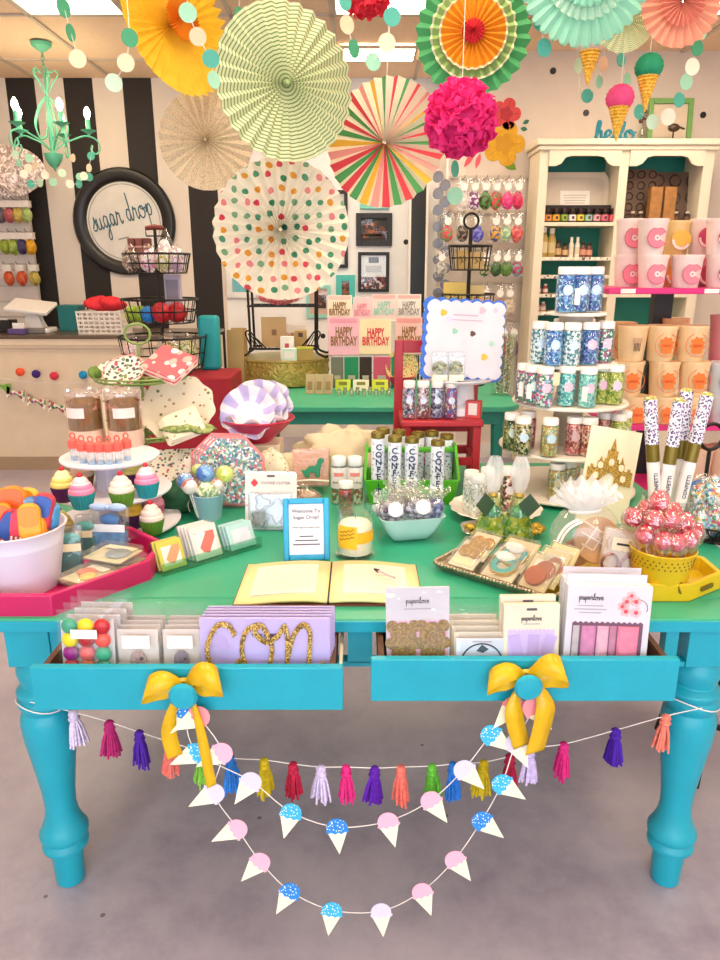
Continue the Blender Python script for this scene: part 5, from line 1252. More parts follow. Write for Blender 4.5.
for uc, w_, y, lg_, lc, c, l, l2 in [(626, 28, 3.27, 'ring', '#ee8298', pk, 'pink tub with ring print at the left end of the lower row', 'pink tub with ring print at the left end of the upper row'), (650, 29, ydf, 'ring', '#ee8298', pk, 'pink tub with ring print, second in the lower row', 'pink tub with ring print, second in the upper row'),
        (684, 30, ydf, 'ring', '#ee8298', pk, 'pink tub standing alone in the middle of the lower row', None), (719, 31, 3.13, 'disc', '#c83a68', pk, 'pink tub with dark disc print at the right of the lower row', 'pink tub with dark disc print at the right of the upper row')]:
    tub(l, uc, 255, 290.5, w_, y, c, lg_, lc, GP)
    if l2: tub(l2, uc+(2 if uc < 640 else 0), 219, 255, w_, y, c, lg_, lc, GP)
tub('yellow tub with round yellow print behind the pink ones', 674, 221, 257, 27, 3.36, '#f0cf8a', 'disc', '#e8b84a', GP)
tub('yellow tub under the other yellow one at the back', 668, 257, 291, 27, 3.36, '#efb98a', 'disc', '#e8954a', GP)
tub('pink tub with dark disc print third in the upper row', 700, 219, 255, 27, 3.32, pk, 'disc', '#c83a68', GP)
tub('dark pink tub half hidden in the lower row', 700, 257, 291, 26, 3.34, '#e98aa4', 'disc', '#b82f5a', GP)
og = '#ffdaa8'
rows = [(325, 360.5), (360.5, 395), (395, 427)]
on_ = ['top', 'middle', 'bottom']
for ri, (vt, vb) in enumerate(rows):
    for ci, u in enumerate((631, 660, 690)):
        sh_ = [-1, 1, 0][ri]
        lg_ = 'barcode' if (ri, ci) == (0, 0) else ('floss')
        tub(f'orange tub in the {on_[ri]} row, {["nearest the sprinkle tower","middle of three","nearest the white and blue tub"][ci]}', u+sh_-(6 if ri == 1 and ci == 0 else 0), vt, vb, 29.5, 3.12 if ci else 3.14, og, lg_, '#ee7a2a', GO)
for u, vt, vb, l in [(620, 322, 358, 'orange tub behind the top row at the left'), (672, 318, 354, 'orange tub behind the top row at the right')]:
    tub(l, u, vt, vb, 26, 3.36, '#fbc48a', 'floss', '#ee7a2a', GO)
tub('pale tub with blue disc print on the middle magenta shelf', 720, 362, 394, 30, 3.14, '#dfe4ea', 'disc', '#2360b0', 'white and blue tubs')
tub('pale tub with blue disc print under its twin on the magenta shelf', 721, 394, 427, 30, 3.13, '#dfe4ea', 'disc', '#2360b0', 'white and blue tubs')
tub('rose tub with rose lid at the right edge of the middle shelf', 722, 315, 361, 32, 3.3, '#ec9a9c', None, '#c83a68', GP)
for i, (u, l) in enumerate([(690, 'peach tub on the lowest magenta shelf behind the push pop tubes'), (718, 'peach tub on the lowest magenta shelf at the right edge')]):
    o = tub(l, u, 456, 500, 32, 3.1, '#e9bfa4', None, '#8a5a4a', 'peach tubs on the lowest shelf', lidc='#e0b498')
    o.location.z = Z3
    part(o, 'lid_print', MB().lathe([(0, .171), (.04, .171), (.04, .173), (0, .173)], 20, sx=1.2), mat('lid_ink', '#8a5a50', .6)) if False else None
# ================================================================ on the main table, left half
Z = TZ
def T(u, v): return on(u, v, Z)
# magenta octagon tray
mg = mat('magenta_lacquer', '#c4185f', .35, var=.05)
tc = Vector((-.80, 1.65, Z))
oct_ = [(.29, -.03), (.29, .10), (.17, .215), (-.17, .215), (-.29, .10), (-.29, -.10), (-.17, -.225), (.13, -.225)]
def shrink(P, k): return [(x*(1-k/abs(.29)), y*(1-k/.22)) for x, y in P]
def ring_wall(P, t, z0, z1):
    I = shrink(P, t); n = len(P); m = MB()
    vs = [(x, y, z0) for x, y in P]+[(x, y, z1) for x, y in P]+[(x, y, z1) for x, y in I]+[(x, y, z0) for x, y in I]
    fs = []
    for i in range(n):
        j = (i+1) % n
        fs += [(i, j, n+j, n+i), (n+i, n+j, 2*n+j, 2*n+i), (2*n+i, 2*n+j, 3*n+j, 3*n+i)]
    return m.add(vs, fs)
o = thing('octagon_tray', 'magenta octagonal tray at the table edge under the white bucket', 'tray', tc)
part(o, 'rim', ring_wall(oct_, .014, 0, .05), mg, bev=.003)
part(o, 'base', MB().prism(shrink(oct_, .012), .001, .008), mg)
# white bucket
bx_ = at(17, 560, 1.56).x
o = thing('white_bucket', 'white enamel bucket of novelty lollies on the magenta tray', 'bucket', (bx_, 1.57, Z+.009)); o.scale = (1.06, 1.06, .88)
enam = mat('white_enamel', '#dcd8ec', .35, var=.03)
part(o, 'body', MB().lathe([(0, .002), (.073, .002), (.078, 0), (.08, .006), (.097, .125), (.0985, .13), (.097, .135), (.105, .165), (.108, .17), (.103, .172), (.100, .165), (.075, .012), (0, .01)], 40, cap=False), enam)
part(o, 'seam', MB().tube([(-.018, -.0775, .005), (-.02, -.0965, .128), (-.02, -.1035, .165)], .0016, 4), mat('seam_grey', '#8d8aa8', .5))
part(o, 'handle', MB().tube(spline([(-.106, 0, .15), (-.1, -.06, .12), (-.05, -.1, .1)], 5), .0022, 5), mat('chrome'))
def lolly(label, u, v, y, w, h, c1, c2, c3, tilt, rz):
    p = at(u, v, y); L = .045
    o = thing('novelty_lolly', label, 'lolly', (p.x, y, p.z), 0, 'novelty lollies in the white bucket', rot=(R(-8), R(tilt), R(rz)))
    P = [(x, z) for x, z in rrect(w, h, w*.42, 6)]
    part(o, 'bar', MB().prism(P, -.011, .011, X=UP), mat('lolly_'+c1[1:], c1, .35, var=.08), bev=.004)
    part(o, 'top_band', MB().prism([(x*.84, z*.55+h*.16) for x, z in rrect(w, h, w*.42, 6)], .0112, .014, X=UP), mat('lolly_'+c2[1:], c2, .35))
    if c3:
        for i in range(3): part(o, 'stripe', MB().box(((i-1)*w*.28, -.0125, -h*.3), (w*.12, .003, h*.34)), mat('lolly_'+c3[1:], c3, .4))
    part(o, 'stick', MB().box((0, 0, -h/2-L/2+.01), (.012, .005, L)), mat('stick_wood', '#dcc49a', .6))
LO = [(12, 502, 1.60, .07, .075, '#f58a1e', '#f2661e', None, -6, 10, 'orange lolly with a red blush at the back of the bucket'), (28, 500, 1.64, .05, .06, '#f6b83a', '#f4a52a', None, 10, -8, 'pale orange lolly furthest back in the bucket'),
      (43, 512, 1.56, .045, .09, '#c8384a', '#2a5ab4', None, 14, 0, 'red and blue round topped lolly right of the orange ones'), (30, 522, 1.53, .048, .085, '#f7a928', '#f28c1e', None, 0, 12, 'amber lolly in the middle of the bucket'),
      (36, 530, 1.545, .05, .07, '#f9a02e', '#f06a2a', None, 0, -6, 'orange lolly at the front rim of the bucket'), (8, 533, 1.545, .06, .12, '#b8283c', '#2350a8', '#f4e8ea', 34, 6, 'blue topped striped lolly leaning at the front of the bucket'),
      (19, 530, 1.54, .035, .10, '#b82a4a', '#d83a5a', '#f6ece8', 8, 0, 'dark pink striped lolly behind the front ones'), (52, 516, 1.575, .03, .06, '#4a9ad4', '#8cc8ec', None, 8, -20, 'light blue lolly at the right rim of the bucket'),
      (4, 520, 1.56, .045, .08, '#f4931e', '#ee7020', None, -10, 20, 'orange lolly at the far left of the bucket'), (32, 507, 1.60, .03, .05, '#2a6ab0', '#78b4e0', None, 0, 0, 'small blue lolly between the orange ones')]
for u, v, y, w_, h, a, b, c, t, rz, l in LO: lolly(l, u, v, y, w_, h, a, b, c, t, rz)
# clear packs on the tray
film = clear('clear_box_film', '#fafdff', .12, .08, bump=.15, bscale=25, film=.04)
def clear_pack(label, loc, w, d, h, body, cols, rot, lab=True, name='treat_pack', labc='#f0e6d0'):
    o = thing(name, label, 'packet', loc, 0, 'clear treat packs', rot=rot)
    part(o, 'film', MB().prism(rrect(w, d, min(w, d)*.12, 3), 0, h), film)
    part(o, 'card', MB().prism(rrect(w*.9, d*.9, .003, 2), .001, .003), mat('packcard_'+body[1:], body, .6))
    for i, (x, y, rx_, ry_, c) in enumerate(cols):
        part(o, 'treat', MB().ball((0, 0, 0), 1, 14, 8, sc_=(rx_*w, ry_*d, h*.4)), mat('treat_'+c[1:], c, .5, var=.12, scale=80), loc=(x*w, y*d, h*.45))
    if lab: part(o, 'paper_label', MB().box((0, d*.32, h*.5+.0), (w*.7, d*.2, .001)), mat('packcard_'+labc[1:], labc, .6))
    return o
ztr = Z+.0085
q = on(88, 575, ztr+.03)
clear_pack('flat clear pack with an ice cream cone treat at the front of the magenta tray', (q.x, q.y, ztr+.028), .085, .10, .014, '#e9dcae', [(-.1, .05, .3, .22, '#f08a6a'), (.15, -.12, .22, .2, '#f2cf6a')], (0, 0, R(-28)))
q = on(113, 553, ztr+.05)
clear_pack('flat clear pack with a grey rose treat on top of the tray pile', (q.x, q.y, ztr+.045), .12, .10, .014, '#d9cfa8', [(.12, 0, .26, .3, '#8f9490')], (0, 0, R(-20)), labc='#f1e6c4')
clear_pack('lower flat clear pack in the tray pile', (q.x+.01, q.y-.005, ztr+.028), .12, .10, .014, '#b9a88c', [(.1, 0, .3, .3, '#8a6a6e')], (0, 0, R(-24)), False)
clear_pack('lowest flat clear pack on the tray under the rose pack', (q.x+.012, q.y-.012, ztr+.012), .12, .10, .014, '#a89a78', [(.1, 0, .3, .3, '#9a7a6e')], (0, 0, R(-14)), False)
clear_pack('flat clear pack under the cone pack on the tray', (on(84, 582, ztr).x, on(84, 582, ztr).y-.0, ztr+.010), .085, .10, .014, '#cfbf8c', [(0, 0, .3, .3, '#c9a85a')], (0, 0, R(-40)), False)
def upright_pack(label, u, v, w, h, d, body, band, treat, rz=0, z=ztr, tilt=-8, bowc=None, name='treat_pack'):
    q = on(u, v, z)
    o = thing(name, label, 'packet', (q.x, q.y, z), 0, 'clear treat packs', rot=(R(tilt), 0, R(rz)))
    part(o, 'film', MB().box((0, 0, h/2), (w, d, h)), film, bev=.003)
    part(o, 'filling', MB().box((0, 0, h*.25), (w*.9, d*.8, h*.44)), mat('fillcol_'+body[1:], body, .5, var=.3, scale=50))
    part(o, 'treat', MB().ball((0, 0, h*.72), h*.16, 14, 8, sc_=(1.3, .5, .8)), mat('treat_'+treat[1:], treat, .5))
    part(o, 'band', MB().box((0, -d/2-.0006, h*.56), (w*.96, .001, h*.16)), mat('packcard_'+band[1:], band, .6))
    if bowc:
        part(o, 'ribbon_bow', MB().ball((-w*.26, -d*.3, h*1.0), h*.11, 10, 6, sc_=(1.9, .6, .8)).ball((w*.26, -d*.3, h*1.0), h*.11, 10, 6, sc_=(1.9, .6, .8)).ball((0, -d*.35, h*1.0), h*.06, 8, 6), mat('bow_'+bowc[1:], bowc, .4))
    return o
upright_pack('clear box of teal treats with cream bands beside the white bucket', 73, 573, .055, .12, .03, '#1f6f68', '#e9dcb8', '#3f9a90', 12)
upright_pack('second clear box of teal treats behind the grey rose pack', 87, 556, .045, .11, .03, '#2a7a70', '#d9d0a8', '#3f9a90', 4)
upright_pack('clear bag of blue sweets tied with a pale blue bow on the tray', 111, 553, .095, .125, .03, '#5f9ac8', '#dfe8f0', '#2f78c0', -4, bowc='#a9c4ea')
# ---------------------------------------------------------------- three tier cupcake stand
SX, SY = at(110, 480, 1.98).x, 2.0
wcard = mat('white_card', '#e6e4ee', .5, var=.02)
cs_ = thing('cupcake_stand', 'white three tier card cupcake stand behind the magenta tray', 'cupcake stand', (SX, SY, Z))
ztier = [Z+.018, .876, .973]; rtier = [.185, .165, .137]
for i, (z, r) in enumerate(zip(ztier, rtier)):
    part(cs_, 'tier', MB().lathe([(0, -.006), (r-.004, -.006), (r, -.002), (r, .002), (r-.004, .004), (0, .004)], 40), wcard, loc=(0, 0, z-Z))
for i in range(3):
    z0 = 0 if i == 0 else ztier[i-1]-Z+.004; z1 = ztier[i]-Z-.006
    if i == 0: part(cs_, 'foot', MB().lathe([(.1, 0), (.1, z1)], 24), wcard)
    else: part(cs_, 'column', MB().lathe([(.05, 0), (.047, (z1-z0)/2), (.05, z1-z0)], 8), mat('lilac_card_column', '#c9c8de', .5), loc=(0, 0, z0))
icing_prof = [(.030, .040), (.0335, .044), (.0325, .052), (.028, .056), (.0285, .060), (.026, .067), (.020, .071), (.0195, .075), (.015, .081), (.008, .085), (0, .087)]
def cup_wob(a, z): return 1+.035*cos(24*a)
wrapm = MB().lathe([(.0235, 0), (.0245, .002), (.0335, .04), (.032, .041), (0, .040)], 48, wob=cup_wob, cap=True)
icem = MB().lathe(icing_prof, 22)
_wm = {}
def cupcake(label, u, v, z, wc, ic, top=None):
    q = on(u, v, z+.03)
    o = thing('cupcake', label, 'cupcake', (q.x, q.y, z), random.uniform(0, 6), 'toy cupcakes on the tiered stand')
    for k_, mb_x, c, nm_ in (('w', wrapm, wc, 'wrapper'), ('i', icem, ic, 'icing')):
        if (k_, c) not in _wm: _wm[(k_, c)] = mb_x.mesh(nm_, mat('cup_'+c[1:], c, .5, var=.06))
        obj(nm_, _wm[(k_, c)], o)
    if top:
        if ('t', top) not in _wm: _wm[('t', top)] = MB().lathe([(.0262, .0665), (.0205, .0718), (.0200, .0755), (.0155, .0815), (.0085, .0855), (0, .0875)], 22).mesh('icing_top', mat('cup_'+top[1:], top, .5))
        obj('icing_top', _wm[('t', top)], o)
    if 'c' not in _wm: _wm['c'] = MB().ball((0, 0, .09), .0075, 12, 8).mesh('cherry', mat('cherry_red', '#c41f34', .3))
    obj('cherry', _wm['c'], o)
z2_, z3_ = ztier[1]+.004, ztier[0]+.004
PK, WH, YL = '#f490b8', '#f6ddd2', '#e6d977'
cupcake('yellow iced cupcake in a purple case at the left of the middle tier', 64, 490, z2_, '#4a1a50', YL, '#f3ecb0')
cupcake('pink iced cupcake in a teal case left of centre on the middle tier', 82, 497, z2_, '#1f9aa0', PK, '#f8d8de')
cupcake('white iced cupcake in a green case on the middle tier', 122, 495, z2_, '#5f8f2a', WH)
cupcake('pink iced cupcake in a teal case at the right of the middle tier', 147, 486, z2_, '#1f98a4', PK, '#f8d4e0')
cupcake('yellow iced cupcake in a purple case behind the right pink one', 132, 476, z2_, '#4a1a50', YL)
cupcake('peach iced cupcake behind the pink one on the middle tier', 82, 479, z2_, '#8a5a3a', '#efc9a8')
cupcake('yellow iced cupcake on the lowest tier by the white bucket', 61, 530, z3_, '#8f9a4a', YL)
cupcake('white iced cupcake in a green case at the right of the lowest tier', 152, 523, z3_, '#5f8f2a', WH)
cupcake('pink iced cupcake behind the white one on the lowest tier', 153, 508, z3_, '#b85a7a', '#f19ab0')
cupcake('yellow iced cupcake in a purple case behind the blue bow bag', 132, 517, z3_, '#4a1a50', '#e0b83a')
# clear gift tubes on the top tier
zt1 = ztier[2]+.004
def gift_tube(label, u, rz):
    q = on(u, 446, zt1)
    o = thing('gift_tube', label, 'gift tube', (q.x, q.y+.02, zt1), rz, 'clear gift tubes on the cupcake stand'); r = .052
    part(o, 'base_wrap', MB().lathe([(r*.97, 0), (r, .003), (r, .048), (r*.97, .05)], 28), mat('cream_band_paper', '#e6d4c4', .6))
    part(o, 'filling', MB().lathe([(r*.95, .05), (r*.95, .12), (r*.5, .145), (0, .145)], 24), mat('bronze_tissue', '#7d6438', .5, var=.25, scale=40))
    part(o, 'pink_sweets', MB().lathe([(r*.962, .112), (r*.962, .134)], 24, cap=False, wob=lambda a, z: 1), speck('pink_foil', ['#b07a5a', '#8a6a40', '#d89a98', '#7d6438'], 70, rough=.3))
    part(o, 'tube_wall', MB().lathe([(r*1.02, .002), (r*1.02, .16)], 28, cap=False), clear('tube_wall_clear', '#fff4f2', .2, .06))
    part(o, 'lid', MB().lathe([(r*1.04, .153), (r*1.04, .163), (r*1.0, .166), (r*.9, .161), (0, .161)], 28, cap=False), clear('tube_lid', '#fbeee8', .3, .15, film=.12))
    part(o, 'label', MB().grid(lambda s, t: (r*1.03*cos(R(-125+70*s)), r*1.03*sin(R(-125+70*s)), .09+.03*t), 6, 1), mat('label_pinkish', '#f2dcd8', .5))
gift_tube('clear gift tube with bronze filling nearer the counter side', 86, -.3)
gift_tube('clear gift tube with bronze filling nearer the cream napkins', 125, .3)
coral = mat('coral_plastic', '#f4685c', .4)
vm = [MB().lathe([(.0085, 0), (.009, .002), (.009, .028), (0, .028)], 12), MB().lathe([(.0088, .0), (.0088, .008)], 12), MB().lathe([(.0115, .027), (.0125, .03), (.0125, .044), (.006, .048), (0, .048)], 12).tube([(.006*cos(a), 0, .053+.006*sin(a)) for a in [2*pi*i/10 for i in range(10)]], .002, 5, closed=True)]
vme = [m.mesh(n, mm) for m, n, mm in zip(vm, ('tube', 'blue_foot', 'coral_cap'), (clear('vial_clear', '#f6fbff', .2, film=.25), mat('blue_plastic', '#5aa6cc', .4), coral))]
vpos = ['leftmost', 'second', 'third', 'fourth', 'fifth', 'sixth', 'rightmost']
for i in range(7):
    u = 75+8.8*i; q = on(u, 463-abs(i-3)*-.0-(3 if i in (0, 6) else 0)+(1 if i in (2, 3, 4) else 0), zt1)
    o = thing('bubble_vial', f'tiny bubble vial with coral cap, {vpos[i]} in the row on the top tier', 'vial', (q.x, q.y, zt1), 0, 'coral capped vials on the top tier'); o.scale = (1.15, 1.15, 1.3)
    for me_, n_ in zip(vme, ('tube', 'blue_foot', 'coral_cap')): obj(n_, me_, o)
# ---------------------------------------------------------------- green wire tiered plate stand with paper plates
GX, GY = at(143, 400, 2.46).x, 2.46
gw = mat('green_wire', '#7f9a52', .45, .2)
def gzv(v): return at(143, v, GY).z-Z
o = thing('wire_plate_stand', 'green wire tiered plate stand with a ring handle behind the cupcakes', 'plate stand', (GX, GY, Z))
part(o, 'stem', MB().tube([(0, 0, .0), (0, 0, gzv(346))], .006, 8), gw)
part(o, 'ring_handle', MB().tube([(.043*cos(a), 0, gzv(334)+.034*sin(a)) for a in [2*pi*i/28 for i in range(28)]], .0045, 6, closed=True), gw)
def wire_tier(nm_, r, z):
    m = MB()
    for rr_, dz in ((r, .012), (r*.97, 0), (r*.55, -.012)): m.tube([(rr_*cos(2*pi*i/40), rr_*sin(2*pi*i/40), z+dz) for i in range(40)], .0035, 5, closed=True)
    for i in range(12): a = 2*pi*i/12; m.tube([(0, 0, z-.012), (r*.55*cos(a), r*.55*sin(a), z-.012), (r*.97*cos(a), r*.97*sin(a), z), (r*cos(a), r*sin(a), z+.012)], .0025, 4)
    part(o, nm_, m, gw)
wire_tier('upper_tier', .155, gzv(378)); wire_tier('middle_tier', .205, gzv(430)); wire_tier('lower_tier', .225, .04)
flor = speck('rose_floral_print', ['#3f5a48', '#7a8f5a', '#b8505e', '#5a4a5a'], 70, base='#efe6dc', size=.46, rough=.6)
zt_ = Z+gzv(378)+.014
def paper_plate(label, p, r, m, rot, wavy=0, name='paper_plate', rim=None):
    o = thing(name, label, 'plate', p, 0, 'paper plates', rot=rot)
    wb_ = (lambda a, z: 1+wavy*cos(10*a)) if wavy else None
    part(o, 'plate', MB().lathe([(0, 0), (r*.72, 0), (r*.8, .006), (r, .010), (r*1.0, .012), (r*.79, .009), (r*.71, .003), (0, .003)], 60, wob=wb_, cap=False), m)
    if rim: part(o, 'rim', MB().lathe([(r*.95, .0105), (r*1.005, .012), (r*1.005, .014), (r*.95, .0125), (r*.95, .0105)], 60, wob=wb_, cap=False), rim)
    return o
paper_plate('round white plate with leaf print leaning on the green wire stand', (at(124, 362, GY-.07).x, GY-.07, zt_+.012), .072, flor, (R(38), R(-6), 0), .02, rim=mat('salmon_rim', '#e8a08c', .5))
paper_plate('second leaf print plate under the leaning one on the wire stand', (at(116, 370, GY-.03).x, GY-.03, zt_+.004), .075, flor, (R(28), R(-4), 0), .02)
def napkin(label, p, w, d, h, mats, rot, scal=True):
    m = MB()
    for i in range(4):
        P = rrect(w-.004*i, d-.003*i, .012, 3)
        m.prism([(x+.003*i, y) for x, y in P], h*i/4, h*(i+.8)/4, (3-i) % len(mats))
    return solo('napkin_pack', m, mats, label, 'napkins', p, rot=rot, bev=.001)
napkin('pink patterned napkins with scalloped edge on the green wire stand', (at(168, 364, GY-.06).x, GY-.05, zt_+.03), .16, .13, .03, [speck('pink_napkin', ['#f6e4dc', '#f0b8ac', '#fff2ea'], 28, base='#ea6a72', size=.42, rough=.7), mat('napkin_pale', '#f6d8cc', .7)], (R(32), R(14), R(-28)))
solo('olive_ornament', heap(.02, .02, .02, 5), mat('olive_leaf', '#6f8a3a', .7), 'small green leaf ball at the left rim of the green wire stand', 'ornament', (at(101, 372, GY).x, GY-.06, zt_+.012))
zm_ = Z+gzv(430)+.014
napm = speck('cream_floral_napkin', ['#b8905a', '#c9a87a', '#7a7a4a'], 40, base='#efe3cc', size=.22, rough=.7)
paper_plate('large cream petal edged plate on the middle wire tier', (at(178, 405, GY-.02).x, GY-.02, zm_+.065), .125, napm, (R(52), R(6), 0), .035)
paper_plate('second cream petal edged plate leaning behind the gift tubes', (at(118, 405, GY-.02).x, GY+.02, zm_+.05), .11, napm, (R(60), R(-6), 0), .035)
def crumple(name, label, cat, p, rx_, ry_, h, m, seed, rot=None, amp=1.0):
    rr = random.Random(seed); A = [(rr.uniform(0, 6), rr.randint(2, 7), rr.randint(2, 6), rr.uniform(.03, .08)*amp) for _ in range(7)]
    def wob(a, th): return 1+sum(c*sin(b*a+ph)*sin(d*th+ph) for ph, b, d, c in A)
    return solo(name, MB().ball((0, 0, h*.95), 1, 40, 20, sc_=(rx_, ry_, h), wob=wob), m, label, cat, p, rot=rot)
napkin('folded cream napkin standing on the middle wire tier', (at(180, 408, GY-.13).x, GY-.12, zm_+.022), .13, .12, .02, [napm, mat('napkin_cream', '#f1e8d6', .7)], (R(36), R(-18), R(20)))
crumple('green_straw', 'nest of green paper straw on the middle wire tier', 'paper straw', (at(190, 425, GY-.1).x, GY-.12, zm_-.0), .09, .05, .018, speck('green_straw_paper', ['#8a9a5a', '#6f8346', '#a8b478'], 110, rough=.8), 8)
# floral napkins below
napkin('small flower print napkins on the lowest wire tier', (at(178, 455, GY-.12).x, GY-.10, Z+.062), .22, .14, .05, [speck('ditsy_napkin', ['#c05a6a', '#4f7a8a', '#7a8a4a', '#4a4a5a'], 75, base='#ece6da', size=.36, rough=.7)], (R(40), 0, R(10)))
napkin('flower print napkins leaning beside the blue bucket', (at(192, 462, 2.27).x, 2.27, Z+.07), .12, .12, .03, [speck('ditsy_napkin', ['#c05a6a'], 75)], (R(55), R(20), R(-14)))
crumple('green_tissue', 'dark green crumpled tissue between the cupcakes and the blue bucket', 'tissue', (at(180, 510, 2.16).x, 2.14, Z), .075, .06, .05, mat('dark_green_tissue', '#1f5a38', .7, var=.3, scale=40), 4)
# ---------------------------------------------------------------- floral octagon plate, pink bowl
q = T(228, 512)
oc = [(.118*cos(R(22.5+45*i)), .118*sin(R(22.5+45*i))) for i in range(8)]
o = thing('octagon_plate', 'octagonal paper plate with dense flower print and red rim, leaning', 'plate', (q.x, q.y+.03, Z+.012), 0, None, rot=(R(-16), 0, R(-6)))
part(o, 'print', MB().prism([(x*.93, y*.93+.109) for x, y in oc], .0, .006, X=UP), speck('dense_floral', ['#5f9fa4', '#c86a7a', '#dfe4e0', '#6f8fb4', '#8fae8a', '#cfdde0', '#4a6a7a'], 150, rough=.5))
part(o, 'rim', MB().prism([(x, y+.109) for x, y in oc], -.004, 0, X=UP), mat('plate_red_rim', '#e58488', .5))
for i, (dy, l) in enumerate([(.03, 'second octagonal flower print plate behind the first'), (.055, 'third octagonal flower print plate at the back of the stack')]):
    o2 = dup(o, (q.x-.014*(i+1), q.y+.03+dy*.8, Z+.012), l, rot=(R(-16), 0, R(-6)))
rz_ = .895
solo('riser_box', MB().box((0, 0, (rz_-Z)/2), (.14, .14, rz_-Z)), mat('riser_cream', '#ded2bc', .6), 'small cream riser box under the red bowl', 'box', (at(262, 440, 2.52).x, 2.52, Z), bev=.004)
bxp = at(258, 440, 2.52).x
o = thing('red_bowl', 'wide raspberry red bowl on a riser box', 'bowl', (bxp, 2.52, rz_))
part(o, 'bowl', MB().lathe([(.045, 0), (.05, .004), (.10, .05), (.135, .085), (.132, .088), (.096, .053), (.046, .008), (0, .008)], 44, cap=False), mat('raspberry_enamel', '#c6204e', .3))
def scallop_plate(label, p, r, rot, m1, m2, n=8):
    o = thing('scalloped_plate', label, 'plate', p, 0, 'lilac striped scalloped plates', rot=rot)
    mm = MB()
    vs = [(0, 0, 0)]; fs = []; mi = []
    N = n*6
    for j, (q, z) in enumerate(((.5, .002), (.72, .008), (1, .03))):
        for i in range(N):
            a = 2*pi*i/N; f = 1-.09*abs(cos(n*a/2))**3 if j == 2 else 1
            zz_ = z+(.012*cos(n*a) if j == 2 else .004*cos(n*a)*j)
            vs.append((r*q*f*cos(a), r*q*f*sin(a), zz_))
    for i in range(N):
        fs.append((0, 1+i, 1+(i+1) % N)); mi.append(0)
    for j in range(2):
        for i in range(N):
            k_ = (i+1) % N; fs.append((1+j*N+i, 1+(j+1)*N+i, 1+(j+1)*N+k_, 1+j*N+k_)); mi.append(1 if (i//3) % 2 == 0 else 0)
    mm.v = vs; mm.f = fs; mm.m = mi
    ob = part(o, 'plate', mm, [m1, m2]); s = ob.modifiers.new('solid', 'SOLIDIFY'); s.thickness = .002
lw, ll = mat('plate_white', '#dedae4', .5), mat('plate_lilac', '#b9aee0', .45)
scallop_plate('lilac striped scalloped plate at the front of the red bowl', (bxp-.02, 2.47, rz_+.105), .10, (R(62), 0, 0), lw, ll)
scallop_plate('lilac striped scalloped plate leaning behind the front one', (bxp+.005, 2.52, rz_+.115), .105, (R(60), R(10), R(-10)), lw, ll)
scallop_plate('lilac striped scalloped plate at the right of the red bowl', (bxp+.035, 2.56, rz_+.11), .10, (R(58), R(18), R(-24)), lw, ll)
scallop_plate('lilac striped scalloped plate lying flat in the red bowl', (bxp, 2.51, rz_+.078), .12, (R(6), 0, 0), lw, mat('plate_blush', '#f0d4d8', .5))
# ---------------------------------------------------------------- small blue bucket with lollipops
q = T(207, 522)
o = thing('blue_bucket', 'small pale blue metal bucket before the octagon plate', 'bucket', (q.x, q.y+.04, Z))
part(o, 'body', MB().lathe([(0, .002), (.034, .002), (.036, 0), (.047, .075), (.05, .078), (.047, .079), (.034, .006), (0, .006)], 32, cap=False), mat('pale_blue_metal', '#a9cbe2', .35, .2))
part(o, 'handle', MB().tube(spline([(-.048, 0, .07), (-.058, -.02, .05), (-.05, -.035, .03)], 5), .002, 5), mat('chrome'))
bq = q+Vector((0, .04, 0))
for dx, dy, dz, r, cc, l in [(-.055, -.02, .115, .026, ['#3f7fc0', '#7ab0dc'], 'round blue lollipop at the left of the blue bucket'), (-.045, -.03, .10, .024, ['#e86a4a', '#f4e8e0'], 'red and white swirl lollipop at the left of the blue bucket'), (-.004, 0, .13, .028, ['#2f74c4', '#6aa4dc'], 'round blue lollipop in the middle of the blue bucket'), (.045, 0, .13, .027, ['#c9d83a', '#e2e87a'], 'round yellow green lollipop at the right of the blue bucket'), (.03, -.02, .10, .02, ['#e87a6a', '#f2e2da'], 'coral swirl lollipop at the right of the blue bucket'), (-.025, .02, .135, .02, ['#b9cc4a', '#d8dc8a'], 'small lime lollipop behind the blue ones')]:
    o = thing('lollipop', l, 'lollipop', (bq.x+dx*.6, bq.y+dy, Z+.01), 0, 'lollipops in the blue bucket', rot=(0, R(dx*260), 0))
    part(o, 'stick', MB().tube([(0, 0, 0), (0, 0, dz)], .0022, 5), mat('stick_white', '#f2ece6', .5))
    part(o, 'candy', MB().ball((0, 0, dz), r, 20, 12, sc_=(1, .6, 1)), speck('lol_'+cc[0][1:], cc, 40, rough=.15, coat=.6))
    part(o, 'wrap', MB().ball((0, 0, dz), r*1.1, 14, 8, sc_=(1, .65, 1)), pouch_cl)
crumple('treat_bag_popcorn', 'clear bag of pale green popcorn in the blue bucket', 'treat bag', (bq.x+.004, bq.y-.025, Z+.068), .034, .02, .026, speck('popcorn_green', ['#dfe4c0', '#b9c890', '#f4f0dc', '#8fae78'], 130, rough=.5), 6)
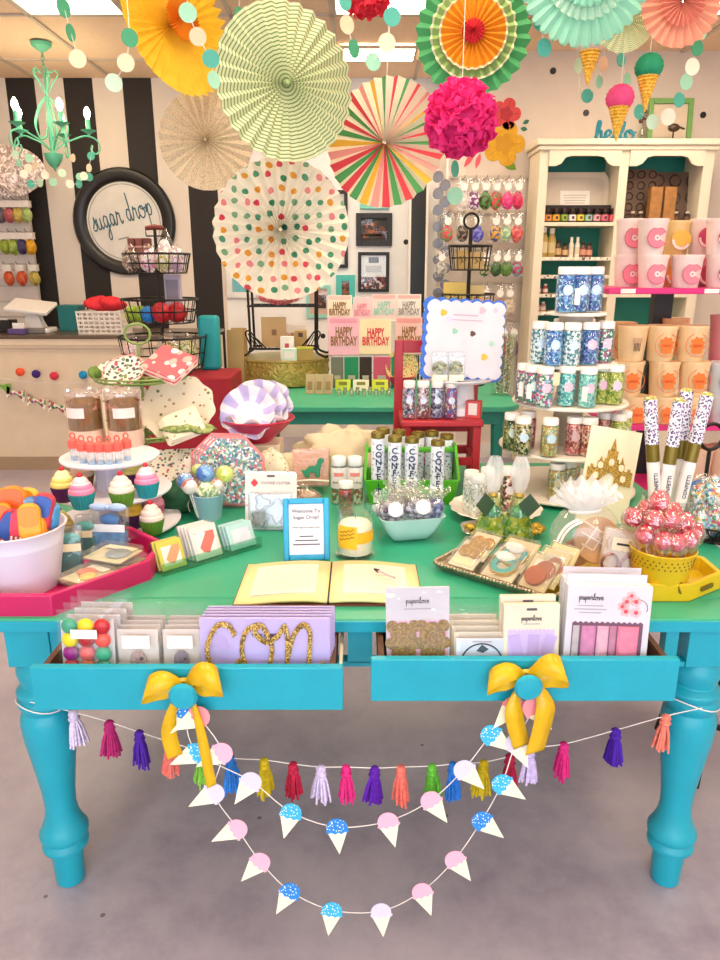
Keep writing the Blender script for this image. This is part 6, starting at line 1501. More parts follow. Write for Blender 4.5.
# ---------------------------------------------------------------- acrylic holder with three packs
a, b = T(163, 577), T(262, 547)
d = (b-a); ang = math.atan2(d.y, d.x); L = d.length; mid = (a+b)/2
o = thing('acrylic_holder', 'low clear acrylic holder for three small packs', 'holder', (mid.x, mid.y, Z), ang)
acr = clear('acrylic', '#dff5ea', .16, .04)
part(o, 'front_lip', MB().box((0, 0, .016), (L, .004, .032)), acr); part(o, 'base', MB().box((0, .035, .002), (L, .07, .004)), acr); part(o, 'back_wall', MB().box((0, .072, .03), (L, .004, .06)), acr)
Xh = Matrix.Translation((mid.x, mid.y, Z)) @ Matrix.Rotation(ang, 4, 'Z')
def hold_pack(lx, ly, w, h, m1, m2, label, n, th=.007):
    for i in range(n):
        p = Xh @ Vector((lx-.004*i, ly+.011*i, .006))
        o = thing('sticker_pack', label if i == 0 else label.replace('front ', ['second ', 'third ', 'rearmost '][i-1]), 'packet', p, 0, 'packs in the acrylic holder', rot=(R(-24), 0, ang))
        part(o, 'card', MB().box((0, 0, h/2), (w, th, h)), m1, bev=.0015)
        part(o, 'print', MB().box((0, -th/2-.0008, h*.47), (w*.72, .001, h*.66)), m2)
        part(o, 'film', MB().box((0, 0, h/2), (w*1.04, th*1.4, h*1.03)), film)
hold_pack(-L*.36, .016, .068, .074, mat('yellow_pack_card', '#d9cc2e', .5), speck('yellow_pack_print', ['#f4ead0', '#e8a06a', '#f2f0e4', '#cfc8b8'], 30, rough=.5), 'front yellow pack in the acrylic holder', 2)
hold_pack(-L*.02, .016, .078, .088, mat('white_pack_card', '#f4e6de', .5), speck('red_pack_print', ['#f6eee8', '#ee6a58', '#fbf4ee', '#f4a898'], 26, rough=.5), 'front white and coral pack in the acrylic holder', 4)
hold_pack(L*.34, .016, .08, .068, mat('aqua_pack_card', '#bfe4e0', .5), speck('lilac_pack_print', ['#e8e4f0', '#f2eef4', '#cfc4dc'], 40, rough=.5), 'front aqua bordered pack in the acrylic holder', 3)
# ---------------------------------------------------------------- cookie cutter pack
q = T(270, 532)
o = thing('cutter_pack', 'white hang card pack of metal cookie cutters behind the blue frame', 'packet', (q.x, q.y+.02, Z), 0, None, rot=(R(-12), 0, R(-3)))
w_, h = 52*mpp(q), .17
part(o, 'card', MB().prism([(x, y+h/2) for x, y in rrect(w_, h, .01, 3)], -.004, .0, X=UP), speck('confetti_card', ['#c05a9a', '#7a9a5a', '#e8a04a'], 110, base='#f2ecf0', size=.2, rough=.6))
part(o, 'header', MB().box((0, -.0006, h*.8), (w_*.94, .001, h*.3)), mat('header_white'))
part(o, 'hang_slot', MB().prism(rrect(.024, .006, .003, 3), .001, .002, X=Matrix.Translation((0, 0, h*.92)) @ UP), mat('slot_dark', '#5a5058', .6))
text(o, 'COOKIE CUTTER', .011, mat('ink_purple', '#6a4a70', .6), (.014, -.0016, h*.80))
part(o, 'printed_crab', MB().prism([(x*.9, y) for x, y in flower_poly(.011, 4)], 0, .001, X=Matrix.Translation((-w_*.32, -.001, h*.8)) @ UP), mat('ink_red', '#d8303a', .5))
tray_m = clear('blister', '#f6fafc', .2, .1, film=.08)
part(o, 'blister', MB().box((0, -.012, h*.34), (w_*.84, .022, h*.6)), tray_m, bev=.006)
steel = mat('cutter_steel', '#a9adb0', .25, .9)
def cutter(cx_, cz_, s, n, k_):
    P = [(s*(1+k_*cos(n*a))*cos(a), s*(1+k_*cos(n*a))*sin(a)) for a in [2*pi*i/36 for i in range(36)]]
    m = MB(); vs = []; fs = []
    for y_ in (0, -.016): vs += [(cx_+x, y_-.003, cz_+z) for x, z in P]
    nn = len(P)
    for i in range(nn): fs.append((i, (i+1) % nn, nn+(i+1) % nn, nn+i))
    return m.add(vs, fs)
for cx_, cz_, s, n, k_ in [(-.025, h*.47, .02, 3, .3), (-.03, h*.2, .022, 5, .2), (.02, h*.33, .03, 4, .25), (.045, h*.15, .016, 6, .15)]:
    ob = part(o, 'metal_cutter', cutter(cx_, cz_, s, n, k_), steel); s_ = ob.modifiers.new('solid', 'SOLIDIFY'); s_.thickness = .0012
# ---------------------------------------------------------------- bag with green cookie, cream tissue
q = T(312, 500)
o = thing('dinosaur_bag', 'clear bag with a green dinosaur cookie behind the blue frame', 'treat bag', (q.x-.005, q.y+.05, Z+.02), 0, None, rot=(R(-10), 0, 0))
part(o, 'bag', MB().box((0, 0, .075), (.125, .02, .13)), clear('bag_pinkish', '#ffe9e0', .12, .1, bump=.3, film=.12), bev=.006)
part(o, 'backing_card', MB().box((0, .006, .07), (.115, .002, .11)), mat('kraft_peach', '#dcb898', .6))
D = [(-.035, -.03), (-.02, -.03), (-.018, -.012), (0, -.014), (.004, -.03), (.018, -.03), (.02, -.004), (.026, .02), (.034, .026), (.034, .038), (.018, .042), (.010, .03), (.004, .012), (-.018, .012), (-.036, -.004), (-.05, -.002)]
part(o, 'cookie', MB().prism([(x*.9+.012, z*.9+.07) for x, z in D], .006, .014, X=UP), mat('green_icing', '#1f8a62', .5), bev=.002)
part(o, 'ribbon', MB().tube([(-.06, -.012, .03), (0, -.016, .034), (.06, -.012, .03)], .004, 6), mat('ribbon_cream', '#efe6d6', .5))
o = thing('cookie_bag', 'clear bag of brown cookies lying just behind the blue frame', 'treat bag', (T(300, 510).x, T(300, 510).y+.0, Z))
part(o, 'cookies', heap(.06, .03, .03, 14), speck('brown_cookies', ['#b08a6a', '#8a6448', '#c9a88a'], 50, rough=.7), loc=(0, 0, .034)); part(o, 'film', heap(.07, .036, .04, 15), pouch_cl, loc=(0, 0, .042))
tis = mat('cream_tissue', '#f1e4c4', .7, var=.08, scale=15, trans=.25)
crumple('tissue_heap', 'big heap of cream tissue paper behind the sprinkle jars', 'tissue paper', (at(345, 450, 2.58).x, 2.58, Z+.0), .17, .10, .085, tis, 21, amp=1.1)
crumple('tissue_heap', 'lower heap of cream tissue paper beside the red bowl', 'tissue paper', (at(300, 460, 2.48).x, 2.42, Z+.0), .10, .07, .06, tis, 23, amp=1.2)
crumple('ivory_pouch', 'speckled ivory fabric pouch under the red bowl rim', 'pouch', (at(272, 455, 2.36).x, 2.33, Z), .06, .05, .075, speck('ivory_spots', ['#b9a84a', '#8a9a5a'], 60, base='#e9dfc8', size=.2, rough=.8), 25)
# ---------------------------------------------------------------- blue photo frame
a, b = T(282, 565), T(331, 557)
o = thing('photo_frame', 'bright blue frame with a Welcome To Sugar Drop notice', 'picture frame', ((a.x+b.x)/2, (a.y+b.y)/2+.005, Z), 0, None, rot=(R(-16), 0, R(4)))
w_, h, fw = .120, .162, .015
fm = MB()
bl = mat('frame_blue', '#1f9fd0', .35)
for s in (-1, 1): fm.box((s*(w_-fw)/2, 0, h/2), (fw, .016, h))
fm.box((0, 0, fw/2), (w_-2*fw, .016, fw)).box((0, 0, h-fw/2), (w_-2*fw, .016, fw))
part(o, 'frame', fm, bl, bev=.003)
part(o, 'notice', MB().box((0, .002, h/2), (w_-fw, .004, h-fw)), mat('notice_white', '#eceaf6', .5))
ink = mat('black_ink', '#1c1a22', .6)
for s_, z_, sz_ in [('Welcome To', .79, .0138), ('Sugar Drop!', .69, .0138), ('Please sign our guest book', .53, .0066)]:
    text(o, s_, sz_, ink, (0, -.0008, h*z_), ext=.0002, bold=.008)
for zq, wq in ((.385, .4), (.32, .66), (.255, .78)): part(o, 'print_line', MB().box((0, -.0006, h*zq), ((w_-2*fw)*wq, .0008, .0028)), mat('faded_ink', '#4a4656', .6))
part(o, 'easel_leg', MB().box((0, .03, h*.35), (.03, .003, h*.7), rot=(R(24), 0, 0)), mat('frame_blue'))
# ---------------------------------------------------------------- candle in a glass
q = T(355, 562); k = mpp(q); r = 18.5*k
o = thing('jar_candle', 'white jar candle with a yellow label on a glass saucer', 'candle', (q.x, q.y+r, Z))
part(o, 'saucer', MB().lathe([(0, 0), (r*1.02, 0), (r*1.1, .005), (r*1.08, .007), (0, .004)], 36, cap=False), clear('saucer_glass', '#eef6f2', .2))
part(o, 'glass', MB().lathe([(r*.9, .006), (r, .014), (r, .136), (r*.96, .136), (r*.96, .018), (0, .012)], 36, cap=False), clear('candle_glass', '#ffffff', .12, .04))
part(o, 'wax', MB().lathe([(r*.93, .013), (r*.94, .085), (r*.8, .094), (r*.25, .103), (0, .101)], 32), mat('cream_wax', '#f4ecd6', .5))
part(o, 'label_band', MB().grid(lambda s, t: (r*1.006*cos(R(-160+150*s)), r*1.006*sin(R(-160+150*s)), .048+.03*t), 20, 1), mat('label_yellow', '#efb51f', .5))
part(o, 'label_badge', MB().grid(lambda s, t: (r*1.015*cos(R(-150+66*s)), r*1.015*sin(R(-150+66*s)), .034+.062*t+(.0015*sin(t*25))), 12, 6), mat('label_yellow2', '#f2bd22', .5))
for i in range(3):
    part(o, 'printed_scroll', MB().tube([(r*1.02*cos(R(-142+5*j)), r*1.02*sin(R(-142+5*j)), .076-.010*i+.0012*j+.0028*sin(j*2.2+i)) for j in range(11)], .0011, 5), mat('ink_brown2', '#6a4210', .6))
part(o, 'wick', MB().tube([(0, 0, .1), (.001, 0, .112)], .001, 4), ink)
# ---------------------------------------------------------------- sprinkle jars helper
capw = mat('white_cap', '#f1eeec', .35)
jarglass = clear('sprinkle_glass', '#fbfffd', .13, .04)
_jar = {}
def jar(label, x, y, z, r, h, cols, group, lab=True, labc='#dfe2f4', rz=0, fill=1.0, sc_=150, name='sprinkle_jar', barcode=False, labdir=0):
    o = thing(name, label, 'jar', (x, y, z), rz, group)
    kk = (round(r, 4), round(h, 4))
    key = 'spr_'+'_'.join(c[1:] for c in cols)+str(sc_)
    part(o, 'sprinkles', MB().lathe([(r*.86, .004), (r*.94, .008), (r*.94, h*.8*fill), (r*.8, h*.82*fill), (0, h*.82*fill)], 20), speck(key, cols, sc_, rough=.35, bump=.2))
    if kk not in _jar:
        _jar[kk] = (MB().lathe([(r*.9, 0), (r, .006), (r, h*.76), (r*.8, h*.83), (r*.78, h*.85)], 22).mesh('glass', jarglass), MB().lathe([(r*.86, h*.83), (r*.9, h*.84), (r*.9, h*.97), (r*.84, h), (0, h)], 22).mesh('cap', capw))
    obj('glass', _jar[kk][0], o); obj('cap', _jar[kk][1], o)
    if lab:
        a0 = -90+labdir
        P = []
        m = MB(); n = 14; vs = [(r*1.02*cos(R(a0)), r*1.02*sin(R(a0)), h*.5)]; lr = min(r*.52, h*.2)
        for i in range(n):
            a = 2*pi*i/n; an = R(a0)+lr*cos(a)/r; vs.append((r*1.02*cos(an), r*1.02*sin(an), h*.5+lr*sin(a)))
        m.add(vs, [(0, 1+i, 1+(i+1) % n) for i in range(n)])
        part(o, 'round_label', m, mat('rlabel_'+labc[1:], labc, .45))
    if barcode:
        part(o, 'barcode_label', MB().grid(lambda s, t: (r*1.02*cos(R(-140+34*s)), r*1.02*sin(R(-140+34*s)), h*(.18+.36*t)), 5, 1), mat('label_white'))
    return o
# bake shop jars
JR = .026
for u, v, l, rz in [(339, 507, 'white topped bake shop jar on the left of the pair', 0), (355, 507, 'white topped bake shop jar on the right of the pair', 0)]:
    q = T(u, v); h = .155; y_ = q.y+.04
    o = jar(l, at(u, 480, y_).x, y_, Z, JR, h, ['#3f7a3a', '#c03a3a', '#8a5a2a', '#e0d8c8'], 'bake shop jars', lab=False, fill=.42, sc_=120, name='bake_shop_jar')
    part(o, 'paper_wrap', MB().lathe([(JR*1.02, h*.36), (JR*1.02, h*.8)], 22, cap=False), mat('wrap_white', '#ece6e0', .5))
    part(o, 'red_flash', MB().grid(lambda s, t: (JR*1.03*cos(R(-125+70*s)), JR*1.03*sin(R(-125+70*s)), h*(.62+.08*t)), 6, 1), mat('flash_coral', '#e88a80', .5))
    text(o, 'Bake Shop', .0095, ink, (0, -JR*1.06, h*.5), ext=.0008, shear=.2)
q = T(346, 519)
jar('short bake shop jar with red and green sprinkles before the pair', q.x, q.y+.045, Z, JR*.95, .105, ['#3f7a3a', '#c03a3a', '#8a5a2a', '#6a3a2a'], 'bake shop jars', lab=False, fill=.95, sc_=120, name='bake_shop_jar')
# ================================================================ on the main table, right half
# lime caddy with confetti tubes
lime = mat('lime_plastic', '#4fae1c', .35)
q = T(410, 522); cxm, cym = at(410, 480, 2.28).x, 2.27
o = thing('lime_caddy', 'lime green plastic caddy holding the confetti tubes', 'caddy', (cxm, cym, Z))
cw, cd, chh = .30, .16, .085
def frust(w0, d0, w1, d1, z0, z1, t):
    m = MB(); vs = []
    for w_, d_, z_ in ((w0, d0, z0), (w1, d1, z1), (w1-2*t, d1-2*t, z1), (w0-2*t, d0-2*t, z0+t)):
        vs += [(-w_/2, -d_/2, z_), (w_/2, -d_/2, z_), (w_/2, d_/2, z_), (-w_/2, d_/2, z_)]
    fs = [(3, 2, 1, 0)]
    for j in range(3):
        for i in range(4): k_ = (i+1) % 4; fs.append((j*4+i, j*4+k_, j*4+4+k_, j*4+4+i))
    fs.append((12, 13, 14, 15))
    return m.add(vs, fs)
part(o, 'tub', frust(cw*.9, cd*.86, cw, cd, 0, chh, .005), lime, bev=.003)
part(o, 'handle_bar', MB().box((0, 0, .165), (cw*.96, .02, .016)), lime, bev=.004)
for s in (-1, 1): part(o, 'handle_upright', MB().add([(s*cw/2-.004, -cd*.45, chh), (s*cw/2+.004, -cd*.45, chh), (s*cw/2+.004, cd*.45, chh), (s*cw/2-.004, cd*.45, chh), (s*(cw/2-.008)-.004, -.02, .185), (s*(cw/2-.008)+.004, -.02, .185), (s*(cw/2-.008)+.004, .02, .185), (s*(cw/2-.008)-.004, .02, .185)], [(0, 1, 5, 4), (1, 2, 6, 5), (2, 3, 7, 6), (3, 0, 4, 7), (4, 5, 6, 7), (3, 2, 1, 0)]), lime)
navy = mat('navy_ink', '#2a2f5a', .5)
tubw = speck('star_tube_paper', ['#8a8ea8', '#b4b8cc'], 85, base='#eceef8', size=.33, rough=.5)
def conf_tube(label, u, vt, y, rz, front):
    p = at(u, vt, y); h = p.z-(Z+.008); r = .0215
    o = thing('confetti_tube', label, 'confetti tube', (p.x, y, Z+.008), rz, 'confetti tubes in the lime caddy')
    part(o, 'tube', MB().lathe([(r, 0), (r, h*.93)], 22), tubw)
    part(o, 'gold_band', MB().lathe([(r*1.02, h*.92), (r*1.02, h*.985), (r*.95, h), (r*.8, h*.985), (0, h*.985)], 22, cap=False, wob=lambda a, z: 1), mat('olive_gold', '#7a6a24', .35, .5))
    if front:
        for i, c in enumerate('CONFETTI'):
            z_ = h*.80-i*.024
            if z_ > .02: text(o, c, .027, navy, (0, -r*1.04, z_), ext=.0012, bold=.02)
FT = [(378, 432, 2.215, 'front confetti tube nearest the bake shop jars'), (395, 436, 2.20, 'second front confetti tube in the lime caddy'), (412, 437, 2.20, 'third front confetti tube in the lime caddy'), (438, 440, 2.19, 'front confetti tube nearest the scalloped plate')]
BT = [(383, 428, 2.30, 'rear confetti tube behind the first one'), (399, 430, 2.30, 'rear confetti tube behind the second one'), (418, 432, 2.31, 'rear confetti tube behind the third one'), (432, 431, 2.32, 'rear confetti tube left of the last front one'), (447, 434, 2.30, 'rear confetti tube nearest the red chair')]
for u, v, y, l in FT: conf_tube(l, u, v, y, random.uniform(-.15, .15), True)
for u, v, y, l in BT: conf_tube(l, u, v, y, random.uniform(-.3, .3), False)
# square aqua bowl with bags of candy
q = T(409, 546)
o = thing('square_bowl', 'pale aqua square china bowl full of bagged candy', 'bowl', (q.x, q.y+.075, Z), R(12))
bwl = MB()
RG = [(.07, 0), (.105, .006), (.14, .03), (.165, .056), (.184, .076), (.178, .076), (.158, .056), (.1, .012)]
vs = []
for w_, z_ in RG: vs += [(x, y*.86, z_) for x, y in rrect(w_, w_, w_*.14, 3)]
nq = 16
bwl.add(vs, [(j*nq+i, j*nq+(i+1) % nq, (j+1)*nq+(i+1) % nq, (j+1)*nq+i) for j in range(len(RG)-1) for i in range(nq)]+[tuple(range(nq-1, -1, -1)), tuple((len(RG)-1)*nq+i for i in range(nq))])
part(o, 'bowl', bwl, mat('aqua_china', '#c2e2e4', .2, spec=.6))
def pebbles(rx_, ry_, rz_, r_, n, seed):
    rr = random.Random(seed); m = MB()
    for i in range(n):
        z = 1-2*(i+.5)/n; a = i*2.39996; q_ = math.sqrt(1-z*z); f = rr.uniform(.72, 1)
        m.ball((rx_*q_*cos(a)*f, ry_*q_*sin(a)*f, rz_*z*f), r_, 8, 6, mi=i % 3, sc_=(rr.uniform(.8, 1.2), 1, rr.uniform(.7, 1)))
    return m.ball((0, 0, 0), 1, 12, 8, sc_=(rx_*.7, ry_*.7, rz_*.7))
bc = Vector((q.x, q.y+.075, Z+.022))
gm = speck('grey_candy', ['#8a8694', '#c9c4d0', '#5f5a68', '#e8e4ec'], 95, rough=.25, bump=.4); bm_ = speck('blue_candy', ['#5a6aa8', '#8a94c4', '#3f4a80', '#b4bcdc'], 95, rough=.25, bump=.4)
for i, (dx, dy, dz, m_, l, lab) in enumerate([(-.045, -.03, .03, gm, 'clear bag of grey candy at the left of the square bowl', 1), (.03, -.025, .036, gm, 'clear bag of grey candy with a big round sticker in the square bowl', 1), (.058, -.01, .03, bm_, 'clear bag of blue candy at the right of the square bowl', 0), (-.01, .04, .04, gm, 'clear bag of grey candy at the back of the square bowl', 0)]):
    o = thing('candy_bag', l, 'candy bag', bc+Vector((dx, dy, dz)), R(12), 'candy bags in the square bowl')
    cc_ = ['#8f8b99', '#c4bfcc', '#625d6c'] if m_ is gm else ['#5f6fae', '#8f99c8', '#434e86']
    part(o, 'candies', pebbles(.040, .026, .030, .0085, 60, i), [mat('pebble_'+c[1:], c, .25) for c in cc_], loc=(0, 0, .034), stuff=True)
    fl = MB(); rr = random.Random(i)
    for j in range(7):
        a = 2*pi*j/7; fl.grid(lambda s, t: ((.018+.03*t)*cos(a+s*.9)*1.3, (.012+.018*t)*sin(a+s*.9), .055+.035*t+.006*sin(7*s+j)), 3, 3)
    part(o, 'film_frill', fl, clear('frill_film', '#f6f8f0', .2, .1, bump=.4, film=.05))
    part(o, 'film', heap(.046, .030, .037, 60+i, 12, 6), pouch_cl, loc=(0, 0, .036))
    if lab: part(o, 'round_sticker', MB().lathe([(0, 0), (.021, 0), (.021, .001), (0, .001)], 24, X=Matrix.Rotation(R(-22), 4, 'X') @ UP), mat('sticker_white', '#dcdbe2', .4), loc=(0, -.036, .05))
# ---------------------------------------------------------------- open guest book with pen
fl_, fr_, bl_, br_ = T(233, 606), T(424, 606), T(250, 566), T(416, 567)
bw_ = fr_.x-fl_.x; by0, by1 = fl_.y, bl_.y; bxm = T(330, 586).x
o = thing('guest_book', 'open guest book with cream pages at the front of the table', 'book', (bxm, (by0+by1)/2, Z))
D_ = by1-by0
part(o, 'cover', MB().box((0, 0, .002), (bw_, D_+.006, .004)), mat('book_cover', '#6a3a2a', .6))
pg = mat('cream_page', '#f2e2a4', .6, var=.03); pg2 = mat('paper_page', '#f4ead2', .6)
for s in (-1, 1):
    w_ = bw_/2-.004
    def fn(u_, v_): return (s*(.002+w_*u_), -D_/2+D_*v_, .005+.013*sin(pi*min(1, u_*1.0+.12))**.6*(1-u_*.55))
    pm_ = MB().grid(fn, 12, 1); ob = part(o, 'page_block', pm_, pg); sd = ob.modifiers.new('solid', 'SOLIDIFY'); sd.thickness = .006; sd.offset = 1 if s < 0 else -1
    def fn2(u_, v_):
        x = .14+.72*u_; p_ = fn(x, .12+.76*v_); return (p_[0], p_[1], p_[2]+.0009+(.006 if s > 0 and False else 0))
    part(o, 'written_page', MB().grid(fn2, 10, 1), pg2)
    for j in range(6):
        def fn3(u_, v_):
            x = .17+.6*u_; p_ = fn(x, .3+.1*j+.012*v_); return (p_[0], p_[1], p_[2]+.0016)
        part(o, 'handwriting_line', MB().grid(fn3, 8, 1), mat('pencil_grey', '#d6c8ae', .7))
    dm = MB()
    for j in range(26):
        x = .15+.7*j/26; p_ = fn(x, .14); dm.box((p_[0], p_[1], p_[2]+.0016), (.0035, .002, .0006))
    part(o, 'dotted_rule', dm, mat('rule_brown', '#8a6a3a', .6), stuff=True)
part(o, 'spine_cord', MB().tube([(0, -D_/2, .007), (0, D_/2, .007)], .004, 6), mat('black_cord', '#1a1614', .6))
p0, p1 = T(374, 578), T(398, 590)
dv = (p1-p0).normalized()
o = thing('pen', 'dark pen lying across the right page of the guest book', 'pen', (p0.x, p0.y-.004, Z+.026))
part(o, 'tip', MB().tube([(0, 0, 0), tuple(dv*.016+Vector((0, 0, 0)))], [.0022, .0055], 8), mat('pen_dark', '#3a1a2a', .35))
part(o, 'barrel', MB().tube([tuple(dv*.016), tuple(dv*.075+Vector((0, 0, .002)))], .0026, 8), mat('pen_pink', '#caa8b0', .35))
# ---------------------------------------------------------------- silver tray with treat packs
a, b, c_ = T(432, 570), T(552, 607), T(470, 545)
ang = math.atan2(b.y-a.y, b.x-a.x); L = (b-a).length; Dp = .125
mid = (a+b)/2; nrm = Vector((-sin(ang), cos(ang), 0)); ctr = mid+nrm*Dp/2
o = thing('silver_tray', 'silver rimmed serving tray of wrapped cookies', 'tray', (ctr.x, ctr.y, Z), ang)
sil = mat('beaded_silver', '#b9ab92', .3, .8, var=.3, scale=120, bump=.4, bscale=150)
part(o, 'tray_well', frust(L*.86, Dp*.8, L, Dp, .001, .02, .003), sil)
bd = MB(); PB = rrect(L, Dp, .02, 4); per = []
for i in range(len(PB)):
    p_, n_ = Vector(PB[i]), Vector(PB[(i+1) % len(PB)]); kq = max(1, int((n_-p_).length/.009))
    for j in range(kq): per.append(p_.lerp(n_, j/kq))
for p_ in per: bd.ball((p_.x, p_.y, .021), .0052, 8, 5)
part(o, 'beaded_rim', bd, sil, stuff=True)
def tp(lx, ly, lz): return Vector((ctr.x+lx*cos(ang)-ly*sin(ang), ctr.y+lx*sin(ang)+ly*cos(ang), Z+lz))
def cookie_pack(label, lx, ly, lz, w, h, c1, kind, c2, tilt=-66, rz=0):
    o = thing('cookie_pack', label, 'cookie pack', tp(lx, ly, lz), 0, 'wrapped cookies on the silver tray', rot=(R(tilt), 0, ang+R(rz)))
    part(o, 'card', MB().box((0, 0, h/2), (w, .004, h)), mat('packcard_'+c1[1:], c1, .6))
    if kind == 'mermaid':
        part(o, 'cookie', MB().prism(ringpoly(.034, .018, 150, 400), 0, .009, X=Matrix.Translation((0, -.003, h*.42)) @ UP), mat('teal_icing', '#3aa8a4', .45), bev=.002)
        part(o, 'cookie_top', MB().ball((-.012, -.008, h*.66), .022, 14, 8, sc_=(1.3, .35, .8)), mat('white_icing', '#f6f0e8', .5))
        part(o, 'cookie_outline', MB().prism(ringpoly(.036, .034, 150, 400), 0, .011, X=Matrix.Translation((0, -.003, h*.42)) @ UP), mat('gold_line', '#c9a85a', .4))
    elif kind == 'bear':
        part(o, 'cookie', MB().ball((-.012, -.006, h*.6), .018, 14, 8, sc_=(1.1, .4, 1.2)).ball((.016, -.006, h*.6), .018, 14, 8, sc_=(1.1, .4, 1.2)), speck('oat_cookie', ['#b88a3a', '#c99a4a', '#a87a30'], 120, rough=.8))
        part(o, 'label', MB().box((0, -.0035, h*.22), (w*.8, .001, h*.25)), mat('packcard_'+c2[1:], c2, .6))
    else:
        part(o, 'cookie', MB().lathe([(0, 0), (.026, 0), (.026, .008), (.02, .011), (0, .011)], 22, X=Matrix.Translation((-.004, -.003, h*.36)) @ UP), mat('terracotta_cookie', '#b05a34', .6))
        part(o, 'label', MB().box((0, -.0035, h*.74), (w*.7, .001, h*.22)), mat('packcard_'+c2[1:], c2, .6))
    part(o, 'film', MB().box((0, -.006, h/2), (w*1.03, .02, h*1.03)), film, bev=.004)
cookie_pack('wrapped oat bear cookies at the left of the silver tray', -L*.30, -.035, .016, .072, .095, '#e9dcc4', 'bear', '#f1e0b0')
cookie_pack('second wrapped oat cookie pack behind the bear cookies', -L*.27, .0, .03, .072, .095, '#d9c9a8', 'bear', '#f1e0b0')
cookie_pack('wrapped teal mermaid tail cookie in the middle of the silver tray', L*.02, -.04, .016, .084, .105, '#e6d4b4', 'mermaid', None)
cookie_pack('second wrapped mermaid tail cookie behind the first', L*.04, -.004, .03, .084, .105, '#dcc9a0', 'mermaid', None)
cookie_pack('wrapped terracotta cookie at the right of the silver tray', L*.30, -.04, .016, .07, .095, '#ddc79c', 'round', '#f1e6d0', -52, -6)
cookie_pack('second wrapped terracotta cookie behind the first', L*.345, -.02, .022, .07, .098, '#dfca92', 'round', '#f1e6d0', -48, -6)
cookie_pack('third wrapped terracotta cookie behind the second', L*.385, .0, .026, .07, .10, '#e4d09a', 'round', '#f1e6d0', -44, -6)
# ---------------------------------------------------------------- scalloped plate with clear jars, gold leaf dish, mermaid bags
q = T(492, 512)
sp0 = Vector((T(488, 504).x, 2.08, Z))
o = thing('scalloped_dish', 'white scalloped edge china dish holding clear sprinkle jars', 'dish', sp0)
part(o, 'dish', MB().lathe([(.05, 0), (.07, .004), (.10, .018), (.135, .034), (.133, .037), (.098, .022), (.066, .009), (0, .008)], 72, cap=False, wob=lambda a, z: 1+(.05*abs(sin(8*a)) if z > .03 else 0)), mat('white_china', '#ece6da', .25))
ws = ['#e8e4de', '#cfc9c2', '#ffffff', '#b4aca6']
for u, y, l, cols in [(471, 2.08, 'jar of white sprinkles at the left of the scalloped dish', ws), (478, 2.035, 'jar of white sprinkles at the front of the scalloped dish', ws), (487, 2.115, 'jar of white sprinkles at the back of the scalloped dish', ws), (508, 2.12, 'jar of dark mixed sprinkles behind the green treat bags', ['#2a1f1c', '#e8d8c8', '#6a8a3a', '#c85a6a'])]:
    jar(l, at(u, 490, y).x, y, Z+.012, .025, .135, cols, 'jars on the scalloped dish', labc='#d8d8e6')
q = T(503, 545); gp = Vector((q.x, q.y+.055, Z))
o = thing('gold_dish', 'gold leaf shaped glass dish under the green treat bags', 'dish', gp)
part(o, 'dish', MB().lathe([(.03, 0), (.05, .003), (.09, .018), (.115, .03), (.113, .032), (.088, .021), (.048, .007), (0, .006)], 60, cap=False, sy=.62, wob=lambda a, z: 1+.06*cos(5*a)), clear('amber_glass', '#d9c878', .25, .06, film=.15))
def merm_bag(label, u, y, rz, seed):
    p = at(u, 500, y); o = thing('mermaid_bag', label, 'treat bag', (p.x, y, Z+.01), rz, 'green mermaid treat bags'); o.scale = (1.15, 1.15, 1.28)
    rr = random.Random(seed)
    def fn(s, t):
        a = 2*pi*s; r = .042*(1-.78*t**1.3)+.002; k_ = 1+.08*sin(6*a+seed)+.05*sin(11*a)
        return (r*cos(a)*k_, r*.8*sin(a)*k_, .10*t)
    part(o, 'contents', MB().grid(lambda s, t: tuple(x*(.9 if i < 2 else 1) for i, x in enumerate(fn(s, t*.55))), 24, 6), speck('gold_green_candy', ['#8fb03a', '#b9b84a', '#5f9a4a', '#d8d07a', '#4a8a3a'], 70, rough=.25, bump=.4))
    part(o, 'teal_candy', MB().ball((0, -.004, .058), .02, 14, 8, sc_=(1, .8, 1)), speck('teal_candy_fill', ['#2f9a9a', '#5ab4a0', '#1f7f8a'], 90, rough=.3))
    part(o, 'film', MB().grid(fn, 24, 8), clear('bag_film_green', '#eaf6c8', .22, .08, bump=.5))
    def tf(s, t):
        a = 2*pi*s; r = .007+.014*sin(pi*min(1, t*.95))**.8; k_ = 1+.22*sin(7*a+seed)*t
        return (r*cos(a)*k_, r*.8*sin(a)*k_, .10+.085*t)
    part(o, 'tulle_top', MB().grid(tf, 28, 6), clear('tulle', '#ffffff', .08, .4, film=.3))
    part(o, 'tie', MB().lathe([(.009, .094), (.012, .1), (.009, .106)], 12), mat('gold_tie', '#b9a04a', .4, .6))
    part(o, 'tag', MB().box((-.026 if seed % 2 else .026, -.02, .085), (.036, .0015, .036), rot=(R(-10), R(45), 0)), mat('green_tag', '#2f4a30', .6))
merm_bag('green treat bag with tulle top nearer the scalloped dish', 493, 1.87, .2, 3)
merm_bag('green treat bag with tulle top nearer the sprinkle tower', 519, 1.865, -.3, 4)
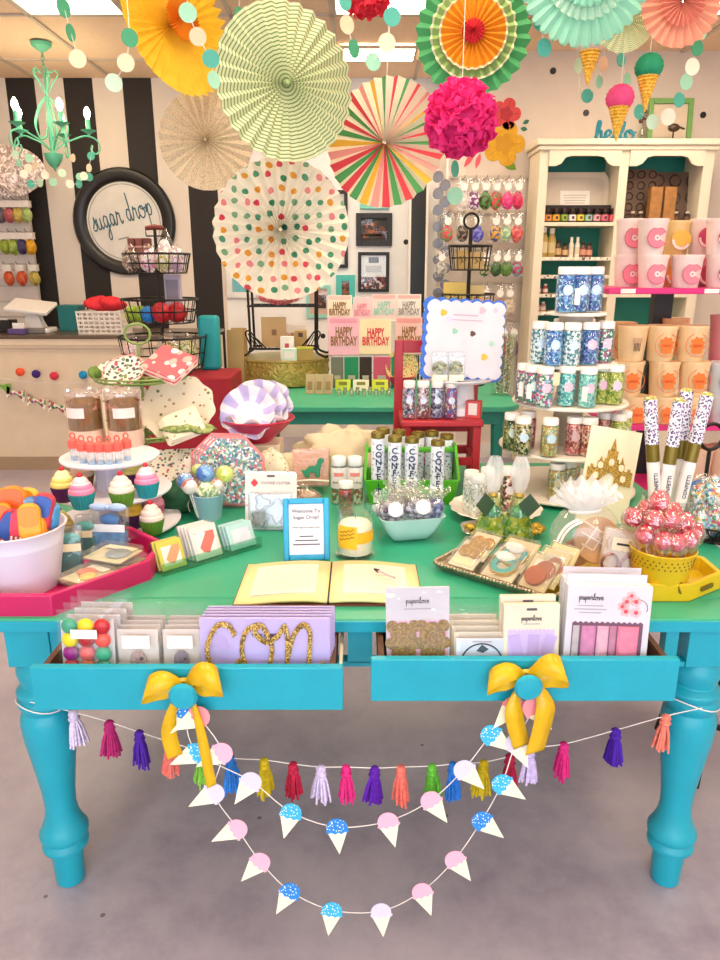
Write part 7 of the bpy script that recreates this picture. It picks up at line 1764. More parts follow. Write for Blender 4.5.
for i, (u, v) in enumerate([(470, 528), (478, 533), (536, 527), (541, 530), (533, 533), (512, 541), (487, 537)]):
    p = on(u, v, Z+.025)
    solo('gold_candy', MB().ball((0, 0, 0), .013, 10, 7, sc_=(1.3, 1, .8)).ball((-.018, 0, 0), .006, 8, 5, sc_=(1, 1, .6)).ball((.018, 0, 0), .006, 8, 5, sc_=(1, 1, .6)), mat('gold_foil', '#c9a83a', .2, .7, bump=.5, bscale=120), ['gold foil candy at the left end of the leaf dish', 'gold foil candy second from the left end of the leaf dish', 'gold foil candy right of the second green treat bag', 'gold foil candy at the right end of the leaf dish', 'gold foil candy before the second green treat bag', 'gold foil candy at the front middle of the leaf dish', 'gold foil candy before the first green treat bag'][i], 'candy', (p.x, p.y, Z+.028), random.uniform(0, 3), 'gold foil candies')
# ---------------------------------------------------------------- sprinkle tower
wx_, wy_ = at(567, 430, 2.36).x, 2.36
tw = thing('sprinkle_tower', 'white five tier round stand loaded with sprinkle jars', 'tiered stand', (wx_, wy_, Z))
tiers = [(.778, .235), (.92, .222), (1.07, .186), (1.193, .142), (1.352, .092)]
wt = mat('white_tier_board', '#efe7dc', .45)
for i, (z, r) in enumerate(tiers):
    part(tw, 'tier', MB().lathe([(0, -.006), (r-.003, -.006), (r, -.003), (r, .001), (r-.003, .004), (0, .004)], 48), wt, loc=(0, 0, z-Z))
    z0 = Z if i == 0 else tiers[i-1][0]+.004
    part(tw, 'column', MB().lathe([(.05 if i else .12, 0), (.04 if i else .12, (z-.006-z0)*.5), (.055 if i else .12, z-.006-z0)], 20), mat('tower_column', '#b9aea0', .5) if i else wt, loc=(0, 0, z0-Z))
part(tw, 'hanging_tag', MB().box((0, 0, 0), (.02, .002, .04)), mat('tag_cream', '#e6d9b4', .6), loc=(at(557, 372, 2.2).x-wx_, 2.2-wy_, 1.165-Z))
BLU = ['#2f6ac0', '#7ab4e4', '#1f4a9a', '#d8ecf8', '#3fa0c8']; NAV = ['#2a3f9a', '#1f7a9a', '#6a8ad8', '#103070', '#a8d0f0']; TEA = ['#3fb0b4', '#8fd4d0', '#2f8f9a', '#d4f0ea']; MULT = ['#2f8a6a', '#c85a8a', '#e8f0ec', '#3f5fa0', '#1f3f4a']; GRN = ['#8fa832', '#c4c45a', '#5f7f2a', '#dcd88a']
ROSE = ['#b84a5a', '#e8b0a8', '#7a2f3f', '#c9908a']; DRK = ['#3f5a2a', '#1f1a1a', '#8aa04a', '#c8b87a']; GLD = ['#b9a85a', '#c8854a', '#d8cfa0', '#8a8a4a', '#7aa8a0']; RST = ['#b8503a', '#d8a08a', '#6a2f2a', '#e0c8b8']; SIL = ['#d8e4e8', '#3f8fa0', '#2f6a8a', '#f0f4f4']
def tower_row(ti, L, r, h):
    z = tiers[ti][0]+.0045
    for u, dy, cols, lc, l, bcode in L:
        y = wy_+dy; jar(l, at(u, 400, y).x if False else (u-360)/720/ray_dy(z+h*.3, y)*y, y, z, r, h, cols, 'sprinkle jars on the tower', labc=lc, rz=0, barcode=bcode)
def ray_dy(z, y):
    s = (z-CAM_H)/y     # dz/dy slope -> recover dy factor of that image row
    a = -(s*cos(PITCH)+sin(PITCH))/(cos(PITCH)-s*sin(PITCH)); return cos(PITCH)-a*sin(PITCH)
LB, LP, LG = '#c9e0f2', '#efc6da', '#d4e8e0'
tower_row(4, [(565, -.06, BLU, LB, 'jar of blue sprinkles at the left of the top tier', False), (580, -.06, NAV, LB, 'jar of navy sprinkles at the middle of the top tier', True), (593, -.03, NAV, LB, 'jar of navy sprinkles at the right of the top tier', False), (572, .045, BLU, LB, 'jar of blue sprinkles at the back of the top tier', False)], .030, .138)
tower_row(3, [(539, -.045, SIL, LB, 'jar of silver blue sprinkles at the left of the second tier', False), (553, -.10, BLU, LB, 'jar of blue sprinkles second on the second tier', False), (571, -.105, SIL, LB, 'jar of pale blue sprinkles in the middle of the second tier', False), (589, -.085, NAV, LP, 'jar of navy sprinkles with pink label on the second tier', False), (604, -.04, MULT, LP, 'jar of green blue sprinkles at the right of the second tier', False), (560, .08, TEA, LB, 'jar of teal sprinkles at the back of the second tier', False), (585, .08, TEA, LB, 'jar of teal sprinkles back right on the second tier', False)], .029, .132)
tower_row(2, [(524, -.055, MULT, LG, 'jar of mixed green sprinkles at the left of the third tier', True), (532, -.10, MULT, LG, 'jar of mixed green sprinkles beside the leftmost on the third tier', True), (544, -.14, ['#e8e4ea', '#2f8a5a', '#d8408a', '#3f9ad0'], LP, 'jar of white and pink sprinkles on the third tier', False), (566, -.12, TEA, LP, 'jar of teal sprinkles left of centre on the third tier', False), (587, -.145, ['#6fc4c0', '#a8dcd4', '#3f9aa0'], LP, 'jar of pale teal sprinkles at the front of the third tier', True), (600, -.075, GRN, LP, 'jar of olive sprinkles behind on the third tier', False), (614, -.095, GRN, '#e4cfe8', 'jar of olive sprinkles at the right of the third tier', False)], .0285, .125)
tower_row(1, [(511, -.095, DRK, LG, 'jar of dark green sprinkles at the left of the fourth tier', False), (522, -.155, ['#2a1f1a', '#c8b87a', '#6a8a4a', '#e0d8c0'], LB, 'jar of brown mixed sprinkles with pale label on the fourth tier', False), (527, -.06, ROSE, LP, 'jar of dark red sprinkles behind on the fourth tier', False), (549, -.175, GLD, LB, 'jar of gold and teal sprinkles alone on the fourth tier', False), (573, -.15, ROSE, '#d8b4bc', 'jar of rose sprinkles at the middle of the fourth tier', False), (588, -.165, RST, '#d8b0a4', 'jar of rust sprinkles beside the castle card', False), (560, .02, ['#3a2a3a', '#6a4a5a'], LB, 'jar of dark plum sprinkles at the back of the fourth tier', False), (603, -.08, ROSE, LP, 'jar of rose sprinkles behind the castle card on the fourth tier', False), (617, -.11, GRN, LG, 'jar of green sprinkles behind the top of the castle card', False), (622, -.06, GRN, LG, 'jar of green sprinkles furthest right on the fourth tier', False)], .0275, .122)
tower_row(0, [(556, -.165, GLD, '#d8d0b4', 'jar of gold sprinkles at the front of the lowest tier', False), (567, -.135, GLD, '#d8d0b4', 'jar of gold sprinkles beside the ruffled pouch on the lowest tier', False), (562, -.07, GLD, '#d8d0b4', 'jar of gold sprinkles behind on the lowest tier', False), (572, -.02, GLD, '#d8d0b4', 'jar of gold sprinkles at the back of the lowest tier', False)], .0275, .118)
# castle card
q0 = at(606, 500, 1.98)
o = thing('castle_card', 'cream card with a gold glitter castle leaning on the tower', 'card', (at(604, 505, 2.0).x, 2.02, Z+.0), 0, None, rot=(R(-13), R(9.5), 0))
cw_, ch_ = 53*mpp((0, 2.0, .9)), .285
part(o, 'card', MB().box((0, 0, ch_/2), (cw_, .006, ch_)), mat('castle_cream', '#f2e8cc', .6))
gg = speck('castle_glitter', ['#a8842f', '#c9a548', '#8a6a20', '#b8943a'], 260, rough=.5)
CP = [(-.9, 0), (-.9, .42), (-.8, .42), (-.8, .5), (-.7, .5), (-.7, .42), (-.55, .42), (-.55, .62), (-.5, .62), (-.42, .75), (-.35, .62), (-.28, .62), (-.28, .72), (-.2, .72), (-.2, .95), (-.12, .95), (0, 1.3), (.12, .95), (.2, .95), (.2, .72), (.28, .72), (.28, .62), (.35, .62), (.42, .8), (.5, .62), (.55, .62), (.55, .42), (.7, .42), (.7, .5), (.8, .5), (.8, .42), (.9, .42), (.9, 0), (.22, 0), (.22, .2), (.12, .3), (0, .33), (-.12, .3), (-.22, .2), (-.22, 0)]
part(o, 'castle', MB().prism([(x*cw_*.49, ch_*.42+z*ch_*.37) for x, z in CP], .0032, .006, X=UP), gg)
for x, z in [(-.55, .2), (.55, .2), (0, .62), (-.42, .5), (.42, .5)]: part(o, 'castle_window', MB().prism([(x*cw_*.49+a_, ch_*.42+z*ch_*.37+b_) for a_, b_ in rrect(.016, .02, .007, 4)], .006, .0068, X=UP), mat('castle_cream'))
# ---------------------------------------------------------------- small red chair used as a riser
redp = mat('red_chair_paint', '#b3202c', .4, var=.05)
cx0, cx1, cyf, cyb = at(401, 424, 2.36).x, at(484, 424, 2.36).x, 2.36, 2.62
sz = at(440, 421, cyf).z
o = thing('red_chair', 'small red painted wooden chair standing on the table as a riser', 'chair', ((cx0+cx1)/2, (cyf+cyb)/2, Z))
W_ = cx1-cx0; Dh = cyb-cyf; zs_ = sz-Z
part(o, 'seat', MB().box((0, 0, zs_-.011), (W_, Dh, .022)), redp, bev=.005)
for s in (-1, 1):
    part(o, 'front_leg', MB().box((s*(W_/2-.02), -Dh/2+.02, (zs_-.022)/2), (.026, .026, zs_-.022)), redp, bev=.003)
    zt0 = at(410, 340, cyb-.02).z-Z
    part(o, 'back_post', MB().box((s*(W_/2-.002), Dh/2-.02, zt0/2), (.03, .028, zt0)), redp, bev=.003)
    part(o, 'side_stretcher', MB().box((s*(W_/2-.015), 0, zs_*.35), (.018, Dh-.05, .02)), redp)
part(o, 'top_rail', MB().box((0, Dh/2-.02, zt0-.022), (W_-.03, .02, .044)), redp, bev=.003)
part(o, 'back_stretcher', MB().box((0, Dh/2-.02, zs_*.72), (W_-.03, .018, .04)), redp); part(o, 'back_stretcher', MB().box((0, Dh/2-.02, zs_*.35), (W_-.03, .018, .03)), redp)
part(o, 'front_stretcher', MB().box((0, -Dh/2+.02, zs_*.4), (W_-.06, .018, .025)), redp)
NPL = ['#5a5a8a', '#c8a8c0', '#2f2f4a', '#e8e4ea', '#b05a5a', '#8a9ac0']
for i, (u, l) in enumerate([(409, 'jar of dark mixed sprinkles leftmost on the red chair seat'), (423, 'jar of pale mixed sprinkles second on the red chair seat'), (437, 'jar of navy mixed sprinkles third on the red chair seat'), (451, 'jar of multicoloured sprinkles rightmost on the red chair seat')]):
    jar(l, at(u, 400, cyf+.045).x, cyf+.045, sz, .0225, .128, [NPL, ['#b09aa8', '#e0d4d8', '#6a5a6a', '#8a3a3a'], ['#2f3a6a', '#c8c8d8', '#5a4a5a', '#8a8ab0'], ['#a83a5a', '#4a6ab0', '#e8d8c8', '#7a4a8a']][i], 'sprinkle jars on the red chair', labc='#d4dcf0')
# white cake stand and scalloped party card
ksx, ksy = at(458, 400, 2.48).x, 2.50
kz = at(458, 381, 2.40).z
o = thing('white_cake_stand', 'white pedestal cake stand on the red chair seat', 'cake stand', (ksx, ksy, sz))
hk = kz-sz
part(o, 'pedestal', MB().lathe([(.075, 0), (.08, .004), (.078, .03), (.06, .04), (.055, hk-.02), (.06, hk-.012)], 36), mat('white_porcelain', '#e6e4e6', .25)); part(o, 'plate', MB().lathe([(0, hk-.012), (.115, hk-.012), (.125, hk-.004), (.125, hk), (.11, hk-.003), (0, hk-.003)], 44, cap=False), mat('white_porcelain'))
cwid, chgt = 82*mpp((0, 2.46, 1.2)), 80*mpp((0, 2.46, 1.2))
o = thing('party_card', 'white scalloped party card with blue border on the white cake stand', 'card', (at(461, 382, 2.46).x, 2.455, kz), 0, None, rot=(R(-10), R(3), 0))
def scal_rect(w, h, n, m_, amp):
    P = []
    def edge(p0, p1, k_):
        d = Vector(p1)-Vector(p0); nn = Vector((d.y, -d.x)).normalized()
        for i in range(k_*6):
            t = i/(k_*6); v = Vector(p0)+d*t+nn*amp*abs(sin(pi*k_*t)); P.append((v.x, v.y))
    a, b = w/2, h/2
    edge((-a, -b), (a, -b), n); edge((a, -b), (a, b), m_); edge((a, b), (-a, b), n); edge((-a, b), (-a, -b), m_)
    return [(x, y+h/2) for x, y in P]
part(o, 'blue_border', MB().prism(scal_rect(cwid*.96, chgt*.96, 7, 7, .008), -.004, 0, X=UP), mat('border_blue', '#2f6ad0', .5), loc=(-.004, 0, 0))
part(o, 'white_face', MB().prism(scal_rect(cwid*.90, chgt*.90, 7, 7, .008), .0002, .003, X=UP), mat('face_white', '#dcd9e2', .5), loc=(.002, 0, chgt*.03))
for x, z, r_, c in [(-.27, .80, .012, '#e8b83a'), (.2, .85, .012, '#f4b8cc'), (.36, .86, .009, '#eec2dc'), (-.12, .58, .010, '#8fcab4'), (.10, .56, .010, '#5a3a30'), (.34, .45, .010, '#a8d4c0'), (.26, .28, .012, '#e8b83a'), (-.2, .72, .012, '#d8cfe8'), (.0, .45, .010, '#d4d4dc')]:
    part(o, 'printed_motif', MB().prism(flower_poly(r_, 3), 0, .001, X=Matrix.Translation((x*cwid, -.0032, z*chgt)) @ UP), mat('motif_'+c[1:], c, .5))
part(o, 'print_line', MB().box((0, -.0036, chgt*.78), (cwid*.3, .0008, .004)), mat('motif_c9a8c8', '#c9a8c8', .5)); part(o, 'print_line', MB().box((0, -.0036, chgt*.72), (cwid*.42, .0008, .003)), mat('motif_c9a8c8'))
pp = Vector((at(448, 380, 2.42).x, 2.425, kz))
for i in range(2):
    o = thing('favour_box', ['clear favour box of olive sprinkles on the cake stand, left one', 'clear favour box of olive sprinkles on the cake stand, right one'][i], 'favour box', pp+Vector((-.03+.055*i, -.01, 0)), 0, 'clear favour boxes on the cake stand'); o.scale = (1.1, 1, 1.35)
    part(o, 'box_film', MB().box((0, 0, .035), (.05, .04, .07)), film, bev=.003)
    part(o, 'contents', heap(.021, .016, .016, 70+i, 10, 6), speck('olive_sprinkle', ['#8a8a3a', '#b0a050', '#5f6a2a', '#6a5a30'], 120, rough=.5), loc=(0, 0, .03)); part(o, 'cream_base', MB().box((0, 0, .008), (.047, .037, .014)), mat('castle_cream'))
solo('red_candy_box', MB().box((0, 0, .028), (.05, .04, .056)).box((0, -.0205, .03), (.03, .001, .04), 1), [mat('candy_red', '#cf4a4a', .5), mat('header_white')], 'small red and white candy box beside the white cake stand', 'box', (at(474, 414, 2.42).x, 2.43, sz), R(-20), bev=.002)
# ---------------------------------------------------------------- yellow hexagon tray with pouch, box and bucket
yel = mat('yellow_lacquer', '#d6b414', .35, var=.05)
yt = Vector((T(628, 580).x-.005, 1.60, Z))
hexp = [(.205, -.035), (.205, .06), (.09, .145), (-.15, .145), (-.215, .06), (-.215, -.06), (-.12, -.105), (.10, -.105)]
def shrink2(P, k_): return [(x*(1-k_/.205), y*(1-k_/.12)) for x, y in P]
o = thing('yellow_tray', 'yellow angular wooden tray at the right front of the table', 'tray', yt)
I = shrink2(hexp, .012); n = len(hexp); vs = [(x, y, 0) for x, y in hexp]+[(x, y, .044) for x, y in hexp]+[(x, y, .044) for x, y in I]+[(x, y, .006) for x, y in I]
fs = []
for i in range(n):
    j = (i+1) % n; fs += [(i, j, n+j, n+i), (n+i, n+j, 2*n+j, 2*n+i), (2*n+i, 2*n+j, 3*n+j, 3*n+i)]
fs += [tuple(range(3*n, 4*n)), tuple(range(n-1, -1, -1))]
part(o, 'tray_body', MB().add(vs, fs), yel, bev=.003)
e0, e1 = Vector(hexp[7]), Vector(hexp[0]); em_ = (e0+e1)/2; ea = math.atan2(e1.y-e0.y, e1.x-e0.x)
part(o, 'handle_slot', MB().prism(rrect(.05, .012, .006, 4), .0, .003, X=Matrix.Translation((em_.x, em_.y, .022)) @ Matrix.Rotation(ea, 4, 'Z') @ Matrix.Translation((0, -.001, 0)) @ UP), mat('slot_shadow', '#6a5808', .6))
zy = Z+.007
# organza pouch
q = on(582, 562, zy)
pc = Vector((q.x-.005, 1.665, zy))
o = thing('organza_pouch', 'white organza pouch with ruffled top and wrapped cookies', 'pouch', pc, 0, None, rot=(R(-4), R(-4), 0))
org = clear('organza', '#ffffff', .1, .3, film=.42)
def body(s, t):
    a = 2*pi*s; r = .088*sin(pi*(.06+.80*t))**.6; r = max(r, .02); k_ = 1+.02*sin(9*a)
    return (r*cos(a)*k_, r*.62*sin(a)*k_, .003+.155*t)
part(o, 'pouch_body', MB().grid(body, 40, 12), clear('organza_body', '#ffffff', .14, .15, film=.10))
rf = MB()
for kx in range(3):
    def ruf(s, t, kx=kx):
        a = 2*pi*s; r = .026+(.026+.010*kx)*t; w = 1+.10*sin(11*a+kx*2)*t
        return (r*cos(a)*w*1.15, r*.7*sin(a)*w, .15+(.078-.020*kx)*t**.8+.008*sin(13*a+kx)*t)
    rf.grid(ruf, 110, 5)
part(o, 'ruffle', rf, clear('organza_ruffle', '#ffffff', .05, .4, film=.5))
part(o, 'white_rings', MB().tube([(-.018+.066*cos(a), -.045, .07+.074*sin(a)) for a in [R(100+8*i) for i in range(20)]], .006, 6, flat=.5).tube([(-.012+.066*cos(a), -.052, .07+.07*sin(a)) for a in [R(100+8*i) for i in range(20)]], .006, 6, flat=.5), mat('ring_white', '#eeeae8', .3))
part(o, 'waffle_cookie', MB().lathe([(0, 0), (.055, 0), (.058, .006), (.055, .012), (0, .012)], 28, X=Matrix.Translation((.018, -.032, .085)) @ Matrix.Rotation(R(-12), 4, 'X') @ UP), mat('cookie_tan', '#c99a68', .6, var=.15))
wl = MB()
for i in range(-1, 2): wl.box((.018+i*.03, -.047, .085), (.0035, .003, .095), rot=(0, R(35), 0)).box((.018, -.047, .085+i*.03), (.1, .003, .0035), rot=(0, R(35), 0))
part(o, 'waffle_line', wl, mat('waffle_pale', '#f0dcc0', .6), stuff=True)
part(o, 'dark_cookie', MB().lathe([(0, 0), (.035, 0), (.035, .01), (0, .01)], 24, X=Matrix.Translation((-.03, -.02, .055)) @ UP), mat('cookie_rust', '#a86848', .6))
part(o, 'draw_cord', MB().lathe([(.034, .149), (.038, .153), (.034, .157)], 24, sx=1.1, sy=.7, cap=False), mat('satin_white', '#f4f2f4', .3))
# copper cutter box
q = on(612, 578, zy)
o = thing('copper_cutter_box', 'small clear box with copper cutters leaning before the pouch', 'box', (q.x, 1.585, zy), 0, None, rot=(R(-10), R(6), R(-8))); o.scale = (1.1, 1, 1.33)
part(o, 'box_film', MB().box((0, 0, .05), (.086, .022, .10)), film, bev=.003)
part(o, 'card', MB().box((0, .008, .05), (.082, .002, .096)), mat('kraft_card', '#dcc0a0', .6))
part(o, 'label', MB().box((0, -.0125, .072), (.05, .001, .024)), mat('label_ivory', '#f0e4cc', .6)); part(o, 'print_line', MB().box((0, -.0132, .072), (.03, .0008, .004)), ink)
for x in (-.02, .02): part(o, 'copper_cutter', MB().tube([(x+.017*cos(a), -.002, .034+.017*sin(a)) for a in [2*pi*i/20 for i in range(20)]], .005, 6, closed=True, flat=.6), mat('copper', '#c8784a', .25, .9))
card_box('cookie_box', 'brown window box lying behind the copper cutter box', 'box', (on(636, 560, zy).x+.0, 1.68, zy), .07, .05, .07, '#b07a58', ('#e8c8a8', None, .5, .6, .5), R(10))
# yellow perforated bucket
q = on(668, 599, zy)
ybc = Vector((q.x, q.y+.058, zy))
o = thing('yellow_bucket', 'yellow tin bucket with punched holes on the yellow tray', 'bucket', ybc)
part(o, 'body', MB().lathe([(0, .002), (.05, .002), (.053, 0), (.055, .004), (.072, .10), (.075, .104), (.072, .106), (.069, .10), (.05, .008), (0, .008)], 44, cap=False), mat('yellow_tin', '#e3b81c', .35, var=.05))
dk_h = mat('punched_hole', '#6a5410', .6)
hm = MB()
for j in range(3):
    z_ = .072+.009*j; r_ = .055+(.072-.055)*(z_-.004)/.096
    for i in range(34):
        a = 2*pi*(i+.5*(j % 2))/34
        hm.ball((r_*cos(a), r_*sin(a), z_), .0022, 6, 4)
part(o, 'punched_hole', hm, dk_h, stuff=True)
pn = MB(); r_ = .0605
X = Matrix.Translation((.026, -r_*.925, .034)) @ Matrix.Rotation(R(24), 4, 'Z') @ Matrix.Rotation(R(-10), 4, 'X') @ UP
pn.prism([(x*.010, y*.015-.008) for x, y in rrect(1.6, 1.8, .7, 4)], 0, .001, X=X)
for a in (-50, -25, 0, 25, 50): pn.prism([(-.0025, .006), (.0025, .006), (sin(R(a))*.018, .008+.02*cos(R(a)))], 0, .001, X=X)
part(o, 'pineapple_print', pn, dk_h)
candy = speck('pink_candy', ['#d02a4e', '#e25a70', '#b81e40', '#ea8090'], 55, rough=.12, coat=.8)
rr = random.Random(5)
wrapf = clear('lolly_wrap', '#fff0f2', .28, .06, bump=.7, bscale=35)
names = ['at the left rim', 'left of centre at the front', 'at the middle of the front', 'right of centre at the front', 'at the right rim', 'left of centre in the middle', 'at the very middle', 'right of centre in the middle', 'at the back left', 'at the back right', 'tallest at the top', 'above the left rim']
LP_ = [(-.055, -.02, .135), (-.025, -.045, .13), (.005, -.05, .128), (.035, -.04, .132), (.06, -.012, .138), (-.03, -.01, .165), (0, -.015, .168), (.034, -.008, .158), (-.025, .035, .17), (.03, .035, .165), (-.012, .01, .20), (-.065, .01, .165)]
for (dx, dy, dz), nm_ in zip(LP_, names):
    o = thing('wrapped_lollipop', f'pink wrapped lollipop {nm_} of the yellow bucket', 'lollipop', ybc+Vector((dx*.45, dy*.45, .012)), 0, 'pink lollipops in the yellow bucket', rot=(R(-dy*300), R(dx*230), 0))
    part(o, 'stick', MB().tube([(0, 0, 0), (0, 0, dz)], .002, 5), mat('stick_white'))
    part(o, 'candy', MB().ball((0, 0, dz), .0215, 16, 10, sc_=(1, .8, 1.1)), candy)
    def wf(s, t):
        a = 2*pi*s; r = .027*sin(pi*(.12+.8*t))**.7; k_ = 1+.18*sin(7*a+dx*90)*(abs(t-.5)*2)
        return (r*cos(a)*k_, r*sin(a)*k_, dz-.032+.056*t)
    part(o, 'wrapper', MB().grid(wf, 18, 7), wrapf)
# ---------------------------------------------------------------- glass of push pop tubes
q = T(668, 540)
gpz = Vector((at(669, 500, 1.86).x, 1.87, Z))
o = thing('straw_glass', 'clear straight glass holding the push pop confetti sticks', 'glass', gpz)
part(o, 'glass', MB().lathe([(.06, 0), (.064, .004), (.066, .135), (.063, .135), (.061, .008), (0, .007)], 36, cap=False), clear('straw_glass_clear', '#f4faf8', .18, .04))
stw = speck('star_push_paper', ['#3a2f5a', '#8a6a9a', '#5a4a7a'], 165, base='#eceaf4', size=.45, rough=.5)
for u0, v0, u1, v1, y, l in [(655, 505, 650, 396, 1.83, 'push pop stick with gold confetti top leaning left'), (662, 508, 680, 398, 1.82, 'push pop stick second from the left in the glass'), (676, 505, 687, 388, 1.88, 'push pop stick at the back of the glass'), (678, 508, 708, 392, 1.83, 'push pop stick leaning furthest right')]:
    b0, t0 = at(u0, v0, y), at(u1, v1, y+.02); b0.z = max(b0.z, Z+.012)
    d_ = t0-b0; Lq = d_.length; zq = d_.normalized(); xq = Vector((0, 1, 0)).cross(zq).normalized(); yq = zq.cross(xq); qt = Matrix((xq, yq, zq)).transposed().to_quaternion()
    o = thing('push_pop', l, 'push pop', b0, 0, 'push pop sticks in the glass'); o.rotation_mode = 'QUATERNION'; o.rotation_quaternion = qt
    r_ = .0165
    part(o, 'white_tube', MB().lathe([(r_*.98, 0), (r_*.98, Lq*.42)], 20), mat('tube_white', '#ece8ee', .45))
    part(o, 'gold_collar', MB().lathe([(r_*1.02, Lq*.41), (r_*1.02, Lq*.58)], 20), mat('olive_gold'))
    part(o, 'star_sleeve', MB().lathe([(r_*1.05, Lq*.57), (r_*1.05, Lq*.97)], 20), stw)
    part(o, 'confetti_top', MB().ball((0, 0, Lq*.97), r_*1.0, 14, 8, sc_=(1, 1, .6)), speck('confetti_mix', ['#d8c04a', '#8aa04a', '#e8e4d8', '#c88a3a'], 170, rough=.5))
    part(o, 'paper_label', MB().grid(lambda s, t: (r_*1.02*cos(R(-150+120*s)), r_*1.02*sin(R(-150+120*s)), Lq*(.03+.36*t)), 8, 1), mat('label_white'))
    text(o, 'CONFETTI', .014, navy, (.0, -r_*1.09, Lq*.2), rot=(pi/2, R(-90), 0), ext=.0009)
# sprinkle bags in the black wire basket at the right
wbx = Vector((T(722, 540).x, 1.93, Z))
o = thing('black_fruit_basket', 'low black wire basket with looped sides at the right table end', 'basket', wbx)
mm = MB(); r_ = .12
for z_, rq in ((.004, .09), (.05, .12)): mm.tube([(rq*cos(2*pi*i/36), rq*sin(2*pi*i/36), z_) for i in range(36)], .0032, 5, closed=True)
for i in range(24):
    a = 2*pi*i/24; mm.tube([((.09+.03*t)*cos(a+.13*s*(t)), (.09+.03*t)*sin(a+.13*s*t), .004+.046*t) for t in (0, .5, 1) for s in (1,)], .0028, 4); mm.tube([((.09+.03*t)*cos(a-.13*t), (.09+.03*t)*sin(a-.13*t), .004+.046*t) for t in (0, .5, 1)], .0028, 4)
part(o, 'wire_frame', mm, blackw)
part(o, 'base_mesh', MB().lathe([(0, .002), (.09, .002), (.09, .004), (0, .004)], 30), blackw)
mxs = ['#5ab4c0', '#e8e4e0', '#d8b04a', '#c04a6a', '#3f8a6a', '#8fd0dc', '#f0f0ec', '#4a6ab0']
for i, (dx, dy, dz, s_, l) in enumerate([(-.04, -.03, .03, .075, 'clear bag of rainbow sprinkles at the front of the black basket'), (-.02, .03, .09, .08, 'clear bag of rainbow sprinkles on top in the black basket'), (.05, .0, .04, .07, 'clear bag of rainbow sprinkles at the edge of the picture')]):
    o = thing('sprinkle_bag', l, 'sprinkle bag', wbx+Vector((dx, dy, dz)), i, 'rainbow sprinkle bags')
    part(o, 'sprinkles', heap(s_*.8, s_*.6, s_*.55, 80+i), speck('rainbow_sprinkles', mxs, 130, rough=.3, bump=.3), loc=(0, 0, .02)); part(o, 'film', heap(s_*.86, s_*.66, s_*.62, 80+i), pouch_cl, loc=(0, 0, .022))
solo('blue_tag', MB().prism([(x, y) for x, y in rrect(.05, .042, .02, 5)], 0, .002, X=UP), mat('tag_blue', '#1f78c4', .5), 'round blue price tag stuck beside the push pop sticks', 'tag', (at(698, 488, 1.96).x, 1.965, at(698, 488, 1.96).z), rot=(R(-10), R(-20), 0))
solo('dark_wire_holder', MB().tube([(0, 0, .0), (0, 0, .2)], .006, 6).tube([(.035*cos(a), 0, .24+.04*sin(a)) for a in [2*pi*i/24 for i in range(24)]], .006, 6, closed=True).lathe([(.045, 0), (.045, .008), (.006, .012)], 20), blackw, 'dark wire sign holder at the right table end', 'sign holder', (at(716, 440, 2.1).x, 2.13, Z))
# ================================================================ goods standing in the drawers
DZ = .6565
def stack(n, dy): return [(i, i*dy) for i in range(n)]
ordn = ['front', 'second', 'third', 'fourth', 'rearmost']
# gumball packs
y0 = 1.30; a, b = at(55, 640, y0), at(112, 640, y0); gw_ = b.x-a.x; gh = at(80, 613, y0).z-DZ
gb = ['#3f9a7a', '#e8c81f', '#b8222c', '#e0cf2a', '#a82028', '#e2564a', '#8a1f78', '#dd5a5a', '#3fa07c', '#c42f3a', '#e8742a', '#3f9a7a']
ballm = {}
fpk = clear('pack_film', '#fafafa', .12, .06, bump=.35, bscale=18, film=.035)
for i, dy in stack(4, .022):
    o = thing('gumball_pack', f'{ordn[i]} clear pack of coloured gumballs in the left drawer', 'packet', ((a.x+b.x)/2+.006*i, y0+dy, DZ), 0, 'gumball packs', rot=(R(-5), R(1), 0))
    h = gh+.004*i
    part(o, 'backing_card', MB().box((0, .009, h*.42), (gw_*.94, .002, h*.84)), mat('pack_card_white', '#e2dee2', .5))
    part(o, 'film', MB().grid(lambda s, t: ((s-.5)*gw_, -.009*sin(pi*s)*sin(pi*min(1, t*1.15)), h*t), 10, 10), fpk)
    part(o, 'label', MB().box((0, -.0125, h*.73), (gw_*.46, .001, h*.11)), mat('label_white'))
    if i == 0:
        for r_ in range(4):
            for c_ in range(3):
                c = gb[r_*3+c_]
                if c not in ballm: ballm[c] = MB().ball((0, 0, 0), gw_*.145, 18, 12, sc_=(1, .55, 1)).mesh('gumball', mat('gum_'+c[1:], c, .3))
                obj('gumball', ballm[c], o, ((c_-1)*gw_*.285, .0, h*.80-r_*gw_*.255))
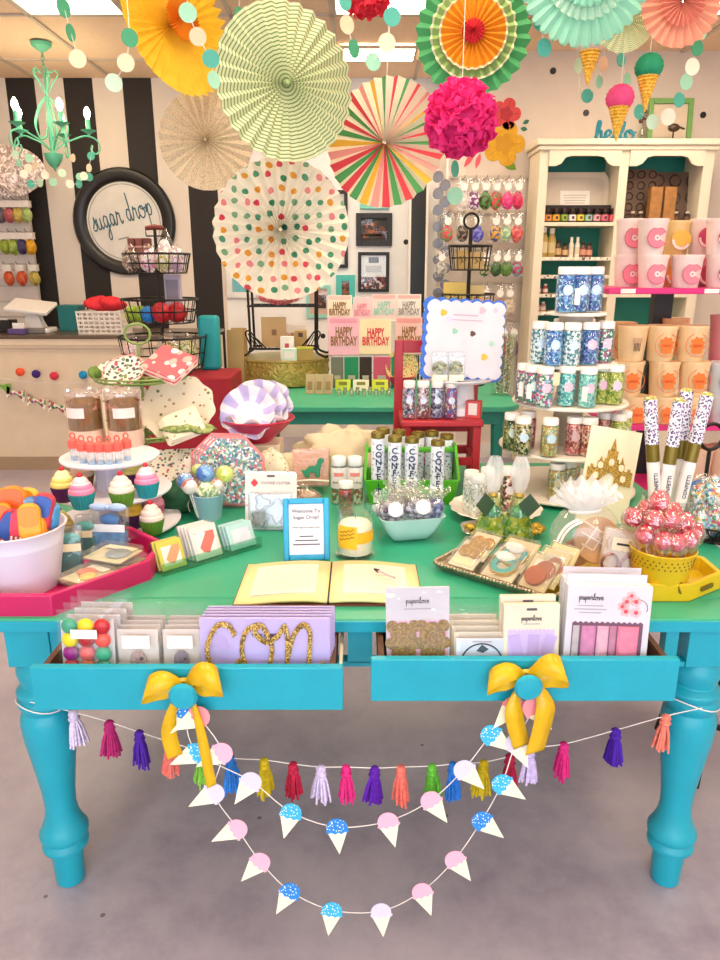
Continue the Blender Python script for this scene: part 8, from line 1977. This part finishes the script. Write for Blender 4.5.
for k_, (u0, u1, vt, c, lab_) in enumerate([(113, 159, 622, '#c9a8a4', 'pale pink charm'), (159, 201, 622, '#9a8a98', 'grey mauve charm')]):
    y0 = 1.305; a, b = at(u0, 645, y0), at(u1, 645, y0); w_ = (b.x-a.x)*.97; h = at(u0, vt, y0).z-DZ
    for i, dy in stack(4, .02):
        o = thing('charm_pack', f'{ordn[i]} clear pack with a {lab_} in the left drawer', 'packet', ((a.x+b.x)/2, y0+dy, DZ), 0, 'charm packs in the left drawer', rot=(R(-5), 0, 0))
        part(o, 'backing_card', MB().box((0, .006, h*.42), (w_*.92, .002, h*.84)), mat('charm_card', '#e6dcd6', .5)); part(o, 'film', MB().grid(lambda s, t: ((s-.5)*w_, -.007*sin(pi*s), h*(1+.02*i)*t), 8, 8), fpk)
        part(o, 'label', MB().box((0, -.009, h*.70), (w_*.62, .001, h*.18)), mat('label_white'))
        if i == 0:
            part(o, 'charm', MB().prism([(x*.018, z*.026+h*.38) for x, z in [(-1, -.9), (1, -.9), (.75, .7), (.35, 1), (-.35, 1), (-.75, .7)]], .0, .006, X=UP), mat('charm_'+c[1:], c, .4, var=.3, scale=120)); part(o, 'charm_bead', MB().ball((0, -.006, h*.36), .006, 10, 6).ball((.008, -.006, h*.46), .004, 8, 6), mat('bead_dark', '#5f5560', .4))
# confetti lettering packs
y0 = 1.30; a, b = at(200, 650, y0), at(330, 650, y0); w_ = b.x-a.x; h = at(260, 620, y0).z-DZ
lil = mat('lilac_pack', '#cdc3e6', .45, var=.03)
for i, dy in stack(5, .013):
    o = thing('lettering_pack', f'{ordn[i]} lilac pack of gold glitter con lettering in the left drawer', 'packet', ((a.x+b.x)/2+.002*i, y0+dy, DZ), 0, 'lilac lettering packs', rot=(R(-4), 0, 0))
    part(o, 'card', MB().box((0, 0, h/2), (w_, .004, h)), lil, bev=.0008)
    part(o, 'sleeve', MB().grid(lambda s, t: ((s-.5)*w_*1.01, -.0035, h*1.005*t), 2, 2), clear('sleeve_film', '#f6f2ff', .12, .06))
    if i == 0:
        m, wd = script('con', .108, .0066, flat=.35, k=7)
        part(o, 'glitter_letters', m, speck('gold_glitter_letters', ['#a87f2a', '#c9a248', '#7a5a1a', '#dcc070', '#5a3e14'], 300, rough=.35, bump=.3), loc=(-w_*.47, -.0065, h*.24), rot=(pi/2, 0, 0)).scale = (w_*.92/wd, 1, 1)
        text(o, 'f', .012, ink, (.0, -.0048, h*.84)); text(o, 'THAT SWEET!', .0085, ink, (.0, -.0048, h*.77), bold=.02)
# right drawer
def plscript(o, w, z, y_, s=1.0, m_=None, dx=0):
    mm, wd = script('paperlove', .0058*s, .0007, k=4, n=4)
    part(o, 'brand_script', mm, m_ or mat('script_dark', '#4a4048', .6), loc=(-wd/2+dx, y_, z), rot=(pi/2, 0, 0))
y0 = 1.33
a, b = at(388, 620, y0), at(452, 620, y0); w_ = b.x-a.x; h = at(420, 591, y0).z-DZ
o = thing('bear_pack', 'white and pink pack of gold bear cutouts at the left of the right drawer', 'packet', ((a.x+b.x)/2, y0, DZ), 0, None, rot=(R(-6), R(-1.5), 0))
part(o, 'card', MB().box((0, 0, h/2), (w_, .006, h)), mat('pack_white', '#d4d2de', .5), bev=.001)
part(o, 'window', MB().prism([(x, z) for x, z in [(-w_*.47, 0.004), (w_*.47, 0.004)]+[(w_*.47-w_*.94*i/24, h*.655+(.003 if i % 2 else -.002)) for i in range(25)]], .0032, .0042, X=UP), mat('window_pink', '#e6b4d2', .5))
bear = MB()
for sx_ in (-1, 1):
    c0 = sx_*w_*.23
    for dx, dz, r_ in [(0, .02, .021), (0, .052, .020), (0, .085, .021), (-.018, .10, .010), (.018, .10, .010), (-.020, .07, .010), (.02, .07, .010), (-.018, .008, .012), (.018, .008, .012)]:
        bear.lathe([(0, 0), (r_*1.3, 0), (r_*1.3, .002), (0, .002)], 18, X=Matrix.Translation((c0+dx*1.25, -.0044-.0002*len(bear.v)/400, dz*1.22+.004)) @ UP)
part(o, 'gold_bears', bear, speck('gold_card_glitter', ['#8f6f26', '#a88434', '#7a5c1c'], 300, rough=.35))
part(o, 'film', MB().grid(lambda s, t: ((s-.5)*w_*1.02, -.0075-.001*sin(20*s+9*t), h*1.01*t), 8, 8), fpk)
plscript(o, w_, h*.84, -.0042, 1.15); part(o, 'print_line', MB().box((0, -.0034, h*.78), (w_*.42, .0006, .0022)), mat('script_grey', '#a8a2ae', .6))
# embroidery packs
y0 = 1.322; a, b = at(456, 640, y0), at(510, 640, y0); w_ = b.x-a.x; h = at(480, 632, y0).z-DZ
for i, dy in stack(5, .017):
    o = thing('hoop_pack', f'{ordn[i]} pale blue pack with a dark hoop print in the right drawer', 'packet', ((a.x+b.x)/2-.003*i, y0+dy, DZ), 0, 'pale blue hoop packs', rot=(R(-5), 0, 0)); hh = h+.006*i
    part(o, 'card', MB().box((0, 0, hh*.42), (w_*.96, .003, hh*.84)), mat('hoop_card' if i == 0 else 'hoop_card_cream', '#dbe4f4' if i == 0 else '#ece2cc', .5))
    part(o, 'film', MB().grid(lambda s, t: ((s-.5)*w_, -.005*sin(pi*s), hh*t), 8, 8), fpk)
    if i == 0:
        part(o, 'printed_hoop', MB().prism(ringpoly(w_*.40, w_*.37, 20, 160), .0016, .0024, X=Matrix.Translation((0, 0, hh*.40)) @ UP), mat('hoop_ink', '#1f2436', .5))
        part(o, 'printed_leaf', MB().prism([(-.012, .0), (.0, .014), (.014, .004), (.002, -.004)], .0016, .0024, X=Matrix.Translation((0, 0, hh*.62)) @ UP), mat('hoop_ink'))
        part(o, 'print_line', MB().box((0, -.0022, hh*.79), (w_*.36, .0008, .0026)), mat('script_grey'))
# lilac window pack with hang hole
y0 = 1.325; a, b = at(505, 630, y0), at(561, 630, y0); w_ = b.x-a.x; h = at(532, 607, y0).z-DZ
for i, dy in stack(2, .022):
    o = thing('garland_pack', ['front cream hang pack with a lilac window in the right drawer', 'rear cream hang pack with the hang hole showing in the right drawer'][i], 'packet', ((a.x+b.x)/2-.003*i, y0+dy, DZ), 0, 'cream hang packs', rot=(R(-6), R(-1), 0)); hh = h+(.008 if i else 0)
    part(o, 'card', MB().box((0, 0, hh/2), (w_, .016, hh)), mat('pack_cream', '#e2d9c4', .5), bev=.001)
    part(o, 'hang_slot', MB().prism(rrect(.022, .005, .0024, 3), .0, .001, X=Matrix.Translation((0, -.0082, hh*.945)) @ UP), mat('slot_dark'))
    part(o, 'window', MB().prism([(-w_*.42, .003), (w_*.42, .003)]+[(w_*.42-w_*.84*j/22, hh*.69+(.003 if j % 2 else -.001)) for j in range(23)], .0082, .009, X=UP), mat('window_lilac', '#c8b6e4', .4))
    for x, r_ in ((-.22, -12), (.02, 4), (.24, 16)): part(o, 'tassel_strip', MB().box((x*w_, -.0094, hh*.34), (w_*.2, .002, hh*.6), rot=(0, R(r_), 0)), mat('strip_lilac', '#bba6dc', .45))
    plscript(o, w_, hh*.81, -.009, 1.0); part(o, 'print_line', MB().box((0, -.0083, hh*.765), (w_*.3, .0006, .002)), mat('script_grey'))
# boxed rolls
y0 = 1.33; a, b = at(565, 620, y0), at(650, 620, y0); w_ = b.x-a.x; h = at(605, 589, y0).z-DZ
for i, dy in stack(2, .036):
    o = thing('paper_roll_box', ['front white box of pink paper rolls with blossoms printed on it', 'rear white box of pink paper rolls with only its hang tab showing'][i], 'box', ((a.x+b.x)/2+.001*i, y0+dy, DZ), 0, 'white boxes of paper rolls', rot=(R(-6), R(1.5), 0))
    part(o, 'box', MB().box((0, .006, h/2), (w_, .028, h)), mat('pack_white'), bev=.0015)
    part(o, 'hang_tab', MB().box((0, .018, h+.008), (w_*.95, .002, .018)), mat('pack_white'))
    part(o, 'window', MB().prism([(-w_*.42, .003), (w_*.42, .003)]+[(w_*.42-w_*.84*j/26, h*.63+(.003 if j % 2 else -.001)) for j in range(27)], .0082, .0088, X=UP), mat('window_plum', '#6f4a64', .5))
    for j, (x, ww, c) in enumerate([(-.37, .08, '#b9b0b4'), (-.22, .17, '#c680aa'), (-.05, .14, '#d8a4b8'), (.07, .08, '#b87a94'), (.25, .25, '#e07f9c')]):
        part(o, 'paper_roll', MB().lathe([(ww*w_*.5, .004), (ww*w_*.5, h*.6)], 16, X=Matrix.Translation((x*w_, -.0088, 0)), sy=.3), mat('roll_'+c[1:], c, .5, var=.12, scale=60))
    plscript(o, w_, h*.86, -.0095, 1.2, dx=-w_*.22)
    
    for zq, wq in ((.80, .3), (.765, .38), (.73, .26)): part(o, 'print_line', MB().box((-w_*.22, -.0083, h*zq), (w_*wq, .0006, .002)), mat('script_grey'))
    for x, z, r_ in ((.2, .85, .012), (.31, .85, .012), (.25, .91, .010), (.2, .75, .012), (.32, .74, .012), (.15, .80, .010)):
        fl2 = part(o, 'printed_blossom', MB().prism(flower_poly(r_, 5), .0082, .0088, X=Matrix.Translation((x*w_, 0, z*h)) @ UP), mat('blossom_pink', '#f2b6bc', .5)); part(fl2, 'blossom_centre', MB().prism(flower_poly(r_*.4, 5), .0088, .0093, X=Matrix.Translation((x*w_, 0, z*h)) @ UP), mat('blossom_red', '#d84a5a', .5))
    part(o, 'printed_hoop', MB().prism(ringpoly(.02, .019, -20, 140), .0082, .009, X=Matrix.Translation((.34*w_, 0, h*.78)) @ UP), mat('script_dark'))
# ================================================================ black metal stool at the right
sx_, sy_ = at(729, 700, 1.95).x, 1.95
o = thing('metal_stool', 'black metal bar stool partly out of the picture at the right', 'stool', (sx_, sy_, 0))
part(o, 'seat', MB().lathe([(0, .60), (.15, .60), (.16, .615), (.16, .63), (.15, .64), (0, .642)], 32, cap=False), mat('stool_seat', '#2a2422', .5))
lgm = mat('stool_metal', '#1c1a1a', .4, .5)
for i in range(4):
    a = R(45+90*i); part(o, 'leg', MB().tube([(.10*cos(a), .10*sin(a), .60), (.2*cos(a), .2*sin(a), .0)], .011, 8), lgm)
part(o, 'foot_ring', MB().tube([(.165*cos(2*pi*i/32), .165*sin(2*pi*i/32), .2) for i in range(32)], .009, 6, closed=True), lgm)
part(o, 'upper_ring', MB().tube([(.125*cos(2*pi*i/32), .125*sin(2*pi*i/32), .44) for i in range(32)], .008, 6, closed=True), lgm)
